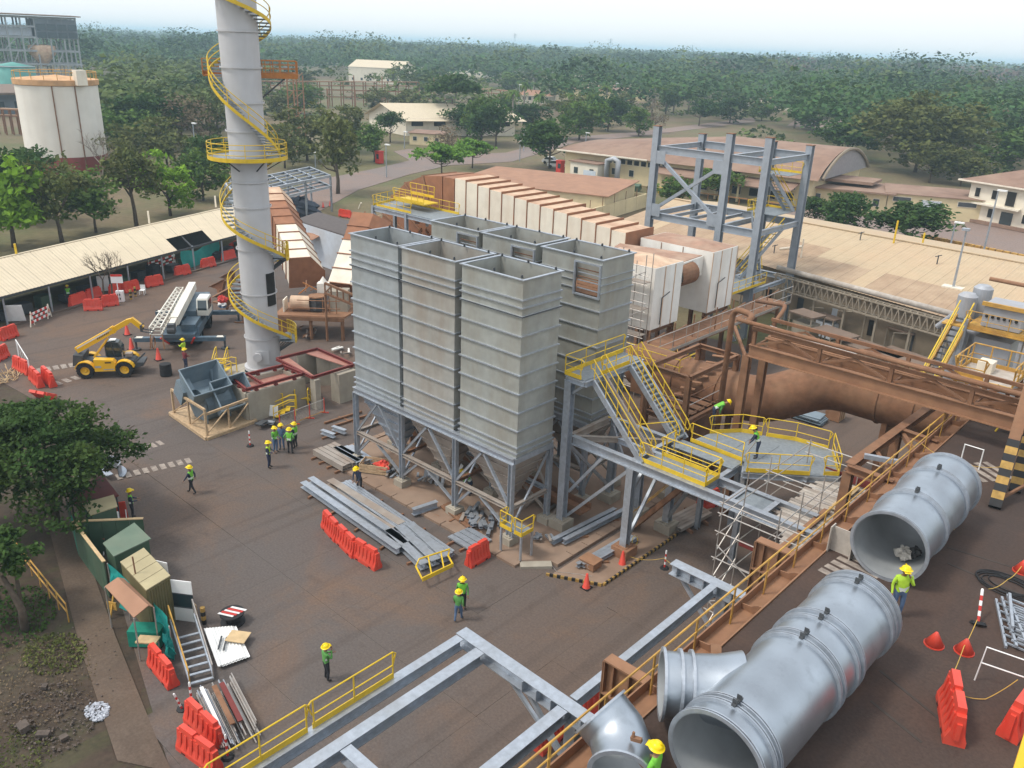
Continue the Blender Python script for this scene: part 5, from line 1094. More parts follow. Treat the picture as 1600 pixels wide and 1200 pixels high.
rope('barrier_rope','thin rope running from the flat cone down to the deck barrier',[(-3.55,25.01,9.60),(-3.56,24.15,9.10),(-3.27,21.75,9.80)],ROPE)
rope('barrier_rope','thin rope sagging between the two deck barriers',[(-3.03,22.05,9.00),(-2.49,22.58,8.85),(-1.95,22.82,9.70)],ROPE,sag=.05)
rope('barrier_rope','thin rope from the cable coil across to the striped post',[(-3.69,26.46,9.90),(-3.54,28.57,9.30),(-3.42,29.74,9.30)],ROPE,sag=.1)
rope('barrier_rope','long thin rope across the deck from the handrail past the far duct',[(-9.04,36.63,9.60),(-7.28,35.96,9.60),(-5.80,37.02,9.60)],ROPE)
rope('barrier_rope','pale rope lying in loops by the striped kerb',[(-23.25,29.27,0.08),(-22.54,28.94,0.08),(-22.01,29.32,0.08),(-21.59,29.59,0.08),(-21.03,29.93,0.08)],SCAF,sag=.02)
T=thing('rope_loop','yellow rope loop hanging beside the rusty pedestal','rope',(-21.12,33.79,0.30)); b=B(); q=Vector((-20.97,33.53,0.60)); b.path([q+V(.16*math.cos(a*.4)*.7,.16*math.cos(a*.4)*.6,.3*math.sin(a*.4)) for a in range(16)],.02,5); obj('loop',b,YEL,T)
# ---------------- telehandler ----------------
T=thing('telehandler','yellow telescopic handler with raised boom parked on the road by the shed','telehandler',(-64.65,24.5,0),math.atan2(.81,.59))
OFF[T.name]=Vector((0,0,0))
def wheel(T,x,y,r,w,rim,hubm=None):
    s=1 if y>0 else -1
    b=B(); b.lathe((x,y-w/2,0+r),[(r*.55,0),(r*.93,0),(r,w*.12),(r,w*.88),(r*.93,w),(r*.55,w)],24,ax=(0,1,0)); tr=obj('wheel',b,BLACK,T,False)
    b=B()
    for k in range(18): a=2*PI*k/18; b.box((x+r*1.0*math.cos(a),y,r+r*1.0*math.sin(a)),(.07,w*.9,.06),ry=-a+PI/2)
    o=obj('tyre_tread',b,BLACK,tr); o['kind']='stuff'
    b=B(); b.lathe((x,y-w*.3,r),[(0,w*.12),(r*.2,w*.05),(r*.3,w*.2),(r*.57,w*.02),(r*.57,w*.6),(0,w*.6)],20,ax=(0,1,0)); obj('rim',b,rim,tr)
for x in (-1.45,1.38):
    for y in (-.98,.98): wheel(T,x,y,.62,.42,TELY)
b=B(); b.prism([(-2.15,-.55,.6),(2.0,-.55,.6),(2.2,-.55,.9),(2.0,-.55,1.15),(-1.9,-.55,1.25),(-2.25,-.55,1.0)],(0,1.1,0)); obj('chassis',b,GREYP,T)
b=B(); b.prism([(-.75,-1.18,.55),(.72,-1.18,.55),(.78,-1.18,1.2),(.62,-1.18,1.42),(-.75,-1.18,1.52)],(0,.6,0)); bo=obj('engine_cover',b,TELY,T)
b=B(); b.bx(.05,.5,-1.19,-1.17,1.2,1.3); obj('vent',b,DARK,bo); b=B(); b.bx(-.7,-.25,-1.19,-1.175,.85,1.0); b.bx(-.1,.65,-1.19,-1.175,.66,.74); obj('decal_strip',b,GALV,bo)
for x in (-1.45,1.38):
    for y in (-.98,.98):
        b=B(); n=9
        for k in range(n-1):
            a,a2=math.radians(15+150*k/(n-1)),math.radians(15+150*(k+1)/(n-1)); R0,R1=.70,.76
            b.hexa([(x+R0*math.cos(a),y-.24,.62+R0*math.sin(a)),(x+R0*math.cos(a2),y-.24,.62+R0*math.sin(a2)),(x+R0*math.cos(a2),y+.24,.62+R0*math.sin(a2)),(x+R0*math.cos(a),y+.24,.62+R0*math.sin(a)),(x+R1*math.cos(a),y-.24,.62+R1*math.sin(a)),(x+R1*math.cos(a2),y-.24,.62+R1*math.sin(a2)),(x+R1*math.cos(a2),y+.24,.62+R1*math.sin(a2)),(x+R1*math.cos(a),y+.24,.62+R1*math.sin(a))])
        obj('mudguard',b,TELY,T)
b=B(); b.prism([(-2.35,-.9,.95),(-1.55,-.9,1.1),(-1.55,-.9,1.75),(-2.2,-.9,1.85)],(0,1.8,0)); obj('counterweight',b,GREYP,T)
b=B(); b.prism([(-.15,.25,1.25),(1.0,.25,1.25),(1.05,.25,1.9),(.8,.25,2.35),(.25,.25,2.5),(-.15,.25,2.45)],(0,.85,0)); cb=obj('cab',b,GLASS,T)
for p,q in (((-.15,.24,1.3),(-.15,.24,2.45)),((1.02,.24,1.3),(1.05,.24,1.9)),((1.05,.24,1.9),(.8,.24,2.35)),((.8,.24,2.36),(-.15,.24,2.46)),((.45,.24,1.3),(.3,.24,2.48))): b=B(); b.bar(p,q,.07); obj('cab_pillar',b,GREYP,cb)
b=B(); b.bx(.15,.6,.4,.9,2.5,2.53); obj('roof_panel',b,WHITE,cb)
bs,be=V(-2.05,-.28,2.05),V(1.9,-.28,4.25)
b=B(); b.bar(bs,bs.lerp(be,.72),.36,.46); bm_=obj('boom',b,TELY,T)
b=B(); b.bar(bs.lerp(be,.60),be,.29,.36); obj('inner_boom',b,TELY,bm_)
b=B(); b.bar(bs.lerp(be,.68),bs.lerp(be,.74),.42,.52); obj('boom_collar',b,TELY,bm_)
b=B(); b.bar(bs.lerp(be,.02)+V(0,-.2,.14),bs.lerp(be,.7)+V(0,-.2,.14),.02,.1); obj('cream_boom_strip',b,CREAM,bm_)  # thin cream strip along the upper side of the boom
b=B()
for k in range(7): c=bs.lerp(be,.42+.034*k)+V(0,-.186,.0); b.bar(c-V(.03,0,.07),c+V(.03,0,.09),.012,.07); 
o=obj('boom_lettering',b,GREYP,bm_); o['kind']='stuff'
b=B(); b.bar(be-V(.1,0,.0),be+V(.35,0,.12),.3,.3); b.bar(be+V(.25,0,.2),be+V(1.0,0,-.55),.34,.34); obj('boom_head',b,TELY,T)
b=B(); b.bar(be+V(.95,-.4,-.5),be+V(.95,.4,-.5),.12,.5); b.bar(be+V(1.0,-.3,-.75),be+V(1.75,-.3,-.9),.1,.06); b.bar(be+V(1.0,.3,-.75),be+V(1.75,.3,-.9),.1,.06); obj('fork_carriage',b,GREYP,T)
b=B(); b.tube((-.9,-.28,1.4),(.3,-.28,2.95),.09,8); obj('lift_ram',b,TELY,T)
b=B(); b.prism([(1.9,-.7,.5),(2.7,-.7,.75),(2.75,-.7,1.0),(1.9,-.7,1.0)],(0,1.4,0)); b.bar((2.1,-.6,1.0),(2.9,-.6,1.75),.12); obj('front_frame',b,GREYP,T)
b=B(); b.box((1.55,.1,1.45),(.5,.5,.25)); b.tube((1.2,-.4,1.3),(1.2,-.4,1.75),.05,8); obj('engine_top',b,GALVR,T)
# ---------------- mobile crane ----------------
T=thing('mobile_crane','slate blue mobile crane with white boom and lattice jib, outriggers spread','crane',(-69,33.5,0),math.atan2(-.63,.78)); OFF[T.name]=Vector((0,0,0))
b=B(); b.prism([(-4.2,-1.3,.9),(3.6,-1.3,.9),(4.2,-1.3,1.15),(4.2,-1.3,1.45),(-4.2,-1.3,1.55)],(0,2.6,0)); obj('carrier_deck',b,CRBL,T)
for x in (-2.2,2.0):
    for y in (-1.15,1.15): wheel(T,x,y,.72,.55,CRBL)
for y0 in (-1.45,1.0):
    b=B(); b.prism([(.9,y0,1.0),(1.3,y0,1.65),(2.8,y0,1.65),(3.3,y0,1.0)],(0,.45,0)); obj('fender',b,CRBL,T); b=B(); b.prism([(-3.2,y0,1.1),(-2.8,y0,1.7),(-1.5,y0,1.7),(-1.1,y0,1.1)],(0,.45,0)); obj('fender',b,CRBL,T)
for x in (3.75,-3.75):
    b=B(); b.bx(x-.22,x+.22,-3.7,3.7,.75,1.1); ou=obj('outrigger_beam',b,CRBL,T)
    for y in (-3.6,3.6):
        b=B(); b.tube((x,y,.15),(x,y,1.2),.09,8); b.lathe((x,y,0),[(0,.12),(.35,.12),(.35,0)],10); obj('outrigger_foot',b,GREYP,ou)
        b=B(); b.bx(x-.23,x+.23,y-.6 if y>0 else y,y if y>0 else y+.6,1.1,1.12); obj('outrigger_stripe',b,CRWH,ou)
b=B(); b.lathe((-.6,0,1.55),[(0,.35),(1.0,.35),(1.0,0)],20); obj('slew_ring',b,GREYP,T)
b=B(); b.prism([(-3.6,-1.2,1.9),(.6,-1.2,1.9),(.6,-1.2,2.4),(-1.0,-1.2,2.9),(-3.6,-1.2,2.9)],(0,2.0,0)); obj('superstructure',b,CRBL,T)
b=B(); b.prism([(-1.4,.85,1.9),(.35,.85,1.9),(.45,.85,2.6),(.2,.85,3.35),(-1.4,.85,3.35)],(0,.95,0)); cb=obj('cab',b,CRWH,T)
b=B(); b.prism([(.36,.95,2.1),(.462,.95,2.6),(.25,.95,3.25),(.18,.95,3.25),(.30,.95,2.1)],(0,.75,0)); obj('windscreen',b,GLASS,cb)
b=B(); b.bx(-1.2,.2,1.79,1.83,2.4,3.2); obj('side_window',b,GLASS,cb); b=B(); b.bx(-1.3,.1,.9,1.75,3.35,3.42); obj('roof_plate',b,WHITE,cb)
bs,be=V(-3.6,-.15,3.55),V(5.6,-.15,2.55)
b=B(); b.bar(bs,bs.lerp(be,.86),.6,.72); bo=obj('boom',b,CRWH,T); b=B(); b.bar(bs.lerp(be,.8),bs.lerp(be,.97),.46,.55); obj('inner_boom',b,CRWH,bo)
b=B(); b.box(be+V(-.1,0,-.1),(.7,.55,.8)); b.lathe(be+V(.1,-.3,-.2),[(0,0),(.28,0),(.28,.6),(0,.6)],14,ax=(0,1,0)); obj('boom_head',b,GREYP,bo)
# lattice jib stowed beside the boom
jb=V(-3.0,-1.15,3.35); je=V(5.9,-1.35,2.35)
cor=lambda q,a,c: jb.lerp(je,q)+V(0,a*(.28+.16*q),c*(.2+.1*q))
for a in (-1,1):
    for c in (-1,1): b=B(); b.bar(cor(0,a,c),cor(1,a,c),.09); obj('jib_chord',b,CRWH,T)
for k in range(14):
    q=k/13; b=B()
    for c in (-1,1): b.bar(cor(q,-1,c),cor(q,1,c),.05)
    for a in (-1,1): b.bar(cor(q,a,-1),cor(q,a,1),.05)
    if k<13: b.bar(cor(q,-1,1),cor((k+1)/13,1,1),.04); b.bar(cor(q,1,-1),cor((k+1)/13,1,1),.04)
    obj('jib_lacing',b,CRWH,T)
b=B(); b.bar(je+V(0,-.4,-.3),je+V(.2,-.5,-1.5),.09); b.bar(je+V(0,.5,-.3),je+V(.2,.6,-1.5),.09); b.lathe(je+V(.0,-.3,-1.0),[(.5,0),(.55,.05),(.5,.1)],12,ax=(0,1,0)); obj('jib_head',b,RUSTL,T)
b=B(); b.tube((-.5,-.15,2.2),(1.9,-.15,2.85),.13,8); obj('lift_ram',b,GALV,T)
b=B(); b.bx(1.0,3.4,.1,1.25,1.5,2.05); obj('engine_hood',b,CRBL,T); b=B(); b.bx(1.1,2.0,-1.1,-.35,1.5,1.95); obj('tool_box',b,CRBL,T)
b=B(); b.bx(-4.1,-3.6,-1.1,1.2,2.0,2.8); obj('counterweight',b,CRBL,T)
for s_ in (-1,1): b=B(); b.bar((3.9,.9*s_,.55),(4.6,1.35*s_,1.3),.12); obj('red_stay',b,REDP,T)
# ---------------- blue-grey duct part on a timber skid ----------------
SKT=[(-53.99,24.08,0.00),(-48.54,23.87,0.00),(-48.85,27.73,0.00),(-54.23,28.10,0.00)]
T=thing('timber_skid','square timber skid carrying the blue-grey fan casing','skid',(-51.3,25.8,0))
b=B(); b.prism([(p[0],p[1],.06) for p in SKT],(0,0,.12)); obj('deck',b,WOOD,T)
q=[Vector(p) for p in SKT]
for i in range(4): b=B(); b.bar(q[i]+V(0,0,.1),q[(i+1)%4]+V(0,0,.1),.2,.22); obj('edge_timber',b,WOOD,T)
T=thing('fan_casing','blue-grey primed fan casing with two open square mouths inside a timber frame','fan casing',(-51.5,26.0,.2))
ux=(q[2]-q[1]).normalized(); uy=(q[0]-q[1]).normalized()
def hopp(c,wx,wy,h,tilt,flare,par):      # open-mouthed tapering box
    c=Vector(c); M=Matrix.Rotation(tilt,3,ux) if tilt else Matrix.Identity(3); U,Wv,N=M@ux,M@uy,M@V(0,0,1)
    o=[c+U*(a*wx/2)+Wv*(e*wy/2)+N*h for a,e in ((-1,-1),(1,-1),(1,1),(-1,1))]; i_=[c+U*(a*wx*flare/2)+Wv*(e*wy*flare/2) for a,e in ((-1,-1),(1,-1),(1,1),(-1,1))]
    b=B(); b.add(i_+o,[(0,1,5,4),(1,2,6,5),(2,3,7,6),(3,0,4,7),(0,1,2,3)]); ob=obj('mouth',b,BLUEG,par)
    for k in range(4): b=B(); b.bar(o[k],o[(k+1)%4],.1,.06); obj('mouth_flange',b,BLUEG,ob)
c=Vector(((q[0]+q[1]+q[2]+q[3])/4))
hopp(c-uy*.6+ux*.9+V(0,0,1.3),2.7,2.3,1.25,.75,.8,T)
hopp(c+uy*.5-ux*.5+V(0,0,2.0),2.9,2.4,1.5,.55,.75,T)
b=B(); b.lathe(c+ux*-.9+uy*.2+V(0,0,1.2),[(0,0),(1.15,0),(1.15,1.9),(0,1.9)],24,ax=ux); obj('scroll',b,BLUEG,T,False)
b=B(); b.prism([c+ux*-1.9+uy*.9+V(0,0,1.3),c+ux*-1.9+uy*1.9+V(0,0,2.0),c+ux*-1.9+uy*1.2+V(0,0,3.1),c+ux*-1.9+uy*.3+V(0,0,2.4)],ux*.9); obj('side_box',b,BLUEG,T)
b=B(); b.prism([c+ux*.6+uy*1.4+V(0,0,1.2),c+ux*.6+uy*2.0+V(0,0,3.0),c+ux*.6+uy*1.0+V(0,0,3.3),c+ux*.6+uy*.6+V(0,0,1.6)],ux*1.1); obj('inlet_box',b,BLUEG,T)
for a,e in ((-.9,-.8),(.9,-.8),(.9,.9),(-.9,.9)): b=B(); p=c+ux*a+uy*e; b.bar(p+V(0,0,.2),p*1+V(0,0,1.6),.14); obj('foot',b,BLUEG,T)
T=thing('timber_guard_rail','pale timber guard frame with diagonal boards round the fan casing','timber frame',(c.x,c.y,.2))
cs=[q[0]*.9+c*.1,q[1]*.9+c*.1,q[2]*.9+c*.1]
pz=[1.9,2.1,2.0]
for k,(p,h) in enumerate(zip(cs,pz)): b=B(); b.bar(p+V(0,0,.15),p+V(0,0,h),.13); obj('post',b,WOOD,T)
for p,r_,h in ((cs[0],cs[1],1.95),(cs[1],cs[2],1.7)):
    b=B(); b.bar(p+V(0,0,h),r_+V(0,0,h+.1),.12,.16); obj('top_board',b,WOOD,T); b=B(); b.bar(p.lerp(r_,.5)+V(0,0,.15),p.lerp(r_,.5)+V(0,0,h),.1); obj('post',b,WOOD,T)
    b=B(); b.bar(p+V(0,0,.3),p.lerp(r_,.5)+V(0,0,h-.1),.1,.06); obj('diagonal_board',b,WOOD,T); b=B(); b.bar(p.lerp(r_,.55)+V(0,0,.3),r_+V(0,0,h-.1),.1,.06); obj('diagonal_board',b,WOOD,T)
# small yellow railed stairs and mesh fence by the concrete pit
def ystair(label,p,rz,s=1.0):
    T=thing('yellow_step_rail',label,'step rails',p,rz,'yellow step rails by the concrete pit'); OFF[T.name]=Vector((0,0,0))
    for y in (-.45,.45): b=B(); b.path([(-.6,y,0),(-.6,y,1.0),(.5,y,1.5*s),(.9,y,1.5*s),(.9,y,.3)],.04,6); obj('handrail',b,YEL,T); b=B(); b.path([(-.6,y,.5),(.5,y,1.0*s),(.9,y,1.0*s)],.035,6); obj('mid_rail',b,YEL,T)
    for k in range(3): b=B(); b.bx(-.5+.35*k,-.2+.35*k,-.45,.45,.2+.22*k,.24+.22*k); obj('tread',b,YEL,T)
ystair('yellow step rails against the concrete pit wall, left pair',(-49.85,29.58,0.00),.9); ystair('yellow step rails beside the white board behind the mesh fence',(-48.32,29.59,0.00),.9); ystair('yellow step rails with stairs at the pit corner, nearest the silos',(-49.29,31.91,0.00),-.7)
ystair('yellow step rails behind the blue-grey fan casing',(-58.10,30.56,0.00),.6); ystair('yellow step rails left of the chimney footing',(-59.90,31.30,0.00),2.4)
T=thing('mesh_fence','low orange-framed mesh fence in front of the concrete pit','fence',(-47.23,30.29,0.00))
a,c2=Vector((-46.65,28.25,0.00)),Vector((-47.03,32.15,0.00)); FM=mat('thin_mesh_wire',(.42,.40,.36),rough=.6,var=.2)
for z in (.15,1.05): b=B(); b.tube(a+V(0,0,z),c2+V(0,0,z),.025,5); obj('rail',b,YELD if z<.5 else FM,T)
b=B()
for k in range(40): p=a.lerp(c2,k/39); b.tube(p+V(0,0,.15),p+V(0,0,1.05),.007,3)
for k in range(9): b.tube(a+V(0,0,.15+.1*k),c2+V(0,0,.15+.1*k),.006,3)
o=obj('wire_mesh',b,FM,T); o['kind']='stuff'
for k in (0,.33,.66,1): p=a.lerp(c2,k); b=B(); b.tube(p,p+V(0,0,1.15),.035,6); b.bar(p-V(.25,.2,-.04),p+V(.25,.2,.04),.06); obj('post',b,ORANGE,T)
T=thing('white_board','small white board leaning at the mesh fence','board',(-48.77,29.10,0.00)); p=Vector((-48.77,29.10,0.00)); b=B(); b.box(p+V(0,0,.5),(.7,.04,.8),rz=.5,rx=-.15); obj('panel',b,WHITE,T)
T=thing('scrap_heap','small heap of grey sheet scrap at the foot of the concrete pit','scrap',(-48.13,27.88,0.00)); p=Vector((-48.13,27.88,0.00))
for k in range(8): b=B(); b.box(p+V(random.uniform(-.6,.6),random.uniform(-.5,.5),.08+.05*k),(random.uniform(.4,.9),random.uniform(.2,.5),.03),rz=random.uniform(0,3),rx=random.uniform(-.2,.2)); obj('scrap_piece',b,GREYP if k%3 else GALV,T)
T=thing('black_drum','black drum standing on the road left of the fan casing','drum',(-61.42,27.49,-0.00)); p=Vector((-61.29,27.43,-0.00)); b=B(); b.lathe(p,[(0,.95),(.42,.95),(.45,.6),(.42,.55),(.45,.5),(.45,0),(0,0)],16); obj('drum',b,BLACK,T)
# ---------------- steel stock laid out in front of the silos ----------------
def stack(name,label,p,q,off,n,w,h,m=GALV,lay=1,kind='ib',group=None,bear=3,cut=0,z0=.14,cat='steel beams'):
    p,q,off=Vector(p),Vector(q),Vector(off); T=thing(name,label,cat,(p+q)/2,0,group)
    for l in range(lay):
        for i in range(n):
            a=p+off*(i/(max(1,n-1)))+V(0,0,z0+h*(l+.5)); c=q+off*(i/(max(1,n-1)))+V(0,0,z0+h*(l+.5)); d=(c-a)
            a=a+d*random.uniform(0,cut); c=c-d*random.uniform(0,cut)
            b=B(); (b.ib(a,c,w,h*.96,.02) if kind=='ib' else b.ch(a,c,w,h*.94,.02) if kind=='ch' else b.bar(a,c,w,h*.9)); obj('beam',b,m,T)
    for k in range(bear):
        t=(k+.5)/bear; a=p.lerp(q,t)-off.normalized()*.5; c=p.lerp(q,t)+off+off.normalized()*.5; b=B(); b.bar(a+V(0,0,z0/2),c+V(0,0,z0/2),.12,z0*.98); obj('bearer_timber',b,RUST,T)
    return T
gs='steel stock laid out before the silos'
stack('beam_stack','pair of long grey beams nearest the line of orange barriers',(-38.75,24.73,0.00),(-29.32,24.21,0.00),Vector((-38.90,25.37,0.00))-Vector((-38.75,24.73,0.00)),2,.42,.34,group=gs,bear=4)
stack('beam_stack','long flat grey girders between the beam pair and the thin channels',(-37.95,25.35,0.00),(-31.13,25.19,0.00),Vector((-37.99,26.11,0.00))-Vector((-37.95,25.35,0.00)),2,.5,.28,GALVR,group=gs,bear=3)
stack('channel_stack','row of long thin channels nearest the silo pad',(-37.24,25.98,0.00),(-27.05,25.20,0.00),Vector((-37.34,26.90,0.00))-Vector((-37.24,25.98,0.00)),6,.16,.26,group=gs,bear=5,cut=.02,cat='steel channels')
stack('beam_stack','wide grey girders at the near end under the yellow rail frame',(-31.12,25.01,0.00),(-27.31,24.20,0.00),Vector((-30.85,26.23,0.00))-Vector((-31.12,25.01,0.00)),3,.5,.34,GALV,group=gs,bear=2)
stack('purlin_stack','bundle of grey purlins by the first silo column',(-41.88,27.68,0.00),(-38.54,27.66,0.00),Vector((-41.83,29.09,0.00))-Vector((-41.88,27.68,0.00)),5,.3,.2,GALVR,lay=2,kind='ch',group=gs,bear=4,cut=.06,cat='purlins')
stack('purlin_stack','second bundle of grey purlins touching the first silo column',(-41.32,28.82,0.00),(-38.29,28.55,0.00),Vector((-40.90,29.68,0.00))-Vector((-41.32,28.82,0.00)),4,.3,.2,GALV,lay=2,kind='ch',group=gs,bear=1,cut=.08,cat='purlins')
stack('beam_stack','short grey girder stub lying alone above the purlin bundle',(-44.08,29.83,0.00),(-42.92,30.04,0.00),Vector((-44.08,30.73,0.00))-Vector((-44.08,29.83,0.00)),2,.3,.3,GALV,group=gs,bear=1)
stack('beam_stack','short welded beam lying crosswise on the pad edge',(-31.76,27.25,0.00),(-31.49,28.86,0.00),Vector((-31.30,27.33,0.00))-Vector((-31.76,27.25,0.00)),1,.3,.4,GALV,group=gs,bear=1)
stack('plate_stack','pale flat plates at the pad edge by the lone barrier',(-28.65,27.21,0.00),(-26.88,27.16,0.00),Vector((-28.56,28.42,0.00))-Vector((-28.65,27.21,0.00)),4,.34,.1,GALV,kind='bar',group=gs,bear=2,cat='steel plates')
stack('beam_stack','two grey beams lying beside the stair tower pedestal',(-24.26,30.57,0.00),(-23.91,35.75,0.00),Vector((-23.83,31.02,0.00))-Vector((-24.26,30.57,0.00)),2,.28,.3,GALV,group=gs,bear=2,z0=.2)
stack('beam_stack','three narrow beams lying inside the striped kerb',(-21.99,29.67,0.00),(-21.78,34.05,0.00),Vector((-21.57,30.10,0.00))-Vector((-21.99,29.67,0.00)),3,.22,.24,GALV,group=gs,bear=2,cut=.05,z0=.16)
stack('beam_stack','grey channels stacked beside the scaffold tower foot',(-21.11,36.95,0.00),(-20.84,39.80,0.00),Vector((-20.17,36.67,0.00))-Vector((-21.11,36.95,0.00)),5,.3,.22,GALVR,kind='ch',group=gs,bear=2,z0=.2)
stack('plate_stack','dark rusty planks beside the pad under the third silo',(-31.31,29.05,0.00),(-28.44,28.55,0.00),Vector((-31.32,29.56,0.00))-Vector((-31.31,29.05,0.00)),3,.22,.1,RUST,kind='bar',group=gs,bear=1,cat='steel plates')
stack('beam_stack','rusty loose bars on the yard behind the purlin bundles',(-45.41,30.99,0.00),(-45.25,34.09,0.00),Vector((-44.59,31.10,0.00))-Vector((-45.41,30.99,0.00)),2,.14,.14,RUST,kind='bar',group=gs,bear=1,z0=.03)
# small parts stacks on the pad
def bits(label,p,n,rad,ln,name='steel_offcuts',m=GALV,th=.06,up=False,cat='steel parts'):
    p=Vector(p); T=thing(name,label,cat,p)
    for k in range(n):
        a=random.uniform(-.5,.5)+(0 if not up else .3); c=p+V(random.uniform(-rad,rad),random.uniform(-rad*.7,rad*.7),.12+.05*(k%5)); L=ln*random.uniform(.6,1)
        d=V(math.cos(a-.9),math.sin(a-.9),random.uniform(-.08,.2)); b=B(); b.ch(c-d*L/2+V(0,0,.02),c+d*L/2+V(0,0,.05),th*2.2,th*1.6,.012); obj('offcut',b,m if k%4 else GALVR,T)
    return T
bits('heap of short galvanised angles under the third silo',(-28.49,29.71,0.10),26,1.1,1.3,th=.09)
bits('galvanised angles standing under the second silo',(-34.21,30.77,0.10),10,.8,1.0)
bits('loose grey bars under the first silo beside the crate',(-36.56,30.10,0.10),8,1.0,1.6,m=GALV)
bits('grey bars lying under the back silos',(-27.34,33.49,0.10),14,1.4,2.2,m=GALVR)
bits('small grey parts by the stair tower pedestal',(-24.87,30.63,0.10),8,.5,.8)
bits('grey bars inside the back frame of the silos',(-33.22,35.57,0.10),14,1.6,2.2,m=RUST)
T=thing('plate_rack','row of grey plates standing on edge with white tags under the second silo','steel plates',(-34.44,31.13,0.10)); p=Vector((-34.28,30.46,0.10))
for k in range(4): b=B(); b.box(p+V(.42*k,.28*k*.3,.42),(.34,.06,.75),rz=-.3,rx=-.2); obj('plate',b,GALV,T)
for k in range(3): b=B(); b.box(p+V(.55+.42*k,1.6,.85),(.3,.03,.5),rz=-.3,rx=-.5); obj('white_sheet',b,WHITE,T)
T=thing('crate','open timber crate with a red lining under the first silo','crate',(-37.43,29.18,0.10),.55); OFF[T.name]=Vector((0,0,0))
for z in (.08,.28,.48):
    for (a,c_) in (((-.9,-.55),(.9,-.55)),((.9,-.55),(.9,.55)),((.9,.55),(-.9,.55)),((-.9,.55),(-.9,-.55))): b=B(); b.bar((*a,z+.05),(*c_,z+.05),.04,.15); obj('board',b,WOOD,T)
b=B(); b.bx(-.86,.86,-.5,.5,.05,.1); obj('floor_board',b,WOOD,T)
T=thing('red_bag','crumpled red bag lying in the timber crate','bag',(-37.05,29.34,0.50)); lump(Vector((-36.97,29.27,0.60)),(.55,.4,.22),8,ORANGE,T,'bag')
# yellow rail frame lying on the beams, small yellow platform
T=thing('yellow_rail_frame','yellow handrail section lying flat on the near end of the beams','handrail',(-26.63,24.28,0.60)); a,c2,e,f=[Vector((-27.35,23.64,0.55)),Vector((-26.94,25.46,0.55)),Vector((-26.18,25.09,0.55)),Vector((-26.31,23.15,0.55))][0:4]
b=B(); b.path([f,a,a+V(-.1,.3,.25),c2+V(-.1,.2,.25),c2,e],.05,6); obj('handrail',b,YEL,T); b=B(); b.bar(f+V(0,0,-.02),e+V(0,0,-.02),.06,.22); obj('toe_board',b,YEL,T)
for k in (.3,.7): b=B(); b.tube(f.lerp(e,k),a.lerp(c2,k)+V(-.1,.25,.25),.04,6); obj('post',b,YEL,T)
T=thing('valve_platform','small platform on grey legs with yellow rails at the corner silo column','platform',(-25.0,28.7,.1))
b=B(); b.bx(-25.9,-24.4,28.2,29.2,1.55,1.6); obj('floor',b,GRATE,T)
for x,y in ((-25.85,28.25),(-24.45,28.25),(-24.45,29.1),(-25.85,29.1)): b=B(); b.bar((x,y,.08),(x,y,1.55),.1); obj('leg',b,GALV,T)
rail(T,[(-25.9,28.7,1.6),(-25.9,28.2,1.6),(-25.1,28.2,1.6)],post=.8,h=.95); rail(T,[(-24.9,28.2,1.6),(-24.4,28.2,1.6),(-24.4,29.1,1.6)],post=.8,h=.95)
T=thing('box_cover','small rusty cover box beside the striped kerb','box',(-21.72,30.65,0.10)); p=Vector((-21.64,30.56,0.10)); b=B(); b.box(p+V(0,0,.2),(.9,.7,.4)); b.box(p+V(0,0,.42),(1.0,.8,.04)); obj('box',b,RUSTL,T)
# blue sheet stack and striped block in the inner yard
T=thing('sheet_stack','stack of blue-grey sheets lying behind the many-sided platform','steel sheets',(-22.65,56.95,0.00)); p=Vector((-22.81,57.29,0.00))
for k in range(6): b=B(); b.box(p+V(random.uniform(-.15,.15),random.uniform(-.15,.15),.1+.09*k),(3.6,1.3,.06),rz=.05+random.uniform(-.05,.05)); obj('sheet',b,BLUEG,T)
T=thing('striped_block','timber block stack with dark slots beside the blue sheets','timber',(-20.81,58.94,0.00)); p=Vector((-20.81,58.94,0.00))
for k in range(6): b=B(); b.box(p+V(0,-.45+.2*k,.5),(1.1,.1,.9)); obj('slat',b,WOOD if k%2 else RUSTL,T)
b=B(); b.box(p+V(0,.05,.99),(1.15,1.2,.06)); obj('lid',b,RUSTL,T)
# brown welded brackets on the road behind the chimney
def bracket(label,p,rz): 
    T=thing('welded_bracket',label,'steel bracket',p,rz,'brown welded brackets stored by the crane'); OFF[T.name]=Vector((0,0,0))
    b=B(); b.prism([(-1.0,-.04,1.5),(.9,-.04,2.5),(1.0,-.04,2.4),(.3,-.04,.2),(.1,-.04,.2),(-.2,-.04,1.4)],(0,.08,0)); obj('web',b,BROWN if 'wide' in label else RUST,T); b=B(); b.bar((-1.05,0,1.5),(.95,0,2.55),.5,.05); b.bar((.2,0,.1),(1.0,0,2.4),.4,.05); b.bx(-.6,.8,-.35,.35,0,.1); obj('flange',b,RUST,T); b=B(); b.bar((.2,0,.1),(.25,0,1.4),.2); obj('leg',b,RUST,T)
for lab,p,rz in (('leftmost wide brown bracket behind the crane cab',(-76.33,40.44,0.00),.3),('brown bracket standing behind the red and white bag',(-78.81,42.92,0.00),.2),('wide brown bracket right of the red and white bag',(-72.73,39.97,0.00),.5),('brown bracket nearest the chimney stair',(-69.42,38.84,0.00),.8),('wide tall brown bracket hidden partly by the chimney',(-75.39,42.59,0.00),.1),('brown bracket between the crane cab and the chimney',(-73.28,39.33,0.00),1.0)): bracket(lab,p,rz)
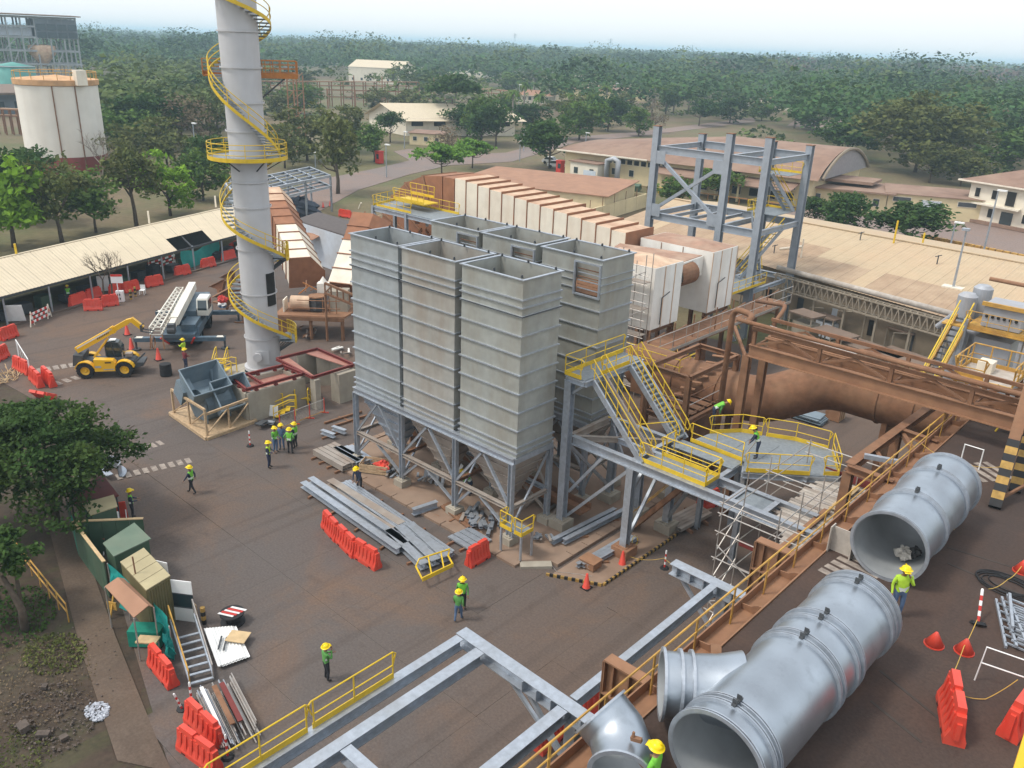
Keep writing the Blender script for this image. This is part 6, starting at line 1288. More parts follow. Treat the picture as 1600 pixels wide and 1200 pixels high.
T=thing('red_bag','red, white and blue bag hung over a brown bracket by the crane','bag',(-77.17,41.20,-0.00)); p=Vector((-71.31,38.07,1.90)); lump(p,(.5,.4,.35),5,REDP,T,'red_part'); lump(p+V(.1,-.1,-.4),(.45,.35,.2),6,WHITE,T,'white_part'); lump(p+V(.1,-.1,-.62),(.42,.33,.12),7,DENIM,T,'blue_part')

# ---------------- green hut compound, lower left ----------------
def roofquad(name,pts,m,T,th=.05,corr=0):
    P=[Vector(p) for p in pts]; b=B()
    if corr:
        b.corr(P[0],P[1],P[2],P[3],corr,.04); o=obj(name,b,m,T)
    else: b.prism([p for p in P],V(0,0,th)); o=obj(name,b,m,T)
    return o
def hutwalls(pts,h,m,T,skip=(),t=.06,inset=.12):
    c=sum((Vector((p[0],p[1],0)) for p in pts),Vector())/4; q=[Vector((p[0],p[1],0)).lerp(c,inset) for p in pts]
    for i in range(4):
        if i in skip: continue
        b=B(); b.bar(q[i]+V(0,0,h/2),q[(i+1)%4]+V(0,0,h/2),t,h); obj('wall',b,m,T)
    return q
T=thing('green_hut','grey-green flat roofed hut in the middle of the fenced compound','hut',(-38.87,14.17,0.00))
R1=[(-37.11,12.55,2.30),(-37.88,14.42,2.30),(-36.09,14.40,2.20),(-35.81,12.48,2.20)]; roofquad('roof',R1,GRNR,T,.06); hutwalls(R1,2.15,GRN,T)
T=thing('tan_hut','low tan roofed hut by the tilted orange board','hut',(-44.21,15.04,0.00))
R2=[(-41.68,13.41,2.20),(-41.49,14.97,2.20),(-40.36,14.66,2.10),(-40.41,13.32,2.10)]; roofquad('roof',R2,TAN,T,.05); q_=hutwalls(R2,2.05,GRN,T,(1,))
for k in range(3): b=B(); b.box(q_[1].lerp(q_[2],.3+.2*k)+V(.1,-.05,1.2+.1*k),(.05,.3,.5),rz=.3); obj('hanging_sheet',b,WHITE,T)
T=thing('tan_cabin','tan roofed cabin with olive walls and white doors swung open','cabin',(-33.81,13.30,0.00))
R3=[(-34.81,12.37,2.45),(-35.19,13.65,2.45),(-32.21,13.47,2.45),(-31.90,12.22,2.45)]
p0,p1,p2,p3=[Vector(p) for p in R3]
for k in range(4): # roof in four sheets with raised joints
    a,c_=k/4,(k+1)/4-.012; roofquad('roof_sheet',[p0.lerp(p3,a),p1.lerp(p2,a),p1.lerp(p2,c_),p0.lerp(p3,c_)],TAN,T,.05)
q_=hutwalls(R3,2.42,OLIV,T,(),inset=.05)
for i in (2,):
    for k in range(9): b=B(); p=q_[2].lerp(q_[3],(k+.5)/9); b.bar(p+V(.04,-.04,1.2),p+V(.05,-.05,1.2),.09,2.3); obj('rib',b,OLIV,T)
def door(p,d,T,w=1.0,h=2.2):
    p=Vector((p[0],p[1],.08)); d=Vector(d).normalized(); b=B(); b.bar(p+V(0,0,.4),p+d*w+V(0,0,.4),.04,.75); dd=obj('door',b,WHITE,T)
    b=B(); b.bar(p+V(0,0,1.85),p+d*w+V(0,0,1.85),.04,.7); obj('door_panel',b,WHITE,dd); b=B(); b.bar(p+V(0,0,1.14),p+d*w+V(0,0,1.14),.02,.7); obj('glass',b,GLASS,dd)
    for z in (.78,1.5): b=B(); b.bar(p+V(0,0,z),p+d*w+V(0,0,z),.06,.05); obj('rail',b,GREYP,dd)
door(q_[2],(.8,.55,0),T); door(q_[2].lerp(q_[1],.75),(.75,.35,0),T,.9)
b=B(); p=p0.lerp(p3,.55).lerp(p1,.12); b.tube(p,p+V(-.05,0,.9),.035,6); obj('mast',b,RUST,T)
T=thing('board_fence','green board fence with a brown capping round the back of the huts','fence',(-38.27,12.38,0.00))
F0,F1=Vector((-40.63,12.53,0.00)),Vector((-36.07,12.11,0.00)); FW=Vector((-41.54,15.31,0.00))
n=9
for k in range(n): b=B(); b.bar(F0.lerp(F1,k/n)+V(0,0,1.0),F0.lerp(F1,(k+.97)/n)+V(0,0,1.0),.05,2.0); obj('panel',b,GRN,T)
b=B(); b.bar(F0+V(0,0,2.02),F1+V(0,0,2.02),.16,.05); obj('capping',b,PLY,T)
F2=F0+Vector((2.1,2.6,0)); 
for k in range(5): b=B(); b.bar(F0.lerp(F2,k/5)+V(0,0,1.0),F0.lerp(F2,(k+.97)/5)+V(0,0,1.0),.05,2.0); obj('panel',b,GRN,T)
b=B(); b.bar(F0+V(0,0,2.02),F2+V(0,0,2.02),.16,.05); obj('capping',b,PLY,T)
F3=F0+Vector((-3.4,.9,0))
for k in range(4): b=B(); b.bar(F0.lerp(F3,k/4)+V(0,0,.95),F0.lerp(F3,(k+.97)/4)+V(0,0,.95),.05,1.9); obj('panel',b,NET if k==0 else GRN,T)
T=thing('shade_net','torn teal shade net strung along the compound from fence to steps','net',(-32.99,12.45,0.00))
NP=[(-35.86,12.18,2.00),(-34.03,12.31,2.00),(-32.23,12.48,1.95),(-30.64,12.39,1.90),(-29.99,12.19,1.70),(-29.91,11.86,1.20)]; b=B(); vs=[]
for i in range(21):
    t=i/20*(len(NP)-1); k=min(int(t),len(NP)-2); p=Vector(NP[k]).lerp(Vector(NP[k+1]),t-k); h=2.0-.5*(i/20)+.1*math.sin(i*1.3)
    for j in range(5): z=h*j/4; vs.append((p.x+.16*math.sin(i*1.9+j)*(1-j/5),p.y+.16*math.cos(i*1.4+j*2)*(1-j/5),z))
b.add(vs,[(i*5+j,i*5+5+j,i*5+6+j,i*5+1+j) for i in range(20) for j in range(4)]); obj('net',b,TARP,T)
for p in (NP[0],NP[2],NP[4]): b=B(); p=Vector(p); b.tube((p.x,p.y,0),p,.03,6); obj('post',b,SCAF,T)
T=thing('brown_shelter','small brown gabled shelter roof on thin posts in front of the net','shelter',(-33.05,11.75,-0.00))
a0,a1,b0,b1,c0,c1=[Vector(p) for p in ((-33.82,11.22,2.20),(-30.84,11.14,2.20),(-33.72,11.78,2.45),(-30.86,11.81,2.45),(-33.81,12.07,2.20),(-30.97,12.05,2.20))]
roofquad('roof_sheet',[a0,a1,b1,b0],ROOFB,T,.04); roofquad('roof_sheet',[b0,b1,c1,c0],ROOFB,T,.04)
for p in (a0,a1,c0,c1): b=B(); b.tube((p.x,p.y,0),(p.x,p.y,2.2),.035,6); obj('post',b,SCAF,T)
b=B(); m_=a1.lerp(c1,.5); b.box((m_.x,m_.y,.8),(.9,.5,.06),rz=.7); obj('shelf',b,PLY,T); b=B(); b.box((m_.x-.8,m_.y+.3,.45),(1.4,.7,.8),rz=.75); obj('bin',b,NET,T)
T=thing('leaning_frame','small yellow and grey frame leaning by the brown shelter','frame',(-35.20,11.74,0.00)); p=Vector((-35.06,11.67,-0.00)); b=B(); b.bar(p,p+V(.3,.2,1.1),.06); b.bar(p+V(.5,-.2,0),p+V(.3,.2,1.1),.06); b.box(p+V(.35,0,.5),(.5,.05,.4),rz=.5); obj('frame',b,YELD,T)
def board(label,p,w,h,rz,rx,m,name='sign_board',feet=True,cat='board'):
    T=thing(name,label,cat,p,rz); OFF[T.name]=Vector((0,0,0)); b=B(); b.box((0,0,h/2+.1),(w,.05,h),rx=rx); o=obj('panel',b,m,T)
    if feet:
        for s in (-1,1): b=B(); b.bar((s*w*.4,-.3,0),(s*w*.4,.05,h*.8),.05); obj('foot',b,WHITE,T)
    return T
board('tilted orange board by the standing worker at the tan hut',(-42.14,15.44,0.00),.6,1.4,1.1,.35,ORANGE); board('white sheet leaning on the tilted orange board',(-41.25,15.42,0.00),.5,.5,.4,.4,WHITE,feet=False)
board('orange board stored inside the fence beside the green roofed hut',(-40.40,13.27,0.00),1.3,.9,.75,.5,ORANGE)
T=thing('red_sheet_roof','dark red sheet roof shaded under the big tree crown','shelter',(-46.35,15.40,0.00)); roofquad('roof',[(-43.63,13.39,1.90),(-44.71,15.70,1.90),(-41.78,15.33,1.90),(-41.52,13.20,1.90)],mat('dark_red_sheet',(.12,.025,.02),rough=.7,var=.15),T,.05)
for p in ((-43.51,13.51,1.90),(-44.49,15.61,1.90),(-41.87,15.23,1.90)): b=B(); b.tube((p[0],p[1],0),p,.04,6); obj('post',b,GREYP,T)
board('white sheet standing against the red sheet roof',(-45.14,15.61,0.00),.8,1.0,.7,.2,WHITE,feet=False)
T=thing('duct_ring_piece','cut galvanised ring piece lying by the dashed marking under the tree','duct piece',(-48.39,16.99,0.00)); p=Vector((-48.29,16.96,0.05))
b=B(); b.lathe(p,[(1.05,0),(1.05,.75),(1.1,.75),(1.1,0)],20,a0=.6,a1=4.2); b.lathe(p,[(1.05,.0),(1.35,0),(1.35,.04),(1.05,.04)],20,a0=.6,a1=4.2); obj('ring',b,GALV,T)
b=B(); b.bx(p.x-.2,p.x+.9,p.y-.1,p.y+.3,.3,.36); obj('strip',b,GALV,T)
# yellow path rail
T=thing('path_handrail','yellow handrail beside the concrete footpath at the lower left','handrail',(-41.33,10.82,-0.00)); a,c_=Vector((-42.80,10.28,0.00)),Vector((-35.55,10.04,-0.00))
for z in (1.0,.55): b=B(); b.tube(a+V(0,0,z),c_+V(0,0,z),.035,6); obj('handrail' if z==1 else 'mid_rail',b,YELD,T)
for k in range(7): p=a.lerp(c_,k/6); b=B(); b.tube(p,p+V(0,0,1),.03,6); obj('post',b,YELD,T)
# metal steps lying, sheets, reel, tube bundle
T=thing('metal_steps','grey metal steps with handrails lying on the slabs by the net','steps',(-28.93,12.61,0.00))
a,c_=Vector((-31.68,12.96,0.10)),Vector((-27.89,11.85,0.10)); e=Vector((-31.36,13.92,0.10)); f=Vector((-27.56,12.72,0.10))
for p,q in ((a,c_),(e,f)): b=B(); b.bar(p+V(0,0,.5),q+V(0,0,.05),.06,.24); obj('stringer',b,GALV,T); b=B(); b.tube(p+V(0,0,1.35),q+V(0,0,.7),.035,6); b.tube(p+V(0,0,.4),p+V(0,0,1.35),.03,6); b.tube(q,q+V(0,0,.7),.03,6); obj('handrail',b,YELD if p is a else SCAF,T)
for k in range(7): t=.3+.7*k/6; b=B(); b.bar(a.lerp(c_,t)+V(0,0,.5-.45*t),e.lerp(f,t)+V(0,0,.5-.45*t),.12,.05); obj('tread',b,GALV,T)
T=thing('roof_sheets','white corrugated sheets stacked flat with a tan board on top','sheets',(-29.02,14.16,0.00))
S0=[Vector(p) for p in ((-30.69,14.08,0.00),(-29.98,15.06,0.00),(-27.72,14.41,0.00),(-27.98,13.24,0.00))]
for k in range(4): o=V(random.uniform(-.1,.1),random.uniform(-.1,.1),.06+.05*k); b=B(); b.corr(S0[0]+o,S0[1]+o,S0[2]+o,S0[3]+o,9,.035); obj('sheet',b,WHITE,T)
b=B(); c=(S0[0]+S0[1]+S0[2]+S0[3])/4; b.box(c+V(.1,.5,.31),(.9,.75,.03),rz=.6); obj('board',b,PLY,T)
for k in range(2): b=B(); b.box(c+V(-.1+.22*k,-.25+.12*k,.3),(.08,.9,.03),rz=.9); obj('strip',b,GREYP,T)
T=thing('cable_reel','black cable reel under a red and white striped cover','cable reel',(-30.41,15.28,0.00)); p=Vector((-30.43,15.26,0.00)); b=B(); b.lathe(p,[(0,.55),(.55,.55),(.55,.48),(.3,.45),(.3,.1),(.55,.07),(.55,0),(0,0)],18); obj('reel',b,BLACK,T)
for k in range(5): b=B(); b.box(p+V(0,-.3+.16*k,.6),(.75,.16,.02),rz=.5); b.v=[(x,y,z+.07*math.sin(x*9)) for x,y,z in b.v]; obj('cover_stripe',b,WHITE if k%2==0 else REDP,T)
T=thing('bollard','black and yellow banded bollard beside the open cabin door','bollard',(-31.33,14.33,0.00)); p=Vector((-31.25,14.29,0.00))
for k in range(4): b=B(); b.tube(p+V(0,0,.22*k),p+V(0,0,.22*k+.22),.11,10); obj('band',b,BLACK if k%2==0 else PAINTY,T)
T=thing('timber_crate','small timber crate by the open cabin door','crate',(-32.66,14.12,0.00)); p=Vector((-32.53,14.05,-0.00))
for k in range(3):
    for s in (-1,1): b=B(); b.box(p+V(0,s*.35,.1+.17*k),(.9,.04,.12)); obj('board',b,WOOD,T); b=B(); b.box(p+V(s*.43,0,.1+.17*k),(.04,.66,.12)); obj('board',b,WOOD,T)
T=thing('tube_bundle','bundle of scaffold tubes and rusty boards lying by the orange barriers','scaffold tubes',(-25.39,12.22,0.00))
a,c_=Vector((-26.85,12.43,0.00)),Vector((-23.78,11.72,-0.00)); d=(c_-a).normalized(); s=Vector((-d.y,d.x,0))
for k in range(46):
    o=s*random.uniform(-.75,.75)+V(0,0,.06+.055*(k%8)); t=random.uniform(-.35,.35); b=B(); b.tube(a+o+d*t,c_+o+d*(t+random.uniform(-.2,.2)),.028,6); obj('tube',b,SCAF if k%3 else GALV,T)
for k in range(2): o=s*(-.1+.3*k)+V(0,0,.55); b=B(); b.bar(a+o+d*.2,c_+o-d*.5,.2,.04); obj('board',b,REDST if k else RUST,T)
b=B(); o=s*(-.55)+V(0,0,.52); b.bar(a+o,c_+o-d*.2,.14,.05); obj('white_board',b,WHITE,T)
# debris and weeds
def stones(name,label,c,rad,n,sz,m,kind=None,seed=1):
    rg=random.Random(seed); b=B(); c=Vector(c)
    for k in range(n):
        a=rg.uniform(0,2*PI); r=rad*math.sqrt(rg.random()); p=c+V(r*math.cos(a),r*.7*math.sin(a),0); s=sz*rg.uniform(.4,1.3); b.box(p+V(0,0,s*.3),(s,s*rg.uniform(.5,1),s*rg.uniform(.4,.8)),rz=rg.uniform(0,3),rx=rg.uniform(-.4,.4),ry=rg.uniform(-.4,.4))
    o=obj(name,b,m); o['label']=label; o['category']='rubble'; o['kind']='stuff'; return o
STONE=mat('grey_rubble',(.095,.075,.062),rough=.95,var=.3,scale=4,island=.35); LIME=mat('pale_lime',(.38,.40,.44),rough=.95,var=.25,scale=6,island=.2)
stones('white_rubble','pale patch of broken white rubble on the dirt',(-29.15,8.61,0.00),.6,200,.09,LIME,seed=2)
stones('dark_rubble','dark heap of rubble and litter on the dirt verge',(-30.12,7.25,0.00),2.2,420,.075,STONE,seed=3)
stones('scattered_stones','scattered small stones over the dirt verge',(-32.70,7.71,0.00),5,120,.06,STONE,seed=5)
for i,(p,s) in enumerate((((-30.15,6.28,0.00),.45),((-29.30,6.67,-0.00),.3),((-28.60,7.14,0.00),.28),((-31.94,7.68,0.00),.25))): T=thing('loose_block',('largest loose block on the dirt by the picture edge','long loose block beside the dark rubble heap','small loose block nearest the pale rubble patch','small loose block above the dark rubble heap')[i],'stone block',p,i*.8,'loose blocks on the verge'); OFF[T.name]=V(0,0,0); b=B(); b.box((0,0,s*.3),(s*1.6 if i==1 else s,s*.8,s*.6),rx=.1); obj('block',b,STONE,T)
# ---------------- long open shed ----------------
T=thing('long_shed','long open shed with a pale sloping sheet roof across the left of the yard','shed',(-88,38,0))
EV=[V(-72.5,5,2.75),V(-81.3,22.4,2.75),V(-89.3,34.1,2.75),V(-92.0,49.8,2.75),V(-92.4,56,2.75)]
RD=[V(-80.3,5,4.0),V(-88.2,24.6,4.0),V(-95.8,36.6,4.0),V(-102.8,56.0,4.0),V(-104.5,61,4.0)]
E0,E1,D0,D1=V(-76.5,8,2.75),V(-93.5,56.5,2.75),V(-82.5,6,4.3),V(-101.8,58.5,4.3)
n=28
for k in range(n):
    a,c_=k/n,(k+1)/n-.0004
    lo=0.0
    if k in (20,21,22): lo=.42    # missing sheets: dark gap at the eave
    b=B(); b.corr(E0.lerp(E1,a).lerp(D0.lerp(D1,a),lo),E0.lerp(E1,c_).lerp(D0.lerp(D1,c_),lo),D0.lerp(D1,c_),D0.lerp(D1,a),5,.035); obj('roof_sheet',b,ROOFW,T)
b=B(); b.bar(D0+V(0,0,.03),D1+V(0,0,.03),.3,.05); obj('ridge_cap',b,ROOFW,T)
Bk0,Bk1=D0+V(-4.2,1.4,-1.0),D1+V(-4.2,1.4,-1.0); b=B(); b.quad(D0,D1,Bk1,Bk0); obj('back_roof_slope',b,ROOFW,T)
b=B(); b.quad((D0.x-1.2,D0.y,0),(D1.x-1.2,D1.y,0),(D1.x-1.2,D1.y,3.9),(D0.x-1.2,D0.y,3.9)); obj('back_wall',b,GREYP,T)
for k in range(11):
    p=E0.lerp(E1,(k+.35)/11)+V(-.3,.1,0); b=B(); b.bar((p.x,p.y,0),(p.x,p.y,2.75),.14); obj('post',b,GALV,T)
    q=D0.lerp(D1,(k+.35)/11); b=B(); b.bar(p+V(0,0,2.6-2.75+.0),q-V(0,0,.25),.1,.18); obj('rafter',b,GREYP,T)
b=B(); b.bar(E0-V(.1,0,.12),E1-V(.1,0,.12),.08,.2); obj('eave_beam',b,GREYP,T)
for k,xx in enumerate((.15,.205,.25)):
    p=E0.lerp(E1,xx)+V(-1.2,.4,0); b=B(); b.bar((p.x,p.y,.0+1.2),(p.x-.35,p.y+1.0,1.2),.06,2.2); obj('white_partition' if k!=1 else 'dark_door',b,WHITE if k!=1 else GREYP,T)
p=E0.lerp(E1,.985)+V(-.6,.2,0); b=B(); b.bar((p.x,p.y,1.2),(p.x-.2,p.y+1.2,1.2),.06,2.2); obj('white_partition',b,WHITE,T)
kb=[E0.lerp(E1,t)+V(.35,-.1,-2.75) for t in (0,1)]
b=B(); b.bar(kb[0]+V(0,0,.05),kb[1]+V(0,0,.05),.3,.2); structure('kerb',b,G_YARD)
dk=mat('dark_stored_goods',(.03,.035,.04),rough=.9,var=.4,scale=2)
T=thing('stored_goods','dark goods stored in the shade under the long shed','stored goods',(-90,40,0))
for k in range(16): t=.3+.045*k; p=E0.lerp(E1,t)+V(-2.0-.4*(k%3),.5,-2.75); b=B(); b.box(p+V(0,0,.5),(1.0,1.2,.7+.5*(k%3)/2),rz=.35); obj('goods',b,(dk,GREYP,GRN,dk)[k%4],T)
T=thing('tarpaulin','teal tarpaulin hung along the shed front behind an orange barrier','tarpaulin',(-92.50,47.01,0.00))
a,c_=Vector((-89.88,43.60,0.00)),Vector((-93.35,50.03,0.00)); b=B(); vs=[]
for i in range(15):
    t=i/14
    for j in range(6): u=j/5; p=a.lerp(c_,t); vs.append((p.x+.12*math.sin(i*1.7+j),p.y+.1*math.cos(i*2+j),.05+2.2*u-(.4*math.sin(PI*t))*u+.12*math.sin(i*.9)*u))
b.add(vs,[(i*6+j,i*6+6+j,i*6+7+j,i*6+1+j) for i in range(14) for j in range(5)]); obj('sheet',b,TARP,T,True)
def stripes(label,p,q,z0,n=3):
    T=thing('striped_barricade',label,'barricade',p,0,'red and white striped barricades'); p,q=Vector(p),Vector(q)
    for k in range(n):
        for s in range(8): b=B(); b.bar(p.lerp(q,s/8)+V(0,0,z0+.36*k),p.lerp(q,(s+1)/8)+V(0,0,z0+.36*k),.04,.2); obj('stripe',b,WHITE if (s+k)%2 else REDP,T)
    for t in (.04,.96): b=B(); c=p.lerp(q,t); b.bar(c+V(.25,-.25,0),c+V(0,0,z0+.36*n-.1),.07); b.bar(c+V(-.25,.25,0),c+V(0,0,z0+.36*n-.1),.07); obj('leg',b,CREAM,T)
stripes('striped barricade standing by the kerb beside the tilted white board',(-80.25,24.30,0.00),(-81.89,26.49,0.00),.35); stripes('striped barricade under the shed between two orange barriers',(-90.62,40.04,0.00),(-92.50,44.10,0.00),.6)
board('tilted white board leaning at the shed front on the left',(-82.06,23.64,0.00),1.5,1.7,.95,.3,WHITE,feet=False)
board('pale blue notice board standing in the shed opening behind the barriers',(-87.19,33.69,0.00),1.1,1.6,1.2,.0,WHITE)
T=thing('sign_post','white post with a small red-topped white sign by the shed barriers','sign',(-82.70,33.27,0.00)); p=Vector((-82.70,33.27,0.00)); b=B(); b.tube(p,p+V(0,0,2.6),.05,8); obj('post',b,WHITE,T); b=B(); b.box(p+V(.05,0,2.35),(1.1,.05,.8),rz=.9); pn=obj('panel',b,WHITE,T); b=B(); b.box(p+V(.08,-.02,2.72),(1.05,.06,.2),rz=.9); obj('red_header',b,REDP,pn)
T=thing('white_box_sign','white box with dark round windows at the foot of the sign post','signal box',(-83.09,33.51,0.00)); p=Vector((-82.84,33.46,0.00)); b=B(); b.box(p+V(0,0,.55),(.7,.4,1.1),rz=.9); bx_=obj('box',b,WHITE,T)
for z in (.35,.75): b=B(); b.lathe(p+V(.14,-.17,z),[(0,.02),(.14,.02),(.14,0)],12,ax=(.78,-.62,0)); obj('round_window',b,DARK,bx_)
T=thing('plastic_chair','white plastic chair by the striped bollards under the shed','chair',(-83.88,36.15,0.00),.8); OFF[T.name]=V(0,0,0)
b=B(); b.bx(-.25,.25,-.25,.25,.42,.47); obj('seat',b,WHITE,T); b=B(); b.bx(-.25,.25,.22,.27,.47,.95); obj('backrest',b,WHITE,T)
for x in (-.22,.22):
    for y in (-.22,.22): b=B(); b.bx(x-.03,x+.03,y-.03,y+.03,0,.42); obj('leg',b,WHITE,T)
for i,p in enumerate(((-82.85,34.49,0.00),(-83.66,35.32,-0.00))):
    T=thing('striped_bollard',('left striped bollard beside the white chair','striped bollard touching the white chair')[i],'bollard',p,0,'striped bollards by the chair'); p=Vector(p)
    for k in range(5): b=B(); b.tube(p+V(0,0,.2*k),p+V(0,0,.2*k+.2),.12,10); obj('band',b,BLACK if k%2 else PAINTY,T)
for i,(px,py) in enumerate(((26,399),(233,345),(337,320))):
    p=Vector(((-90.29,27.15,4.20),(-98.78,44.46,4.20),(-103.65,55.72,4.20))[i]); T=thing('vent_pipe',('yellow pipe stub on the shed ridge, leftmost','pale pipe stub in the middle of the shed ridge','pale pipe stub on the shed ridge nearest the chimney')[i],'pipe',p,0,'pipe stubs on the shed ridge'); b=B(); b.tube(p-V(0,0,.3),p+V(0,0,1.15),.11,8); obj('pipe',b,YEL if i==0 else CREAM,T)
T=thing('white_tube_stand','thin white bent tube frame by the gate barriers','stand',(-69.17,19.91,0.00)); a,c_=Vector((-72.45,20.57,0.00)),Vector((-67.49,19.73,0.00)); b=B(); b.path([a,a+V(0,0,1.6),c_+V(0,0,1.5),c_],.035,6); obj('frame',b,WHITE,T)
for k in range(5): p=a.lerp(c_,(k+.5)/5); b=B(); b.tube(p+V(0,0,.5),p+V(0,0,1.5),.015,5); obj('bar',b,WHITE,T)
T=thing('debris_pile','dry yellow cuttings heaped at the gate by the left picture edge','debris',(-68.77,18.31,0.00)); b=B()
for k in range(60): p=Vector((-68.77,18.31,0.00))+V(random.uniform(-1.2,1.2),random.uniform(-1,1),.05); b.bar(p,p+V(random.uniform(-.6,.6),random.uniform(-.6,.6),random.uniform(0,.5)),.04)
o=obj('cuttings',b,PLY,T); o['kind']='stuff'

# ---------------- fan house and descending ducts behind the chimney ----------------
def segduct(label,p,q,w,h,n,mats,up=(0,0,1),cham=.5,fl=BROWN,name='descending_duct'):
    """box duct of flanged segments along p->q with a chamfered far-left edge"""
    p,q=Vector(p),Vector(q); T=thing(name,label,'duct',(p+q)/2); d=(q-p).normalized(); r=d.cross(V(0,0,1)).normalized(); u=r.cross(d).normalized(); L=(q-p).length
    sec=lambda c,g: [c+r*(w/2+g)+u*(h/2+g),c-r*(w/2*cham-0)+u*(h/2+g),c-r*(w/2+w*.35+g)-u*(h*.2),c-r*(w/2+w*.35+g)-u*(h/2+g),c+r*(w/2+g)-u*(h/2+g)] if False else [c+r*(w/2+g)-u*(h/2+g),c+r*(w/2+g)+u*(h/2+g),c-r*(w/2*.2)+u*(h/2+g),c-r*(w/2+g)+u*(0),c-r*(w/2+g)-u*(h/2+g)]
    for i in range(n):
        a=p+d*(L*i/n+.04); c=p+d*(L*(i+1)/n-.04); b=B(); b.prism(sec(a,0),c-a); obj('duct_segment',b,mats[i%len(mats)] if len(mats)!=n else mats[i],T)
        b=B(); b.prism(sec(p+d*(L*(i+1)/n-.04),.1),d*.08); obj('joint_flange',b,fl,T)
    return T
segduct('stepped box duct behind the chimney, cream then brown then cream',(-80.78,50.52,8.60),(-66.74,44.51,4.40),3.2,3.0,9,[CREAMT,CREAMT,BROWN,BROWN,BROWN,CREAM,CREAM,CREAM,CREAM])
segduct('inclined cream box duct with brown top leaning behind the first silo',(-64.66,51.01,8.80),(-62.26,46.13,3.20),3.6,2.6,5,[BROWN,BROWN,CREAM,CREAM,CREAM])
T=thing('fan_platform','rusty machine platform with fan, motor and hood behind the chimney','machine platform',(-61.5,44,0))
c=Vector((-61.85,41.68,2.20)); ux2=V(.74,.67,0); uy2=V(-.67,.74,0)
def pl(a,b_,z=0): return c+ux2*a+uy2*b_+V(0,0,z)
b=B(); b.prism([pl(-3.2,-1.3,-.15),pl(3.0,-1.3,-.15),pl(4.0,2.2,-.15),pl(-3.0,2.6,-.15)],V(0,0,.15)); obj('deck',b,RUSTL,T)
b=B(); b.bar(pl(-3.2,-1.35,-.25),pl(3.0,-1.35,-.25),.12,.35); obj('edge_beam',b,RUST,T)
for a,e in ((-3,-1.2),(0,-1.2),(2.8,-1.2),(-2.8,2.3),(3.4,2)): b=B(); p=pl(a,e); b.bar((p.x,p.y,0),p-V(0,0,.15),.22); obj('leg',b,RUST,T)
b=B(); p=pl(-3.1,-.6); b.bar((p.x,p.y,1.0),(p.x+1.0,p.y+.9,1.0),.05,1.9); obj('side_plate',b,RUSTL,T)
b=B(); b.lathe(pl(-2.0,.2,.75),[(0,0),(.62,0),(.62,1.7),(0,1.7)],18,ax=ux2); obj('motor',b,CREAMT,T); b=B(); b.box(pl(-2.55,.2,.55),(.1,1.3,1.1),rz=.73); obj('motor_end_plate',b,CREAM,T)
b=B(); b.lathe(pl(.3,.4,.0),[(.75,.15),(.75,1.2),(.62,1.25),(0,1.3)],8); obj('bearing_housing',b,GREYP,T); b=B(); b.lathe(pl(.3,.4,1.3),[(.8,0),(.8,.12),(0,.2)],8); obj('housing_lid',b,RUSTL,T)
b=B(); b.box(pl(2.2,1.0,.9),(1.6,1.4,1.9),rz=.73); obj('fan_case',b,CONC,T); b=B(); b.box(pl(.6,1.7,1.7),(1.0,.8,1.1),rz=.73); b.lathe(pl(.6,1.7,2.25),[(.4,0),(0,.6)],10); obj('white_cowl',b,WHITEP,T)
for k in range(9): b=B(); p=pl(-1.5+.55*k,1.0+.3*(k%3),1.3+.15*(k%4)); b.bar(p,p+V(random.uniform(-1,1),random.uniform(-1,1),random.uniform(.1,.8)),.1); obj('pipe_stub',b,OXY if k%3==0 else RUST,T)
for k in range(3): b=B(); b.tube(pl(1.0+.6*k,-.6,.1),pl(1.0+.6*k,-.6,1.4),.05,6); obj('guard_post',b,RUSTL,T)
for z in (.6,1.3): b=B(); b.tube(pl(-1.2,-.9,z),pl(2.6,-.9,z),.04,6); obj('guard_rail',b,RUSTL,T)
T=thing('rust_frame_bridge','long rusty angle frame leaning over the fan platform to the first silo','steel frame',(-58.44,43.73,3.00)); a,c_=Vector((-59.75,41.55,4.40)),Vector((-57.12,42.81,3.60))
for o in (0,.9): b=B(); b.bar(a+V(0,0,o),c_+V(0,0,o),.18); obj('chord',b,RUST,T)
for k in range(6): b=B(); b.bar(a.lerp(c_,k/5),a.lerp(c_,k/5)+V(0,0,.9),.1); obj('lacing',b,RUST,T)
for p in (a,c_): b=B(); b.bar((p.x,p.y,0),p,.16); obj('leg',b,RUST,T)
bits('rusty scrap frames on the ground below the fan platform',(-62.81,41.53,0.00),14,1.6,1.6,m=RUST)
bits('white pipe offcuts by the first silo behind the pit',(-56.38,41.01,0.00),8,1.2,1.6,m=WHITEP)
T=thing('grey_shed','low shed with a dark grey flat roof and pale blue-grey wall behind the chimney','shed',(-90,62,0))
PG=mat('pale_bluegrey_wall',(.52,.57,.63),rough=.7,var=.06,dirt=(.42,.40,.38),damt=.4,dscale=.4)
Q=[Vector(p) for p in ((-87.88,57.31,4.40),(-90.30,62.32,4.40),(-82.32,62.12,4.40),(-77.40,56.67,4.40))]; b=B(); b.prism(Q,V(0,0,.15)); obj('roof',b,mat('dark_bitumen_roof',(.10,.085,.08),rough=.9,var=.15),T)
for a,c_ in ((Q[0],Q[3]),(Q[3],Q[2]),(Q[1],Q[0])): b=B(); b.bar((a.x,a.y,2.2),(c_.x,c_.y,2.2),.15,4.4); obj('wall',b,PG,T)
p=Q[0].lerp(Q[3],.35); b=B(); b.box((p.x+.8,p.y-.8,3.4),(2.2,1.6,.08),rz=.2,rx=.2); obj('canopy',b,ROOFB,T)
T=thing('steel_canopy','open grey steel canopy frame with two tiers of beams behind the chimney','steel frame',(-110,75,0))
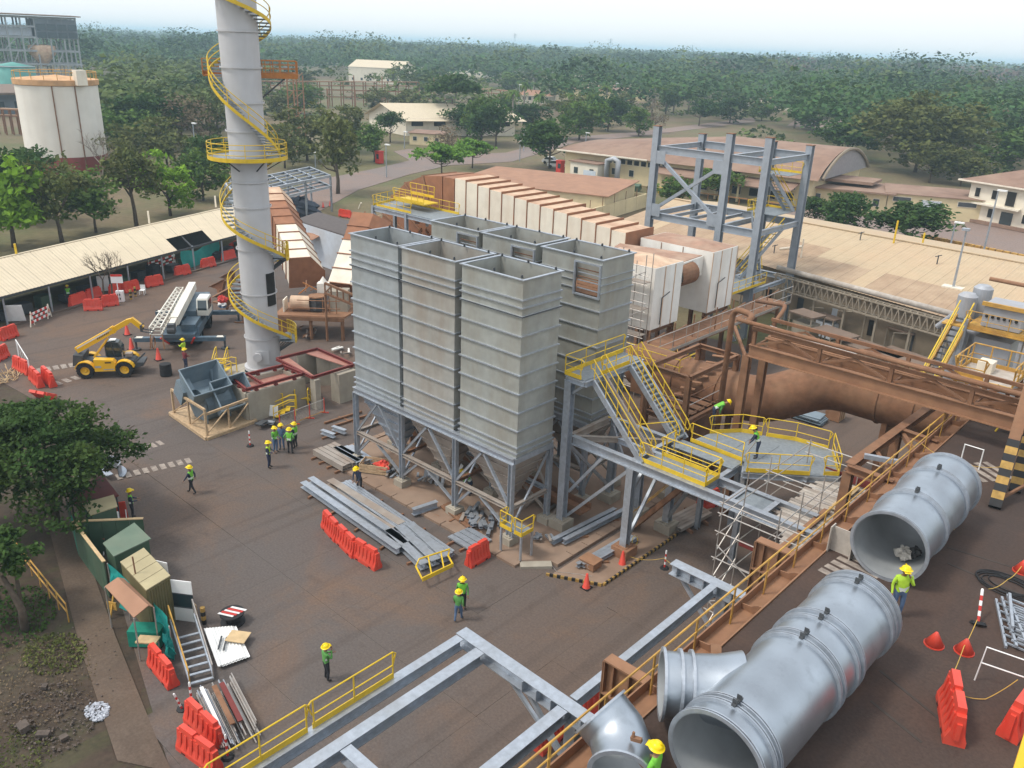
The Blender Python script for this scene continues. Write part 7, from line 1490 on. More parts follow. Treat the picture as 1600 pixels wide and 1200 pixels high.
CA=[Vector(p) for p in ((-110.02,60.85,5.40),(-118.60,80.69,5.40),(-110.02,78.49,5.40),(-101.79,65.14,5.40),(-102.67,57.57,5.40))]
C4=[Vector(p) for p in ((-111.01,61.41,5.40),(-118.60,80.69,5.40),(-109.48,78.10,5.40),(-101.87,57.84,5.40))]
for dz in (0,-1.6):
    for k in range(4): b=B(); b.ib(C4[k]+V(0,0,dz),C4[(k+1)%4]+V(0,0,dz),.3,.35,.04); obj('beam',b,GALV,T)
    for k in range(1,4): b=B(); b.ib(C4[0].lerp(C4[3],k/4)+V(0,0,dz),C4[1].lerp(C4[2],k/4)+V(0,0,dz),.2,.25,.03); obj('beam',b,GALV,T)
    for k in range(1,6): b=B(); b.ib(C4[0].lerp(C4[1],k/6)+V(0,0,dz),C4[3].lerp(C4[2],k/6)+V(0,0,dz),.2,.25,.03); obj('purlin',b,GALV,T)
for k in range(4): b=B(); b.ib((C4[k].x,C4[k].y,0),C4[k],.25,.25,.03,up=(0,1,0)); obj('column',b,GALV,T)
for t in (.35,.7): 
    for e in ((0,1),(3,2)): p=C4[e[0]].lerp(C4[e[1]],t); b=B(); b.ib((p.x,p.y,0),p,.25,.25,.03,up=(0,1,0)); obj('column',b,GALV,T)
T=thing('dark_skip','dark blue covered heap under the steel canopy','covered heap',(-110.26,72.97,-0.00)); p=Vector((-110.26,72.97,-0.00)); lump(p+V(0,0,1.0),(3.4,2.4,1.4),12,mat('dark_blue_sheet',(.03,.04,.06),rough=.7,var=.3),T,'cover')
# railed platform beyond the silos
T=thing('railed_platform','grey platform with a crowd of yellow rails beyond the left silos','platform',(-68,62,0))
G4=[Vector((-67.65,53.26,9.60))]; G4=[G4[0],G4[0]+V(-1,3.6,0),G4[0]+V(8.6,3.6,0),G4[0]+V(9.2,0,0)]
b=B(); b.prism([g-V(0,0,.1) for g in G4],V(0,0,.1)); obj('floor',b,GRATE,T)
for k in range(4): b=B(); b.ib(G4[k]-V(0,0,.3),G4[(k+1)%4]-V(0,0,.3),.25,.4,.03); obj('beam',b,STEEL,T); b=B(); b.ib((G4[k].x,G4[k].y,0),G4[k],.3,.3,.03,up=(0,1,0)); obj('column',b,STEEL,T)
p=G4[0].lerp(G4[3],.55); b=B(); b.ib((p.x,p.y,0),p,.3,.3,.03,up=(0,1,0)); obj('column',b,STEEL,T)
b=B(); b.bar(G4[0]-V(0,0,.5),(p.x,p.y,3),.15); obj('brace',b,STEEL,T)
rail(T,[G4[0],G4[1],G4[2]],post=1.3); rail(T,[G4[0]+V(.3,.2,0),G4[0]+V(5.5,.2,0)],post=1.1); rail(T,[G4[0]+V(1.5,1.4,.8),G4[0]+V(6.0,1.4,.8)],post=.9); rail(T,[G4[0]+V(2.0,3.2,1.2),G4[0]+V(5.5,3.2,1.2)],post=.9)
b=B(); b.prism([G4[0]+V(1.5,1.4,.7),G4[0]+V(6,1.4,.7),G4[0]+V(6,3.3,.7),G4[0]+V(1.5,3.3,.7)],V(0,0,.1)); obj('upper_floor',b,YEL,T)
for k in range(14): b=B(); q=Vector((random.uniform(-66,-60),random.uniform(54,57.5),random.uniform(5,8.5))); b.bar(q,q+V(random.uniform(-2.2,2.2),random.uniform(-.4,.4),random.uniform(-1.2,1.2)),.12,.3); obj('frame_part',b,(STEEL,BROWN,BLUEG,CREAMT)[k%4],T)
T=thing('rust_lattice','pale and rusty lattice framing left of the railed platform','steel frame',(-72,56,0))
for k in range(16): b=B(); q=Vector((-84.76,64.86,4.00))+V(random.uniform(-2.5,2.5),random.uniform(-2,2),random.uniform(-3.8,1.5)); b.bar(q,q+V(random.uniform(-2.6,2.6),random.uniform(-1,1),random.uniform(-1.6,1.6)),.14); obj('lattice_bar',b,(CREAMT,RUST,CREAM)[k%3],T)
# ---------------- right yard: big roof, pipe truss, vessels ----------------
T=thing('long_roof_building','long low building with a stained cream sheet roof on the right behind the pipe bridge','building',(-38,90,0))
rl,rr_=V(-60,97,7),V(-9,93,7.0); el,er=V(-62,86.5,4.8),V(-9,73.5,4.8)
STAIN=mat('brown_stained_sheet_roof',(.36,.25,.16),rough=.8,var=.08,scale=1,dirt=(.48,.37,.25),damt=.55,dscale=.25)
n=34
for k in range(n):
    a,c_=k/n,(k+1)/n-.00045; mids=.42 if 9<k<17 else .25 if k<=9 else .62
    M0,M1=rl.lerp(el,mids),rr_.lerp(er,mids)
    b=B(); b.corr(rl.lerp(rr_,a),rl.lerp(rr_,c_),M0.lerp(M1,c_),M0.lerp(M1,a),4,.03); obj('roof_sheet',b,ROOFC,T)
    b=B(); b.corr(M0.lerp(M1,a),M0.lerp(M1,c_),el.lerp(er,c_),el.lerp(er,a),4,.03); obj('roof_sheet',b,STAIN if (k%9)not in(3,) else ROOFC,T)
b=B(); b.quad(rl,rr_,rr_+V(0,14,-2),rl+V(-1,14,-2)); obj('back_roof_slope',b,ROOFC,T); b=B(); b.bar(rl+V(0,0,.05),rr_+V(0,0,.05),.5,.1); obj('ridge_cap',b,ROOFC,T)
DUSTW=mat('dust_beige_wall',(.26,.21,.15),rough=.9,var=.12,scale=.8,dirt=(.25,.20,.15),damt=.6,dscale=.4,streak=.5)
b=B(); b.bar((el.x+.5,el.y+.9,2.3),(er.x,er.y+.9,2.3),.2,4.7); obj('front_wall',b,DUSTW,T); b=B(); b.prism([(el.x+.5,el.y+.9,0),(rl.x+.5,rl.y,0),(rl.x+.5,rl.y,6.9),(el.x+.5,el.y+.9,4.7)],(0.2,0,0)); obj('end_wall',b,DUSTW,T)
for k in range(9):
    p=el.lerp(er,.30+.075*k); b=B(); b.bx(p.x,p.x+1.4,p.y+.7,p.y+.76,.1+.8*(k%2),2.4); obj('door' if k%2==0 else 'window',b,(GREYP,PG,DARK)[k%3],T)
for k,(px,t) in enumerate(((.52,.15),(.70,.3),(.42,.75))): p=rl.lerp(rr_,px).lerp(el.lerp(er,px),t); b=B(); b.tube(p,p+V(0,0,.9),.06,6); b.tube(p+V(-.3,0,.7),p+V(.3,0,.95),.05,6); obj('roof_vent',b,GREYP,T)
p=rl.lerp(rr_,.47).lerp(el.lerp(er,.47),.72); b=B(); b.tube(p+V(-2,0,.5),p+V(.4,0,1.2),.15,8); b.tube(p+V(.4,0,0),p+V(.4,0,2),.08,6); obj('roof_pipe',b,CREAM,T)
T=thing('light_mast','pale lamp mast standing on a plinth on the cream roof','light mast',(-20.98,83.13,5.60)); p=Vector((-21.13,83.63,5.60)); b=B(); b.bx(p.x-.9,p.x+.9,p.y-.5,p.y+.5,p.z-.1,p.z+.15); obj('plinth',b,CREAM,T); b=B(); b.tube(p,p+V(0,0,5.4),.12,8,.07); obj('mast',b,GALV,T); b=B(); b.box(p+V(.0,-.2,5.45),(.6,.5,.2)); obj('lamp_head',b,GALV,T)
T=thing('pipe_truss','long pale pipe carried on a lattice truss along the eave of the cream roofed building','pipe truss',(-30,79,0))
ta,tb=Vector((-36.05,78.65,5.40)),Vector((-18.91,75.27,5.40)); tb=ta+(tb-ta)*1.12
b=B(); b.tube(ta,tb,.26,12); obj('pipe',b,PLANKM,T,True)
LC=mat('dusty_pale_lattice',(.30,.255,.195),rough=.85,var=.12,scale=2)
for o in (V(0,0,-.6),V(0,-.7,-.6),V(0,0,-1.9),V(0,-.7,-1.9)): b=B(); b.bar(ta+o,tb+o,.12); obj('chord',b,LC,T)
N_=30
for k in range(N_):
    a,c_=ta.lerp(tb,k/N_),ta.lerp(tb,(k+1)/N_); b=B(); b.bar(a+V(0,-.7,-1.9),a.lerp(c_,.5)+V(0,-.7,-.6),.08); b.bar(a.lerp(c_,.5)+V(0,-.7,-.6),c_+V(0,-.7,-1.9),.08); b.bar(a+V(0,0,-.6),a+V(0,-.7,-.6),.07); obj('lattice',b,LC,T)
for k in range(6): a=ta.lerp(tb,(k+.5)/6); b=B(); b.bar((a.x,a.y-.35,0),a+V(0,-.35,-1.9),.18); obj('support_post',b,LC,T)
def flatroof(label,x,y,w,d,h,rz=-.25,m=None,box=None,cat='shelter'):
    T=thing('small_shelter',label,cat,(x,y,0),rz,'small dusty shelters along the beige building'); OFF[T.name]=V(0,0,0)
    b=B(); b.box((0,0,h),(w,d,.12)); obj('roof',b,m or RTOP2,T)
    for sx_ in (-1,1):
        for sy2 in (-1,1): b=B(); b.bx(sx_*w*.46-.05,sx_*w*.46+.05,sy2*d*.45-.05,sy2*d*.45+.05,0,h-.06); obj('post',b,LC,T)
    if box: b=B(); b.bx(-w*.4,w*.4,-d*.3,d*.35,.02,h*.75); obj('cabinet',b,box,T)
RTOP2=mat('dusty_flat_roof',(.18,.13,.098),rough=.95,var=.12,scale=1)
for lab,p,w,d,h,bx2 in (('square dusty shelter roof, leftmost behind the pipe bridge',(-26.82,71.87,2.40),3.6,2.6,2.4,None),('long flat shelter roof behind the white pipe of the bridge',(-23.17,71.77,1.90),5.2,2.6,1.9,WWALL),('long flat shelter roof nearest the yellow stair',(-20.27,71.91,1.90),5.0,2.6,1.9,YWALL),('little peaked shelter between the flat roofs and the truss',(-22.85,78.26,2.30),2.6,2.0,2.3,None),('pale tank under a flat lid left of the yellow stair',(-21.49,78.84,1.60),2.0,1.4,1.7,PG),('tall beige cabinet shelter beside the open steel tower',(-29.94,73.04,3.20),2.6,2.0,3.2,CONC),('pale blue cabinet under the truss',(-29.77,77.59,2.00),2.4,1.4,2.0,PG)): flatroof(lab,p[0],p[1],w,d,h,box=bx2)
for k in range(7): T=thing('service_pipe',('first','second','third','fourth','fifth','sixth','seventh')[k]+' bent service pipe along the beige wall, counted from the open tower','pipe',(0,0,0),0,'service pipes on the beige wall'); p=el.lerp(er,.40+.055*k)+V(0,-.2-.3*(k%2),0); T.location=(p.x,p.y,0); OFF[T.name]=Vector((p.x,p.y,0)); b=B(); b.path([(p.x,p.y,0),(p.x,p.y,2.2+.4*(k%3)),(p.x+1.4,p.y-.3,2.5+.4*(k%3))],.09,6); obj('pipe',b,LC,T)
T=thing('process_vessels','pair of grey process columns with pipes, stairs and a square hopper at the right edge','process plant',(-12.5,61,0))
VG=mat('vessel_grey',(.36,.38,.41),rough=.5,metal=.15,var=.08,dirt=(.35,.30,.26),damt=.4,dscale=.5,streak=.7)
va,vb=V(-14.6,62,0),V(-14.1,63.4,0)
for p,h in ((va,10.3),(vb,10.7)): b=B(); b.lathe((p.x,p.y,0),[(.36,0),(.36,6.4),(.62,7.0),(.62,h),(.4,h+.2),(0,h+.2)],20); obj('column_shell',b,VG,T,False)
hp=V(-11.9,61.2,0); b=B(); b.box((hp.x-.2,hp.y,4.1),(2.2,2.2,8.2)); b.box((hp.x,hp.y,9.75),(2.3,2.2,1.5)); obj('square_hopper',b,VG,T); b=B(); b.box((hp.x,hp.y,8.8),(3.8,3.4,.2)); obj('platform',b,YELD,T)
for a,e,rd,m in ((V(va.x,va.y,9.6),V(va.x-1.6,va.y+.5,7.6),.2,VG),(V(vb.x,vb.y,9.3),V(vb.x+9,vb.y,8.9),.26,VG),(V(va.x,va.y,8.0),V(hp.x,hp.y,8.1),.22,VG),(V(vb.x+.2,vb.y,11.4),V(vb.x+8,vb.y+.5,11.2),.14,RUSTL),(V(hp.x-.5,hp.y-2.2,6.6),V(hp.x+9,hp.y-3,6.2),.13,WHITE)): b=B(); b.tube(a,e,rd,10); obj('pipe',b,m,T,False)
for x in (-2.5,2.5,4.6): b=B(); b.tube((hp.x+x*.75,hp.y-1.8,0),(hp.x+x*.75,hp.y-1.8,9.4),.26 if x>4 else .15,8); obj('pipe_leg',b,VG,T)
for k in range(5): b=B(); b.bar((hp.x+1.9,hp.y-1.8,3+1.4*k),(hp.x+3.4,hp.y-1.8,3.7+1.4*k),.1); obj('brace',b,VG,T)
sa,sb=V(-14.8,54.2,4.2),V(-14.6,60.3,9.3); s_=V(.85,.0,0)
b=B(); b.bx(-15.2,-10.2,59.4,60.4,8.75,8.85); obj('walkway',b,YELD,T)
for x,y in ((-14.9,59.6),(-10.4,59.6),(-14.8,54.4)): b=B(); b.bar((x,y,0),(x,y,8.7 if y>55 else 4.1),.2); obj('column',b,VG,T)
for o in (V(0,0,0),s_): b=B(); b.bar(sa+o,sb+o,.1,.3); obj('stringer',b,YELD,T); b=B(); b.tube(sa+o+V(0,0,1.0),sb+o+V(0,0,1.0),.05,6); obj('handrail',b,YEL,T); b=B(); b.tube(sa+o+V(0,0,.5),sb+o+V(0,0,.5),.04,6); obj('mid_rail',b,YEL,T)
for k in range(16): q=sa.lerp(sb,(k+.5)/16); b=B(); b.bar(q,q+s_,.3,.05); obj('tread',b,GREYP,T)
rail(T,[(hp.x-1.9,hp.y-1.7,8.9),(hp.x+1.9,hp.y-1.7,8.9)],m=YELD,post=1.2); b=B(); b.bar((hp.x-1.3,hp.y-1.2,10.5),(hp.x+1.3,hp.y-1.2,10.5),.2,.25); obj('yellow_edge',b,YELD,T)
for k in range(6): b=B(); b.lathe((hp.x-.9+.35*k,hp.y-1.12,9.7),[(0,.06),(.1,.06),(.1,0)],8,ax=(0,-1,0)); obj('port',b,DARK,T)

# ---------------- far buildings ----------------
def wins(T,wallp,wallq,z0,z1,n,w,m=GLASS,off=None,frame=CREAM,name='window',skip=()):
    p,q=Vector(wallp),Vector(wallq); d=(q-p).normalized(); o=Vector((d.y,-d.x,0))*.06
    for k in range(n):
        if k in skip: continue
        c=p.lerp(q,(k+.5)/n)+o; b=B(); b.bar(c-d*(w/2+.08)+V(0,0,(z0+z1)/2),c+d*(w/2+.08)+V(0,0,(z0+z1)/2),.05,z1-z0+.16); f=obj(name,b,frame,T); c2=c+o*.6; b=B(); b.bar(c2-d*w/2+V(0,0,(z0+z1)/2),c2+d*w/2+V(0,0,(z0+z1)/2),.05,z1-z0); obj('pane',b,m,f)
def body(T,pts,h,m,z=0):
    b=B(); b.prism([(p[0],p[1],z-.1) for p in pts],(0,0,h+.1)); return obj('wall',b,m,T)
# long vaulted building
T=thing('vaulted_building','long yellow building with a wide brown vaulted roof and an arched grey end','building',(-88,152,0))
A=Vector((-115,141.5,0)); Bq=Vector((-63,146.5,0)); dx=(Bq-A).normalized(); dy=Vector((-dx.y,dx.x,0)); L=(Bq-A).length; Wd=27
body(T,[A,Bq,Bq+dy*Wd,A+dy*Wd],5.0,YWALL)
b=B(); vs=[]; k1,k2=14,12
for i in range(k1+1):
    for j in range(k2+1):
        v=j/k2; vs.append(A+dx*(-1.2+(L+2.4)*i/k1)+dy*(-1.5+(Wd+3)*v)+V(0,0,5.0+4.6*math.sin(PI*v)**.8*(.25+.75*min(1,i/8))))
b.add(vs,[(i*(k2+1)+j,(i+1)*(k2+1)+j,(i+1)*(k2+1)+j+1,i*(k2+1)+j+1) for i in range(k1) for j in range(k2)]); obj('roof',b,ROOFD,T,True)
arc=[Bq+dx*1.0+dy*(Wd*(j/16))+V(0,0,5+4.3*math.sin(PI*j/16)**.8) for j in range(17)]; b=B(); b.prism(arc,dx*.25); obj('arched_end',b,mat('grey_gable',(.28,.26,.26),rough=.8,var=.1),T)
b=B(); b.path([p+dx*.5+V(0,0,.15) for p in arc],.3,6); obj('arch_rim',b,DUSTW,T)
b=B(); b.bar(A-dy*1.5-dx*1.2+V(0,0,5.05),A-dy*1.5+dx*20+V(0,0,5.05),.3,.25); obj('eave_fascia',b,CREAM,T)
wins(T,A+dx*10,A+dx*24,3.6,4.5,9,1.1,DARK); wins(T,A+dx*2,A+dx*18,1.4,2.6,4,1.0); wins(T,A+dx*28,A+dx*50,2.9,3.9,8,1.2); wins(T,A+dx*30,A+dx*50,.8,2.2,6,1.6,DARK)
b=B(); b.bx(A.x+4,A.x+11,A.y-3.2,A.y+.5,0,3.4); w2=obj('annex_wall',b,WWALL,T); b=B(); b.bx(A.x+3.7,A.x+11.3,A.y-3.5,A.y+.5,3.4,3.6); obj('annex_roof',b,ROOFD,T)
for x in (5.5,9.5): b=B(); b.bx(A.x+x-.5,A.x+x+.5,A.y-3.26,A.y-3.2,1.2,2.4); obj('annex_window',b,GLASS,T)
b=B(); b.prism([A+dx*22-dy*4+V(0,0,3.2),A+dx*50-dy*5+V(0,0,3.0),A+dx*50+V(0,0,4),A+dx*22+V(0,0,4)],V(0,0,.15)); obj('porch_roof',b,ROOFD,T)
for k in range(7): p=A+dx*(23+4.3*k)-dy*3.8; b=B(); b.bar((p.x,p.y,0),(p.x,p.y,3.1),.3); obj('porch_post',b,YWALL,T)
b=B(); b.path([A+dx*12-dy*3+V(0,0,0),A+dx*12-dy*3+V(0,0,4.4),A+dx*13.5-dy*3+V(0,0,4.8),A+dx*14.5-dy*3+V(0,0,4.4),A+dx*14.5-dy*3],.55,10); obj('grey_duct',b,VG,T,True)
b=B(); b.bx(A.x+9,A.x+12,A.y-5.2,A.y-5.1,.6,2.4); obj('pale_board',b,PG,T)
for k in range(12): p=A+dx*(26+2*k)-dy*7; b=B(); b.tube((p.x,p.y,0),(p.x,p.y,1.3),.06,5); b.tube((p.x,p.y,1.25),(p.x+2,p.y+.15,1.25),.06,5); obj('yellow_railing',b,OXY if k%3 else YEL,T)
def house(name,label,pts,h,mw,rtype,mr,over=.8,rh=1.6,cat='building'):
    P=[Vector(p) for p in pts]; c=sum(P,Vector())/4; T=thing(name,label,cat,c); body(T,P,h,mw)
    Q=[p+(p-c).normalized()*over*1.3+V(0,0,h) for p in P]
    if rtype=='flat': b=B(); b.prism(Q,V(0,0,.25)); obj('roof',b,mr,T)
    elif rtype=='hip': e1,e2=Q[0].lerp(Q[3],.5).lerp(Q[1].lerp(Q[2],.5),.25)+V(0,0,rh),Q[0].lerp(Q[3],.5).lerp(Q[1].lerp(Q[2],.5),.75)+V(0,0,rh); b=B(); b.add(Q+[e1,e2],[(0,1,5,4),(1,2,5),(2,3,4,5),(3,0,4),(0,3,2,1)]); obj('roof',b,mr,T); b=B(); [b.bar(Q[i]+V(0,0,-.05),Q[(i+1)%4]+V(0,0,-.05),.2,.22) for i in range(4)]; obj('fascia',b,CREAM,T)
    elif rtype=='gable': e1,e2=Q[0].lerp(Q[3],.5)+V(0,0,rh),Q[1].lerp(Q[2],.5)+V(0,0,rh); b=B(); b.add(Q+[e1,e2],[(0,1,5,4),(2,3,4,5)]); obj('roof',b,mr,T); b=B(); w1,w2=[P[i]+V(0,0,h) for i in (0,3)]; b.add([w1,w2,w1.lerp(w2,.5)+V(0,0,rh*.9)],[(0,1,2)]); w1,w2=[P[i]+V(0,0,h) for i in (1,2)]; b.add([w1,w2,w1.lerp(w2,.5)+V(0,0,rh*.9)],[(0,2,1)]); obj('gable',b,mw,T)
    elif rtype=='shed': b=B(); b.prism([Q[0],Q[1],Q[2]+V(0,0,rh),Q[3]+V(0,0,rh)],V(0,0,.12)); obj('roof',b,mr,T)
    return T,P
def rect(p,ang,l,w): p=Vector((p[0],p[1],0)); d=V(math.cos(ang),math.sin(ang),0); n_=V(-d.y,d.x,0); return [p,p+d*l,p+d*l+n_*w,p+n_*w]
T,P=house('white_house','cream two storey house with a wide brown hip roof at the right edge','' or rect((-41.0,158.6),-.28,26,12),6.6,WWALL,'hip',ROOFD,1.6,2.4)
wins(T,P[0],P[1],4.2,5.6,9,.8,DARK,skip=(2,)); wins(T,P[0],P[1],1.2,2.6,9,.8,DARK,skip=(2,)); wins(T,P[0].lerp(P[1],.22),P[0].lerp(P[1],.33),3.5,5.8,1,1.5,DARK,name='door'); wins(T,P[0].lerp(P[1],.22),P[0].lerp(P[1],.33),.05,2.5,1,2.0,GLASS,name='door')
b=B(); b.prism([P[0]+V(-1.5,-.5,3.1),P[0].lerp(P[1],.35)+V(0,-1.6,3.1),P[0].lerp(P[1],.35)+V(0,0,3.1),P[0]+V(-1.5,1,3.1)],V(0,0,.25)); obj('balcony',b,WWALL,T)
for o in (V(-1.3,-.4,0),V(-.2,-.9,0)): p=P[0]+o; b=B(); b.bar(p,p+V(0,0,3.1),.3); obj('porch_post',b,WHITE,T)
b=B(); b.prism([P[0]+V(0,-.8,0),P[1]+V(0,-.8,0),P[1],P[0]],V(0,0,.5)); obj('red_plinth',b,ROOFD,T)
T,P=house('yellow_house','small yellow house with a brown lean-to roof and white double door',rect((-52.0,152.5),.38,15,8),3.6,YWALL,'shed',ROOFD,.5,.5)
wins(T,P[0].lerp(P[1],.3),P[0].lerp(P[1],.62),.2,2.9,1,3.0,PG,name='door'); wins(T,P[0],P[0].lerp(P[1],.3),2.4,3.1,1,2.8,GREYP); wins(T,P[0].lerp(P[1],.65),P[1],2.4,3.1,1,2.8,GREYP)
T,P=house('yellow_house','yellow house with a double brown roof between the vaulted hall and the small yellow house',rect((-64.5,148.5),.3,13,11),3.4,YWALL,'flat',ROOFD,1.4)
b=B(); b.prism([P[0].lerp(P[2],.2)+V(-2,1,4.2),P[0].lerp(P[2],.2)+V(7,3,4.2),P[0].lerp(P[2],.2)+V(6,10,4.2),P[0].lerp(P[2],.2)+V(-3,8,4.2)],V(0,0,.5)); obj('upper_roof',b,ROOFD,T); wins(T,P[0],P[1],1.2,2.4,4,1.0)
T,P=house('brown_roof_building','low building with a plain brown sheet roof behind the long cream duct',[(-112.29,111.01,0.00),(-96.91,113.95,0.00),(-79.93,118.79,0.00),(-123.76,128.78,0.00)] if False else rect((-104,100),.3,26,15),3.6,YWALL,'shed',ROOFB,.6,.6)
T=thing('courtyard_wall','yellow block wall with panel joints round a bare courtyard','wall',(-78,105,0)); w=[V(-76.4,91,0),V(-81.7,123,0),V(-96,118,0)]
for i in range(2):
    for k in range(8): a,c_=w[i].lerp(w[i+1],k/8),w[i].lerp(w[i+1],(k+.98)/8); b=B(); b.bar(a+V(0,0,1.1),c_+V(0,0,1.1),.25,2.3); obj('wall_panel',b,YWALL,T)
for k in range(9): a=w[0].lerp(w[1],k/8); b=B(); b.tube(a,a+V(0,0,3.6),.06,5); obj('fence_post',b,RUST,T)
flat('courtyard',[(-77,92,),(-81.5,122),(-96,118),(-90,92)],mat('mauve_gravel',(.20,.16,.16),rough=.95,var=.12,scale=2),-.03,.05)
T=thing('green_planks','stack of dark green boards by the courtyard wall','boards',(-100.49,136.33,0.00)); p=Vector((-99.49,135.01,0.00))
for k in range(6): b=B(); b.box(p+V(-6+2.4*k,.3*k,.6),(2.2,1.2,1.0),rz=.2,rx=.3); obj('board',b,GRN,T)
# pale gabled building behind the trees
T,P=house('gabled_building','long cream gabled building with a pale roof behind the flat-topped tree',[V(-212.8,166.9,0),V(-190.7,162.5,0),V(-176,192,0),V(-200,199,0)],4.4,WWALL,'flat',CREAM,.2)
P2=[V(-213,167,4.4),V(-190.3,162,4.4),V(-174,193,4.4),V(-199,200,4.4)]; e1,e2=P2[0].lerp(P2[1],.45)+V(0,0,3.6),P2[3].lerp(P2[2],.45)+V(0,0,3.6)
b=B(); b.add([P2[1]+V(1,-1,-.3),P2[2]+V(1,1,-.3),e2,e1+V(-.5,-1.5,0)],[(0,1,2,3)]); b.add([P2[0]+V(-1,-1,-.3),e1+V(-.5,-1.5,0.01),e2,P2[3]],[(0,1,2,3)]); obj('roof',b,ROOFW,T); b=B(); b.add([P2[0],P2[1],e1],[(0,1,2)]); obj('gable',b,WWALL,T)
wins(T,P[1],P[2],2.6,3.8,5,3.4,DARK)
for args in (('white_warehouse','pale cream gabled warehouse far off behind the pipe racks',rect((-451.88,339.29,-0.00),.55,34,30),9,WWALL,'gable',ROOFW,.3,4),('low_warehouse','pale low roof among far trees right of the gabled warehouse',rect((-532.21,491.52,0.00),.55,34,24),6,WWALL,'gable',ROOFW,.3,3),
  ('tan_roof_building','wide tan roofed building among the palms in the middle distance',rect((-301.61,366.28,0.00),.5,44,26),4.5,YWALL,'gable',ROOFD,1,2.5),('far_roof_building','pale roof far behind the tan roofed building',rect((-419.07,523.01,-0.00),.5,40,20),5,WWALL,'hip',ROOFD,1,2.5),
  ('small_red_house','small red roofed house at the left of the palm avenue',rect((-280.99,306.67,0.00),.5,16,14),3.4,WWALL,'hip',ROOFB,1,2.2),('far_right_house','house with brown roof among the trees at the middle right',rect((-206.35,404.50,0.00),.4,18,12),3.6,WWALL,'hip',ROOFD,1,2.2)):
    T,P=house(*args); wins(T,P[0],P[1],1.4,2.8,6,1.4)
T,P=house('guard_hut','small ochre hut by the far road bend',rect((-174.13,149.57,0.00),.5,9,5),2.8,YWALL,'shed',ROOFD,.5,.4); wins(T,P[0],P[1],1,2,3,1)
# cubicles: red booths
for i,p in enumerate(((-149.11,119.44,0.00),(-117.08,142.50,0.00))): T=thing('red_booth',('red booth by the far road left of the feathery tree','red booth beside the vaulted building')[i],'booth',p); p=Vector(p); b=B(); b.box(p+V(0,0,1.2),(1.3,1.3,2.4)); b.box(p+V(0,0,2.5),(1.5,1.5,.25)); obj('body',b,REDP,T); b=B(); b.box(p+V(.2,-.66,1.5),(.8,.06,1.0)); obj('pane',b,GLASS,T)
# cars
def car(label,p,rz,m):
    T=thing('parked_car',label,'car',p,rz,'cars parked along the far roads'); OFF[T.name]=V(0,0,0)
    b=B(); b.prism([(-2.1,-.85,.35),(2.1,-.85,.35),(2.15,-.85,.75),(1.2,-.85,.95),(-1.9,-.85,1.0),(-2.15,-.85,.8)],(0,1.7,0)); obj('body',b,m,T)
    b=B(); b.prism([(-1.7,-.75,1.0),(.9,-.75,.96),(.35,-.75,1.5),(-1.2,-.75,1.52)],(0,1.5,0)); cb=obj('cabin',b,GLASS,T); b=B(); b.bx(-1.15,.3,-.72,.72,1.52,1.56); obj('roof',b,m,cb)
    for x in (-1.35,1.35):
        for y in (-.85,.85): b=B(); b.lathe((x,y-.1,.33),[(0,0),(.33,0),(.33,.2),(0,.2)],12,ax=(0,1,0)); obj('wheel',b,BLACK,T)
car('white car parked beside the vaulted building under the round tree',(-127.64,152.18,0.00),.3,WHITE); car('silver car far up the road behind the vaulted roof',(-209.39,395.92,0.00),.3,GALV); car('white car at the foot of the vaulted hall, half hidden by a tree',(-122.74,148.17,0.00),.6,WHITE); car('white car on the far back road at the right',(-146.56,330.16,0.00),.2,WHITE)
# storage tank
R_=6.9; _f=Vector((-167.27,61.73,0.00)); _f=_f+_f.normalized()*R_; TX0,TY0=_f.x,_f.y; TH_=16.16
T=thing('storage_tank','large white storage tank with a dark red foot and rusty rim at the left','storage tank',(TX0,TY0,0))
TK=mat('chalky_white_tank',(.74,.71,.64),rough=.8,var=.05,scale=.4,dirt=(.50,.40,.30),damt=.35,dscale=.12,streak=.92)
b=B(); b.lathe((TX0,TY0,0),[(R_,2.9),(R_,TH_)],48); obj('shell',b,TK,T,True); b=B(); b.lathe((TX0,TY0,0),[(R_+.02,0),(R_+.02,2.9)],48); obj('red_foot',b,mat('dark_red_tank_band',(.24,.05,.04),rough=.8,var=.15,scale=.5),T,True)
b=B(); b.lathe((TX0,TY0,TH_),[(R_+.05,-.9),(R_+.25,-.8),(R_+.3,.1),(R_-.1,.15),(0,.8)],48); obj('rusty_rim',b,mat('tank_rim',(.55,.32,.16),rough=.85,var=.2,scale=.6),T)
cdir=Vector((-TX0,-TY0,0)).normalized()
for a in (-.12,.42): q=Matrix.Rotation(a,3,'Z')@cdir*(R_+.12); b=B(); b.bar((TX0+q.x,TY0+q.y,.5),(TX0+q.x,TY0+q.y,TH_-.4),.16); obj('pipe',b,RUST,T)
for k in range(20): a=2*PI*k/20; b=B(); b.tube((TX0+R_*math.cos(a),TY0+R_*math.sin(a),TH_+.1),(TX0+R_*math.cos(a),TY0+R_*math.sin(a),TH_+1.4),.06,4); obj('rim_post',b,YELD,T)
b=B(); b.path([(TX0+R_*math.cos(2*PI*k/24),TY0+R_*math.sin(2*PI*k/24),TH_+1.4) for k in range(24)],.06,4,closed=True); obj('rim_rail',b,YELD,T)
b=B(); q=Matrix.Rotation(.55,3,'Z')@cdir*(R_+.6); b.box((TX0+q.x,TY0+q.y,TH_+.6),(1.8,1.8,2.6)); obj('rim_box',b,CREAM,T)
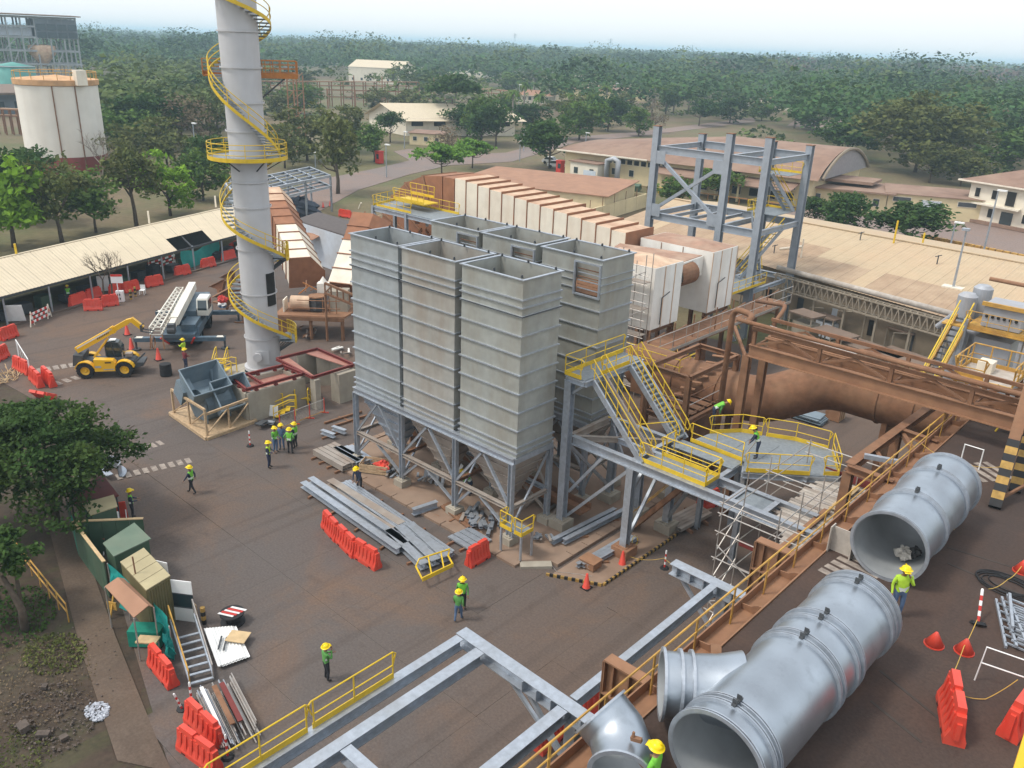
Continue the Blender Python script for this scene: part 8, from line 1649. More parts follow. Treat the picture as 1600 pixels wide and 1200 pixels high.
# steel process building at the far left
T=thing('steel_plant','grey open steel process building of many floors at the far left','process building',(-395,140,0))
o=V(-386,145,0); ux3=V(-.06,.995,0).normalized(); ux3=(Vector((-405,163,0))-Vector((-411,129,0))).normalized(); uy3=V(-ux3.y,ux3.x,0)
SP=mat('far_plant_steel',(.30,.32,.33),rough=.8,var=.15,scale=.3); SPD=mat('far_plant_cladding',(.13,.15,.17),rough=.8,var=.2,scale=.2)
def sp(a,b_,z): return o+ux3*a+uy3*b_+V(0,0,z)
for i in range(9):
    for j in range(3): b=B(); b.bar(sp(-32+5*i,8*j,0),sp(-32+5*i,8*j,28.5),.55); obj('column',b,SP,T)
for z in (6,11,16,21,25,28.5):
    for j in range(3): b=B(); b.bar(sp(-32.4,8*j,z),sp(8.4,8*j,z),.5,.7); obj('floor_beam',b,SP,T)
    for i in range(9): b=B(); b.bar(sp(-32+5*i,0,z),sp(-32+5*i,16,z),.4,.5); obj('cross_beam',b,SP,T)
for k in range(6):
    b=B(); i=k%4; b.bar(sp(-27+8*i,-.1,16 if k<3 else 6),sp(-22+8*i,-.1,21 if k<3 else 16),.35); obj('brace',b,SP,T)
b=B(); b.prism([sp(-7,-.3,21),sp(8.2,-.3,21),sp(8.2,16,21),sp(-7,16,21)],V(0,0,7)); obj('clad_bay',b,SPD,T)
for z in (22,25): 
    for i in range(4): b=B(); b.bar(sp(-6.5+3.8*i,-.5,z),sp(-3.3+3.8*i,-.5,z),.15,2.2); obj('window_band',b,GLASS,T)
b=B(); b.prism([sp(-32,2,21.5),sp(-8,2,21.5),sp(-8,14,21.5),sp(-32,14,21.5)],V(0,0,3)); obj('clad_bay',b,PG,T)
b=B(); b.lathe(sp(-5,4,10),[(0.6,0),(5,5),(5,8),(0,8.5)],16); obj('hopper',b,CREAMT,T,True)
b=B(); b.prism([sp(-34,-2,29),sp(10,-2,29),sp(10,17,29.4),sp(-34,17,29.4)],V(0,0,.4)); obj('roof',b,RTOP2,T)
T=thing('green_tank','teal green tank left of the white storage tank','storage tank',(-352,118,0)); b=B(); b.lathe((-352,116,0),[(7,0),(7,11.5),(0,13)],28); obj('shell',b,mat('teal_tank_paint',(.10,.30,.26),rough=.7,var=.12,scale=.4),T,True)
b=B(); b.lathe((-352,116,11.5),[(7.1,-.1),(7.2,.1),(6.9,.2)],28); obj('rim',b,VG,T)
T=thing('low_plant_building','grey and rust low plant building in front of the steel process building','building',(-300,100,0)); b=B(); b.bx(-330,-290,86,135,0,6); obj('wall',b,SPD,T); b=B(); b.bx(-332,-288,84,137,6,6.6); obj('roof',b,RTOP2,T)
for k in range(8): b=B(); b.box((-289.8,90+5.5*k,3),(.2,2.6,2)); obj('window',b,GLASS,T)
# pipe racks
def rack(label,p,q,h,n,lv=2,m=RUST):
    T=thing('pipe_rack',label,'pipe rack',(Vector(p)+Vector(q))/2,0,'pipe racks in the middle distance'); p,q=Vector((p[0],p[1],0)),Vector((q[0],q[1],0)); d=(q-p).normalized(); s=V(-d.y,d.x,0)
    for k in range(n+1):
        c=p.lerp(q,k/n)
        for e in (0,2.2): b=B(); b.bar(c+s*e,c+s*e+V(0,0,h),.3); obj('post',b,m,T)
    for l in range(lv):
        for e in (0,.8,1.5,2.2): b=B(); b.bar(p+s*e+V(0,0,h-1.5*l),q+s*e+V(0,0,h-1.5*l),.28,.3 if e in(0,2.2) else .22); obj('pipe',b,(RUSTL if l==0 else m) if e<1 else CREAMT,T)
rack('long rusty pipe rack behind the chimney',(-292.85,178.48,0.00),(-280.32,246.25,0.00),9.2,14); rack('dark pipe rack right of the storage tank',(-221.55,91.88,0.00),(-191.93,90.89,0.00),5.6,5,3,GREYP); rack('pipe rack left of the storage tank',(-239.45,73.30,0.00),(-233.74,77.92,0.00),6,4,2,RUST)
rack('short pipe rack behind the flat-topped tree',(-287.00,286.89,0.00),(-266.42,288.34,0.00),6,3)
T=thing('substation_frame','rusty substation gantry frames behind the chimney','substation',(-291.96,210.98,0.00))
for k in range(10): p=Vector((-287.77,193.20,0.00)).lerp(Vector((-261.16,231.07,0.00)),k/9)+V(0,6*(k%2),0); b=B(); b.bar(p,p+V(0,0,7+5*(k%3==0)),.3); b.bar(p+V(0,0,6.5),p+V(4,9,6.5),.25); b.bar(p+V(0,0,4),p+V(4,9,4),.2); obj('gantry',b,RUST if k%2 else RUSTL,T)
T=thing('tower_stair','slim rusty stair tower right of the chimney behind the trees','tower',(-172.54,112.57,0.00)); p=Vector((-172.54,112.57,0.00))
for a in (0,2.5):
    for e in (0,2.5): b=B(); b.bar(p+V(a,e,0),p+V(a,e,17),.22); obj('leg',b,RUSTL,T)
for k in range(9):
    for q,r_ in (((0,0),(2.5,0)),((2.5,0),(2.5,2.5))): b=B(); b.bar(p+V(*q,1.9*k+.5),p+V(*r_,1.9*k+.5+(.0 if k%2 else 1.8)),.14); obj('lacing',b,RUSTL,T)
T=thing('orange_barrier_fence','orange railing by the far yard left of the road','fence',(-215.41,139.93,-0.00)); a,c_=Vector((-214.38,134.10,0.00)),Vector((-216.88,145.19,0.00))
for z in (.6,1.3): b=B(); b.bar(a+V(0,0,z),c_+V(0,0,z),.15); obj('rail',b,OXY,T)
for k in range(6): p=a.lerp(c_,k/5); b=B(); b.bar(p,p+V(0,0,1.4),.15); obj('post',b,OXY,T)
# town, light poles, pylons
T=thing('far_town','cluster of small white houses on the far slope right of the chimney','town',(-1500,900,0),0); OFF[T.name]=V(0,0,0); T.location=(-1896.92,1255.68,0.00); 
for k in range(12): b=B(); b.box((random.uniform(-40,40),-70+13*k,5),(12,9,10)); obj('house',b,WHITE,T)
def lamp(label,p,h,arm=1.2,m=GALV):
    p=Vector(p); T=thing('street_lamp',label,'street lamp',p,0,'lamp posts in the far grounds'); b=B(); b.tube(p,p+V(0,0,h),.14,6,.09); obj('pole',b,m,T); b=B(); b.box(p+V(arm*.4,0,h+.05),(arm,.45,.2)); obj('lamp_head',b,WHITE,T)
for lab,p,h in (('lamp post left of the chimney among the trees',(-162.97,84.38,0.00),8.5),('lamp post right of the chimney in front of the olive trees',(-150.65,103.90,0.00),3),('slim pole beside the road behind the brown elbow',(-132.35,107.68,0.00),6.2),('lamp post beside the yellow barrier near the feathery tree',(-167.21,141.94,0.00),4),('lamp post among the palms, first from the left',(-228.15,250.71,0.00),11),('lamp post among the palms, second from the left',(-275.61,324.35,0.00),9),('pole in front of the wide tan roof',(-246.73,312.16,0.00),10),('pole right of the wide tan roof',(-230.43,315.51,0.00),11),('pole at the far road with white sign',(-150.16,193.29,0.00),3),('pole near the palm avenue end',(-288.11,463.27,-0.00),8),('twin pole at the far right road, first',(-278.71,554.43,0.00),9),('twin pole at the far right road, second',(-269.17,540.16,0.00),10),('tall thin pole before the big right tree',(-97.02,262.77,0.00),4),('grey pole in front of the white house',(-30.12,130.11,0.00),9),('slim pole on the paved lot by the yellow kerb',(-32.82,123.77,0.00),5),('lamp by the vaulted building corner',(-147.92,164.98,0.00),5),('white post beside the red booth',(-134.72,149.05,0.00),4.5)): lamp(lab,p,h)
lp=Vector((-75.88,293.38,0.00)); T=thing('utility_pole','tall leaning utility pole with boxes at the right','utility pole',lp); b=B(); b.tube(lp,lp+V(2,0,16),.25,8,.16); obj('pole',b,GALV,T); b=B(); b.box(lp+V(1.2,0,9.5),(.8,.6,1.4)); obj('box',b,GALV,T); b=B(); b.box(lp+V(.8,0,5.5),(.7,.6,1.0)); obj('box',b,GALV,T)
T=thing('yellow_post','yellow pole on the ridge of the cream roof, left one','post',(-30.13,92.79,6.80)); p=Vector((-30.37,93.47,6.80)); b=B(); b.tube(p,p+V(0,0,2.4),.1,6); obj('pole',b,YEL,T)
T=thing('yellow_post','yellow corner pole where the low yellow wall begins','post',(-27.76,94.33,6.80)); p=Vector((-28.14,95.71,6.40)); b=B(); b.tube(p,p+V(0,0,1.6),.1,6); obj('pole',b,YEL,T)
T=thing('low_yellow_kerb','low ochre kerb blocks in a row across the paved lot','kerb',(-31.72,134.39,0.00)); a,c_=Vector((-40.26,135.95,0.00)),Vector((-24.30,132.60,0.00))
for k in range(16): b=B(); b.bar(a.lerp(c_,k/16)+V(0,0,.3),a.lerp(c_,(k+.8)/16)+V(0,0,.3),.5,.6); obj('block',b,YELD,T)
for i,(x,y) in enumerate(((804,69),(953,76),(1080,84))):
    p=Vector(((-7194.25,7796.39,-0.00),(-3552.35,4766.47,0.00),(-1749.47,2838.46,0.00))[i]); T=thing('pylon',('lattice pylon on the horizon above the road','lattice pylon on the horizon right of the first one','faint pylon on the horizon furthest right')[i],'pylon',p,0,'pylons on the horizon'); h=p.length*.0145; b=B(); w=h*.08
    for sx_ in (-1,1):
        for sy2 in (-1,1): b.bar(p+V(sx_*w,sy2*w,0),p+V(0,0,h),h*.012)
    for k in range(3): b.bar(p+V(-w*1.6,-w*1.6,h*(.7+.1*k)),p+V(w*1.6,w*1.6,h*(.7+.1*k)),h*.012)
    obj('lattice',b,GREYP,T)

# ---------------- trees ----------------
def npmesh(name,v,mat_,nv=4):
    n=len(v)//nv; me=bpy.data.meshes.new(name); me.vertices.add(len(v)); me.vertices.foreach_set('co',np.ascontiguousarray(v,dtype=np.float32).ravel())
    me.loops.add(n*nv); me.loops.foreach_set('vertex_index',np.arange(n*nv,dtype=np.int32)); me.polygons.add(n); me.polygons.foreach_set('loop_start',np.arange(0,n*nv,nv,dtype=np.int32)); me.polygons.foreach_set('loop_total',np.full(n,nv,dtype=np.int32))
    me.materials.append(mat_); me.update(calc_edges=True); return me
def leaves(c,size,rg,flat=.55,asp=.6):
    n=len(c); nrm=rg.normal(size=(n,3)); nrm[:,2]=np.abs(nrm[:,2])+flat; nrm/=np.linalg.norm(nrm,axis=1)[:,None]
    t=rg.normal(size=(n,3)); t-=nrm*(t*nrm).sum(1)[:,None]; t/=np.linalg.norm(t,axis=1)[:,None]; b=np.cross(nrm,t)
    s=(size*rg.uniform(.55,1.25,n))[:,None]; t*=s; b*=s*asp
    return np.stack([c-t-b*.25,c-b,c+t+b*.2,c+b],1).reshape(-1,3)
def crown_pts(rg,nl,ncl,nleaf,lobe=.42,spread=.11,shell=.72,zc=.75,lowcut=-.55,ecut=-.3):
    """unit crown: lobes on an uneven ellipsoid, leaf clumps on the lobes, leaves in the clumps"""
    d=rg.normal(size=(nl,3)); d[:,2]=np.where(d[:,2]<lowcut,-d[:,2]*.6,d[:,2]); d/=np.linalg.norm(d,axis=1)[:,None]
    lc=d*rg.uniform(.35,.68,(nl,1)); lr=lobe*rg.uniform(.6,1.15,nl)
    k=rg.integers(0,nl,ncl); e=rg.normal(size=(ncl,3)); e/=np.linalg.norm(e,axis=1)[:,None]; e[:,2]=np.where(e[:,2]<ecut,-e[:,2],e[:,2])
    cc=lc[k]+e*(lr[k]*rg.uniform(shell,1.05,ncl))[:,None]
    q=rg.integers(0,ncl,nleaf); p=cc[q]+rg.normal(size=(nleaf,3))*spread*np.array([1,1,.7]); p[:,2]*=zc; return p
KIND={ # lobes, clumps, leaves, lobe r, spread, z squash, leaf size (of unit crown), material
 'dense':(11,130,2600,.50,.10,.85,.075,L_DARK),'mid':(11,120,2300,.48,.10,.85,.075,L_MID),'olive':(10,70,1500,.46,.10,.9,.075,L_OLI),'bright':(10,110,2400,.48,.09,.9,.08,L_BRI),
 'umbrella':(12,100,2200,.36,.09,.42,.07,L_DARK),'feather':(12,90,2000,.36,.10,.45,.075,L_FEA),'dry':(9,45,700,.45,.12,.9,.06,L_BRN),'big':(18,330,6500,.40,.075,.72,.042,L_OLI),'bush':(8,80,1400,.5,.1,.7,.085,L_MID)}
CROWN={}
for kn,(nl,ncl,nlf,lb,spd,zc,ls,mt) in KIND.items():
    for v in range(3):
        rg=np.random.default_rng(100+v*17+len(kn)*7+ord(kn[0])); CROWN[kn,v]=npmesh('crown',leaves(crown_pts(rg,nl,ncl,nlf,lb,spd,zc=zc,lowcut=-.55 if zc<.6 else -.9,ecut=-.3 if zc<.6 else -.75),ls,rg),mt)
def tree(label,p,H,r,kind,group=None,name='tree',seed=None,trunk_r=None,bark=None):
    rg=random.Random(seed if seed is not None else hash((round(p[0],1),round(p[1],1)))%9999); T=thing(name,label,'tree',p,rg.uniform(0,6.28),group); OFF[T.name]=V(0,0,0)
    r*=1.08; zc=KIND[kind][5]; st=1.22 if kind in('dense','mid','olive','bright','dry') else 1.0; rz=min(r*zc*st,H*.54); st=rz/(r*zc); cz=max(H-rz*.92,rz*.5); tr=trunk_r or max(.14,H*.022)
    b=B(); top=V(rg.uniform(-.3,.3),rg.uniform(-.3,.3),cz*.75); b.path([(0,0,-.1),(tr*.4,0,cz*.3),top],[tr*1.25,tr,tr*.75],7)
    for k in range(5):
        a=k*1.26+rg.uniform(-.4,.4); q=top+V(math.cos(a)*r*.55,math.sin(a)*r*.55,rz*rg.uniform(.0,.5)); s0=V(0,0,cz*.35).lerp(top,rg.uniform(.3,1)); b.path([s0,s0.lerp(q,.5)+V(0,0,-.08*r),q],[tr*.6,tr*.4,tr*.15],5)
    obj('trunk',b,bark or BARK,T,True)
    o=bpy.data.objects.new('crown',CROWN[kind,rg.randrange(3)]); COL.objects.link(o); o.parent=T; o.location=(0,0,cz); o.rotation_euler=(0,0,rg.uniform(0,6.28)); o.scale=(r*rg.uniform(.92,1.1),r*rg.uniform(.92,1.1),r*st*rg.uniform(.92,1.08)); return T
def bare(label,p,H,seed,m=BARKL,group=None):
    rg=random.Random(seed); T=thing('bare_tree',label,'tree',p,0,group); OFF[T.name]=V(0,0,0); b=B(); b.path([(0,0,0),(.1,.1,H*.4)],[H*.02,H*.014],6); obj('trunk',b,m,T); b=B()
    def br(s,d,L,r,dep):
        e=s+d*L; b.path([s,s.lerp(e,.5)+V(rg.uniform(-.1,.1),rg.uniform(-.1,.1),.05)*L,e],[r,r*.8,r*.5],4)
        if dep:
            for _ in range(3): br(s.lerp(e,rg.uniform(.5,1)),(d+V(rg.uniform(-.8,.8),rg.uniform(-.8,.8),rg.uniform(-.1,.5))).normalized(),L*.62,r*.55,dep-1)
    for k in range(4): a=k*1.57+rg.random(); br(V(.1,.1,H*.38),V(math.cos(a)*.6,math.sin(a)*.6,.8).normalized(),H*.3,H*.009,3)
    obj('branches',b,m,T)
# near tree over the huts
L_NEAR=leafmat('foliage_near_dark',(.042,.085,.020),tint=(.085,.125,.028))
def near_tree():
    p=(-44.45,12.65,0.00); T=thing('tree','large dark green spreading tree over the green huts at the left edge','tree',p); OFF[T.name]=V(0,0,0); rg=np.random.default_rng(5); rr=random.Random(3)
    b=B(); b.path([(0,0,-.1),(.1,.15,1.2),(-.1,.3,2.6),(0,.5,3.8)],[.42,.34,.28,.22],9)
    for k in range(9):
        a=k*.75; L=rr.uniform(2.2,3.6); s=V(-.05,.3,2.2+.18*k); e=s+V(math.cos(a)*L,math.sin(a)*L,rr.uniform(.8,2.4)); b.path([s,s.lerp(e,.5)+V(0,0,-.2),e],[.16,.11,.05],6)
        for j in range(3): e2=e+V(math.cos(a+j-1)*1.1,math.sin(a+j-1)*1.1,rr.uniform(.1,.8)); b.path([s.lerp(e,.75),e2],[.06,.02],5)
    obj('trunk',b,BARK,T,True)
    pts=crown_pts(rg,38,620,24000,.23,.042,shell=.7,zc=.74,lowcut=-.8,ecut=-.7); pts*=np.array([6.9,6.4,5.7]); pts+=np.array([.1,-.3,4.1])
    o=bpy.data.objects.new('crown',npmesh('crown',leaves(pts,.145,rg,.5),L_NEAR)); COL.objects.link(o); o.parent=T
    # a few bare gaps of twigs through the crown
near_tree()
T=thing('tree','smaller dark tree in shade at the lower left picture edge','tree',(-36.29,8.46,0.00)); OFF[T.name]=V(0,0,0); b=B(); b.path([(0,0,-.1),(.1,0,1.2),(-.5,-.3,2.8)],[.2,.16,.09],7); b.path([(.1,0,1.2),(-1.2,.4,2.4),(-1.8,.6,3.0)],[.1,.07,.04],6); obj('trunk',b,BARK,T,True)
rg=np.random.default_rng(8); pts=crown_pts(rg,14,190,5200,.34,.07,zc=.7)*np.array([2.4,2.3,2.3])+np.array([-1.6,-.3,3.0]); o=bpy.data.objects.new('crown',npmesh('crown',leaves(pts,.13,rg),L_DARK)); COL.objects.link(o); o.parent=T
def weeds(name,label,c,rad,n,m,size=.1,h=.35,seed=1):
    rg=np.random.default_rng(seed); a=rg.uniform(0,6.283,n); r=rad*np.sqrt(rg.uniform(0,1,n)); p=np.stack([c[0]+r*np.cos(a),c[1]+r*.75*np.sin(a),rg.uniform(.0,h,n)*(1.1-r/rad)],1); o=bpy.data.objects.new(name,npmesh(name,leaves(p,size,rg,.2),m)); COL.objects.link(o); o['kind']='stuff'; o['label']=label; o['category']='weeds'
weeds('weeds','low green weeds on the dark dirt verge',(-33.87,8.78,0.00),1.6,700,L_OLI,.08,.22,2); weeds('weeds','low weeds along the left picture edge',(-38.07,8.27,0.00),2.6,1100,L_DARK,.10,.3,3); weeds('weeds','dry weeds over the dirt verge by the rubble',(-33.06,7.34,0.00),3.4,1100,L_BRN,.06,.12,4); weeds('weeds','low dark weeds in the bottom left corner',(-29.12,5.53,0.00),1.8,500,L_OLI,.07,.15,6)
# individual trees: behind the long shed
for lab,p,H,r,k in (('bright green tree at the left edge behind the long shed',(-113.41,34.00,0.00),11.5,5.2,'bright'),('dark tree just behind the bright green one at the left edge',(-128.40,40.52,0.00),10,5.2,'dense'),('tall olive tree right of the bright green one',(-112.48,39.24,0.00),10.5,3.9,'olive'),('low dense tree in the middle behind the long shed',(-115.95,44.88,0.00),7.2,4.6,'mid'),
 ('tall loose tree behind the shed in front of the storage tank corner',(-116.83,50.72,0.00),11.5,4.3,'olive'),('fresh green tree behind the shed left of the chimney',(-120.93,57.68,0.00),9,4.3,'bright'),('darker tree between the fresh green one and the chimney',(-129.74,67.71,0.00),8,4.4,'mid'),('dark bush tree at the foot of the storage tank, left',(-150.93,50.30,0.00),7,5,'dense'),('olive tree below the storage tank, middle',(-135.89,49.42,0.00),6.5,4.5,'olive'),('loose pale tree right of the storage tank foot',(-158.78,70.36,0.00),10,6.0,'olive'),('brownish tree left of the chimney platform',(-165.91,79.72,0.00),9.5,6.2,'olive'),('dark tree touching the left side of the chimney',(-144.56,77.87,0.00),8,5.0,'dense'),('dry brown tree half behind the chimney, upper left',(-188.20,97.40,0.00),12,7.0,'dry'),('tall thin tree left of the chimney behind the platform',(-197.68,106.60,0.00),12,5.5,'olive'),
 ('pale loose tree right of the chimney under the round platform',(-153.93,98.71,0.00),8.5,5.2,'olive'),('tall olive tree with a thin trunk right of the chimney',(-122.55,88.87,0.00),13.5,5.6,'olive'),('broad olive tree behind the tall thin trunked one',(-161.47,109.30,0.00),12,8.0,'olive'),('small dark tree right of the tall olive tree',(-152.17,120.47,0.00),7.5,4.6,'mid'),('olive tree behind the small dark tree',(-167.88,125.34,0.00),10.5,6.5,'olive'),('dark small round tree before the gabled building',(-180.02,148.00,0.00),8,3.6,'dense'),
 ('fresh feathery flat tree above the brown elbow',(-125.72,116.21,0.00),7.0,5.5,'feather'),('second feathery flat tree right of the first',(-132.98,131.93,0.00),6.4,5.2,'feather'),('bare brown tree above the feathery trees',(-152.35,142.25,0.00),7,5.0,'dry'),('large dark flat-topped tree before the gabled building',(-194.04,183.50,-0.00),16.5,10.0,'umbrella'),('dark blue-green tree right of the gabled building',(-159.55,166.97,0.00),10.5,7.5,'dense'),('tall dark tree behind the blue-green one',(-168.10,170.06,0.00),12,6.0,'mid'),('dark tree right end of the gabled building',(-182.25,178.50,0.00),9,6.0,'dense'),
 ('round dark tree over the white car beside the vaulted building',(-123.69,146.66,0.00),10.5,6.8,'dense'),('fresh tree behind the round dark tree',(-158.78,201.22,0.00),12,7.0,'mid'),('green tree with a clear trunk by the road, right of the fresh tree',(-156.71,228.39,-0.00),9,5.0,'mid'),('bare reddish tree by the road behind the steel tower',(-160.51,242.54,0.00),9,4.2,'dry'),('dark tree on the road above the vaulted roof, first',(-168.24,283.06,0.00),9.5,6.5,'dense'),('dark tree on the road above the vaulted roof, second',(-168.80,306.40,0.00),10,7.0,'dense'),('green tree on the road above the vaulted roof, third',(-169.16,332.97,0.00),8,5.5,'mid'),
 ('low green bush behind the steel tower, left',(-78.81,128.39,0.00),5.0,4.4,'bush'),('low green bush behind the steel tower, right',(-77.90,140.72,0.00),5.4,5.0,'bush'),('dark round tree right of the steel tower beyond the cream roof',(-50.14,129.17,0.00),6.0,4.4,'dense'),('dark broad tree beyond the cream roof before the small yellow house',(-39.42,128.60,0.00),6.0,5.8,'dense'),('small dark bush left of the dark round tree',(-56.42,133.96,0.00),4.2,3.0,'dense'),
 ('very large olive tree behind the yellow houses',(-69.78,219.71,0.00),17.5,16.5,'big'),('round green tree left of the very large olive tree',(-91.18,230.12,0.00),10.5,8.5,'dense'),('loose tree in front of the very large olive tree',(-60.91,202.58,0.00),8.5,6.5,'olive'),('smaller loose tree right of the one before the very large tree',(-54.83,203.62,0.00),7.5,5.5,'olive'),('dark tree mass at the far right edge',(-80.10,363.52,0.00),16,14,'dense'),('green tree at the right edge before the dark mass',(-55.62,241.77,0.00),10.5,8.5,'mid'),('loose olive tree left of the leaning utility pole',(-76.50,276.79,0.00),13,8.5,'olive'),('mid green tree right of the leaning utility pole',(-63.18,284.88,0.00),11,7.5,'mid'),('dry tree by the leaning utility pole',(-75.85,303.39,0.00),12,7,'dry'),('wide dark tree above the round green tree',(-134.51,304.87,0.00),14,13,'dense'),('fresh green tree above the very large olive tree',(-186.55,530.25,0.00),17,15,'mid')):
    tree(lab,p,H,r,k)
bare('bare pale tree before the right side of the storage tank',(-145.13,58.65,0.00),11,4); bare('small leafless tree in front of the long shed roof, left of the sign post',(-84.07,32.35,0.00),5.6,7,BARK); bare('small leafless tree in front of the long shed roof, beside the sign post',(-83.99,33.14,0.00),5.6,9,BARK)
# groves whose trees look alike
def grove(label,group,pts,H,r,kinds):
    for i,p in enumerate(pts): k=kinds[i%len(kinds)]; tree({'mid':'mid green','dense':'dark green','olive':'olive'}[k]+' '+label,p,H*random.uniform(.85,1.15),r*random.uniform(.8,1.2),k,group)
grove('tree in the wood between storage tank and chimney','wood left of the chimney',[(-190.65,81.61,0.00),(-196.21,90.71,0.00),(-204.48,102.72,0.00),(-233.40,103.25,0.00),(-238.12,113.51,-0.00),(-242.92,125.53,-0.00),(-231.58,127.30,0.00),(-270.09,115.10,0.00),(-277.35,127.45,0.00),(-283.08,139.94,0.00),(-288.98,154.62,0.00)],11,7.5,['mid','dense','olive'])
grove('tree in the grove along the road right of the gabled building','road grove',[(-210.46,224.76,0.00),(-182.58,206.87,0.00),(-184.50,226.61,0.00),(-188.23,245.22,0.00),(-170.69,231.10,0.00),(-201.00,279.79,0.00),(-207.15,320.43,0.00),(-216.63,353.42,0.00)],10,6.5,['mid','dense','olive'])
grove('tree in the wood behind the tan roofed building','palm side wood',[(-325.91,352.44,0.00),(-360.85,410.20,0.00),(-276.82,401.62,0.00),(-291.58,449.15,0.00),(-248.37,413.93,0.00),(-260.27,461.53,0.00),(-232.66,433.51,0.00),(-347.99,481.83,0.00)],12,9,['mid','olive','dense'])
grove('tree in the wood above the gabled building','wood behind the racks',[(-250.89,160.86,0.00),(-263.32,176.64,0.00),(-252.35,204.72,0.00),(-240.12,206.39,0.00),(-330.23,292.21,0.00),(-335.79,310.17,0.00),(-387.04,264.28,0.00),(-390.65,244.20,0.00),(-388.07,324.34,0.00)],11,7.5,['olive','mid','olive'])
grove('tree in the wood right of the back road','right wood',[(-200.67,420.53,0.00),(-159.43,378.88,0.00),(-171.08,443.91,0.00),(-145.17,458.62,0.00),(-118.03,435.45,0.00),(-134.65,540.39,-0.00),(-262.67,566.54,0.00),(-243.08,592.72,0.00)],14,12,['dense','mid','olive'])
# palms
def palm(label,p,H,group,seed):
    rg=random.Random(seed); T=thing('palm_tree',label,'palm tree',p,rg.uniform(0,6),group); OFF[T.name]=V(0,0,0); b=B(); b.path([(0,0,0),(.1,0,H*.5),(.2,.1,H)],[.42,.30,.24],6); obj('trunk',b,BARKL,T,True); b=B()
    for k in range(18):
        a=k*2.4; L=rg.uniform(2.6,3.6); el=rg.uniform(-.1,1.2); d=V(math.cos(a),math.sin(a),0); s=V(-d.y,d.x,0); pr=None; c=V(.2,.1,H)
        for j in range(6):
            q=j/5; m=c+d*(L*q*math.cos(el*.7))+V(0,0,L*(math.sin(el)*q-1.0*q*q)); w=.55*math.sin(PI*(.12+.85*q))
            cur=(m+s*w-V(0,0,.25*w),m+V(0,0,.06),m-s*w-V(0,0,.25*w))
            if pr: b.quad(pr[0],cur[0],cur[1],pr[1]); b.quad(pr[1],cur[1],cur[2],pr[2])
            pr=cur
    obj('fronds',b,L_MID,T)
for i,p in enumerate(((-185.42,201.07,0.00),(-195.26,224.38,0.00),(-200.59,247.25,0.00),(-198.14,265.76,-0.00),(-201.41,301.41,0.00),(-233.42,350.74,0.00),(-205.70,324.14,0.00),(-202.89,331.33,0.00),(-231.71,257.57,0.00),(-295.19,434.49,0.00))): palm('royal palm in the avenue beyond the far road',p,10.5+random.uniform(-1.5,2),'palms of the avenue',i)
for i,p in enumerate(((-144.51,310.96,0.00),(-133.64,306.66,0.00),(-134.43,315.51,0.00),(-155.15,380.98,0.00),(-155.69,387.79,0.00),(-196.36,585.00,0.00))): palm('pale palm before the wood at the right',p,10+random.uniform(-1,1.5),'palms before the right wood',i+30)
# ---------------- far forest: one mass per belt ----------------
def forestmat(name,c,t1,t2):
    m=leafmat(name,c,isl=.13,var=.6,scale=.07,trans=.2,tint=t1); N=m.node_tree.nodes; L=m.node_tree.links; return m
F1=forestmat('forest_leaf',(.045,.105,.034),(.10,.125,.04),None); F4=forestmat('dark_forest_leaf',(.030,.070,.026),(.05,.085,.03),None); F2=forestmat('dry_forest_leaf',(.14,.10,.085),(.10,.095,.05),None); F3=forestmat('olive_forest_leaf',(.10,.13,.038),(.06,.11,.028),None)
def forest(name,label,az0,az1,d0,d1,sp,r,H,nq,ls,mt,seed,excl=()):
    rg=np.random.default_rng(seed); A=math.radians(az1-az0)*(d1*d1-d0*d0)/2; n=int(A/(sp*sp)); az=np.radians(rg.uniform(az0,az1,n)); d=np.sqrt(rg.uniform(d0*d0,d1*d1,n)); x,y=d*np.sin(az),d*np.cos(az)
    keep=np.ones(n,bool)
    for cx,cy,cr in excl: keep&=((x-cx)**2+(y-cy)**2>cr*cr)
    x,y=x[keep],y[keep]; n=len(x); R=r*np.clip(rg.lognormal(0,.38,n),.45,1.9); Hh=H*(.55+.45*R/r)*rg.uniform(.85,1.2,n)
    e=rg.normal(size=(n,nq,3)); e/=np.linalg.norm(e,axis=2)[:,:,None]; e[:,:,2]=np.where(e[:,:,2]<-.2,-e[:,:,2],e[:,:,2]); rad=rg.uniform(.62,1.08,(n,nq,1)); p=e*rad*R[:,None,None]*np.array([1,1,.72])
    p[:,:,0]+=x[:,None]; p[:,:,1]+=y[:,None]; p[:,:,2]+=(Hh-R*.68)[:,None]; p[:,:,2]=np.maximum(p[:,:,2],.3)
    o=bpy.data.objects.new(name,npmesh(name,leaves(p.reshape(-1,3),ls,rg,1.1,.8),mt)); COL.objects.link(o); o['kind']='stuff'; o['label']=label; o['category']='forest'; return o
EX=[(*(-408.10,313.00,0.00)[:2],75),(*(-295.99,198.77,0.00)[:2],45),(*(-532.21,491.52,0.00)[:2],45),(*(-309.61,375.95,0.00)[:2],50),(*(-418.37,529.81,-0.00)[:2],45),(*(-206.35,404.50,0.00)[:2],28),(*(-1793.02,1186.81,0.00)[:2],130),(-395,140,55)]
forest('forest','near wood between storage tank and chimney',-68.3,-60.5,215,520,9.5,5.6,11,52,.95,F3,1,EX)
forest('forest','middle belt of the wood behind the racks and warehouses',-60.5,-41,430,900,12.5,7.5,13,40,1.35,F1,2,EX)
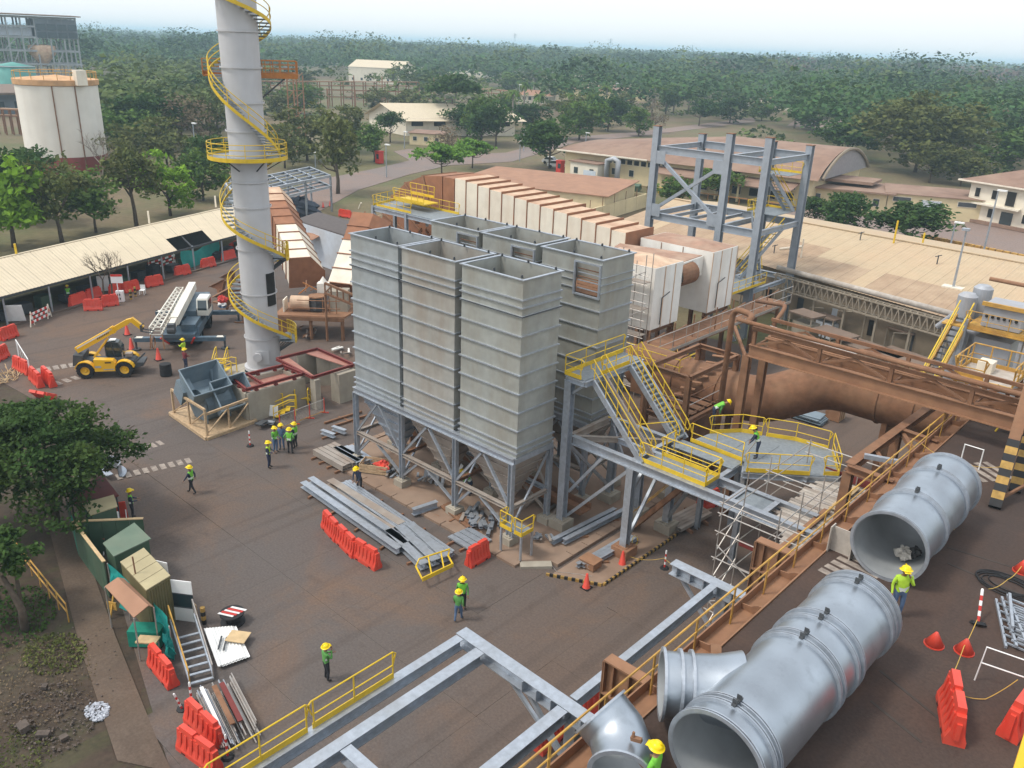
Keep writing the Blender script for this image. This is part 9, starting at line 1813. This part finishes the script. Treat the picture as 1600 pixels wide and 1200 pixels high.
forest('forest','scattered trees around the racks and warehouses',-60.5,-44,300,430,17,5.5,10,60,.9,F3,12,EX)
forest('forest','left belt of the wood beyond the steel plant',-75,-60.5,520,900,12.5,7.5,13,40,1.35,F1,3,EX)
forest('forest','wood beyond the palm avenue',-41,-25,340,900,11.5,7.5,13,62,1.05,F1,4,EX)
forest('forest','wood beyond the yellow houses on the right',-25,-8,255,640,11.0,8.0,14,105,.85,F1,5,EX+[(-95,175,62),(*(-150.84,346.67,0.00)[:2],22)])
forest('forest','low undergrowth around the roads and far lots',-60,-8,215,420,13,2.4,2.6,26,.8,F3,15,EX+[(-95,175,58),(-200,180,34),(-155,135,20),(-150,160,22),(-150,190,22),(-155,215,22),(-158,240,22),(-162,270,22),(-165,300,24)])
forest('forest','dry leafless wood on the right below the horizon',-31,-8,640,1500,17,9,15,30,1.8,F2,6)
forest('forest','far forest belt',-77,-25,900,2000,21,12,15,26,2.8,F1,7,EX)
forest('forest','far forest belt on the right',-25,-8,1500,2400,24,13,16,24,3.2,F1,8)
forest('forest','taller broad trees standing out of the middle woods',-60,-8,420,1500,46,13,19,150,1.5,F3,21,[(a,c,q*1.7) for a,c,q in EX])
forest('forest','taller dark trees standing out of the middle woods',-76,-8,380,1500,52,12,20,150,1.4,F4,22,[(a,c,q*1.7) for a,c,q in EX])
forest('forest','furthest forest belt under the hills',-78,-6,2000,4600,44,24,17,15,7,F1,9)

# ---------------- haze: one even box of pale air round the whole place ----------------
hm=bpy.data.materials.new('haze'); hm.use_nodes=True; t=hm.node_tree; t.nodes.clear(); ho=t.nodes.new('ShaderNodeOutputMaterial'); pv=t.nodes.new('ShaderNodeVolumePrincipled')
pv.inputs['Color'].default_value=(.62,.85,1,1); pv.inputs['Density'].default_value=HAZE_D; pv.inputs['Anisotropy'].default_value=.0; t.links.new(pv.outputs[0],ho.inputs['Volume'])
b=B(); b.bx(-9600,9600,-9600,9600,-4,47); hz=obj('haze',b,hm); hz['kind']='stuff'; hz['label']='thin pale bluish air over the whole place'; hz['category']='haze'
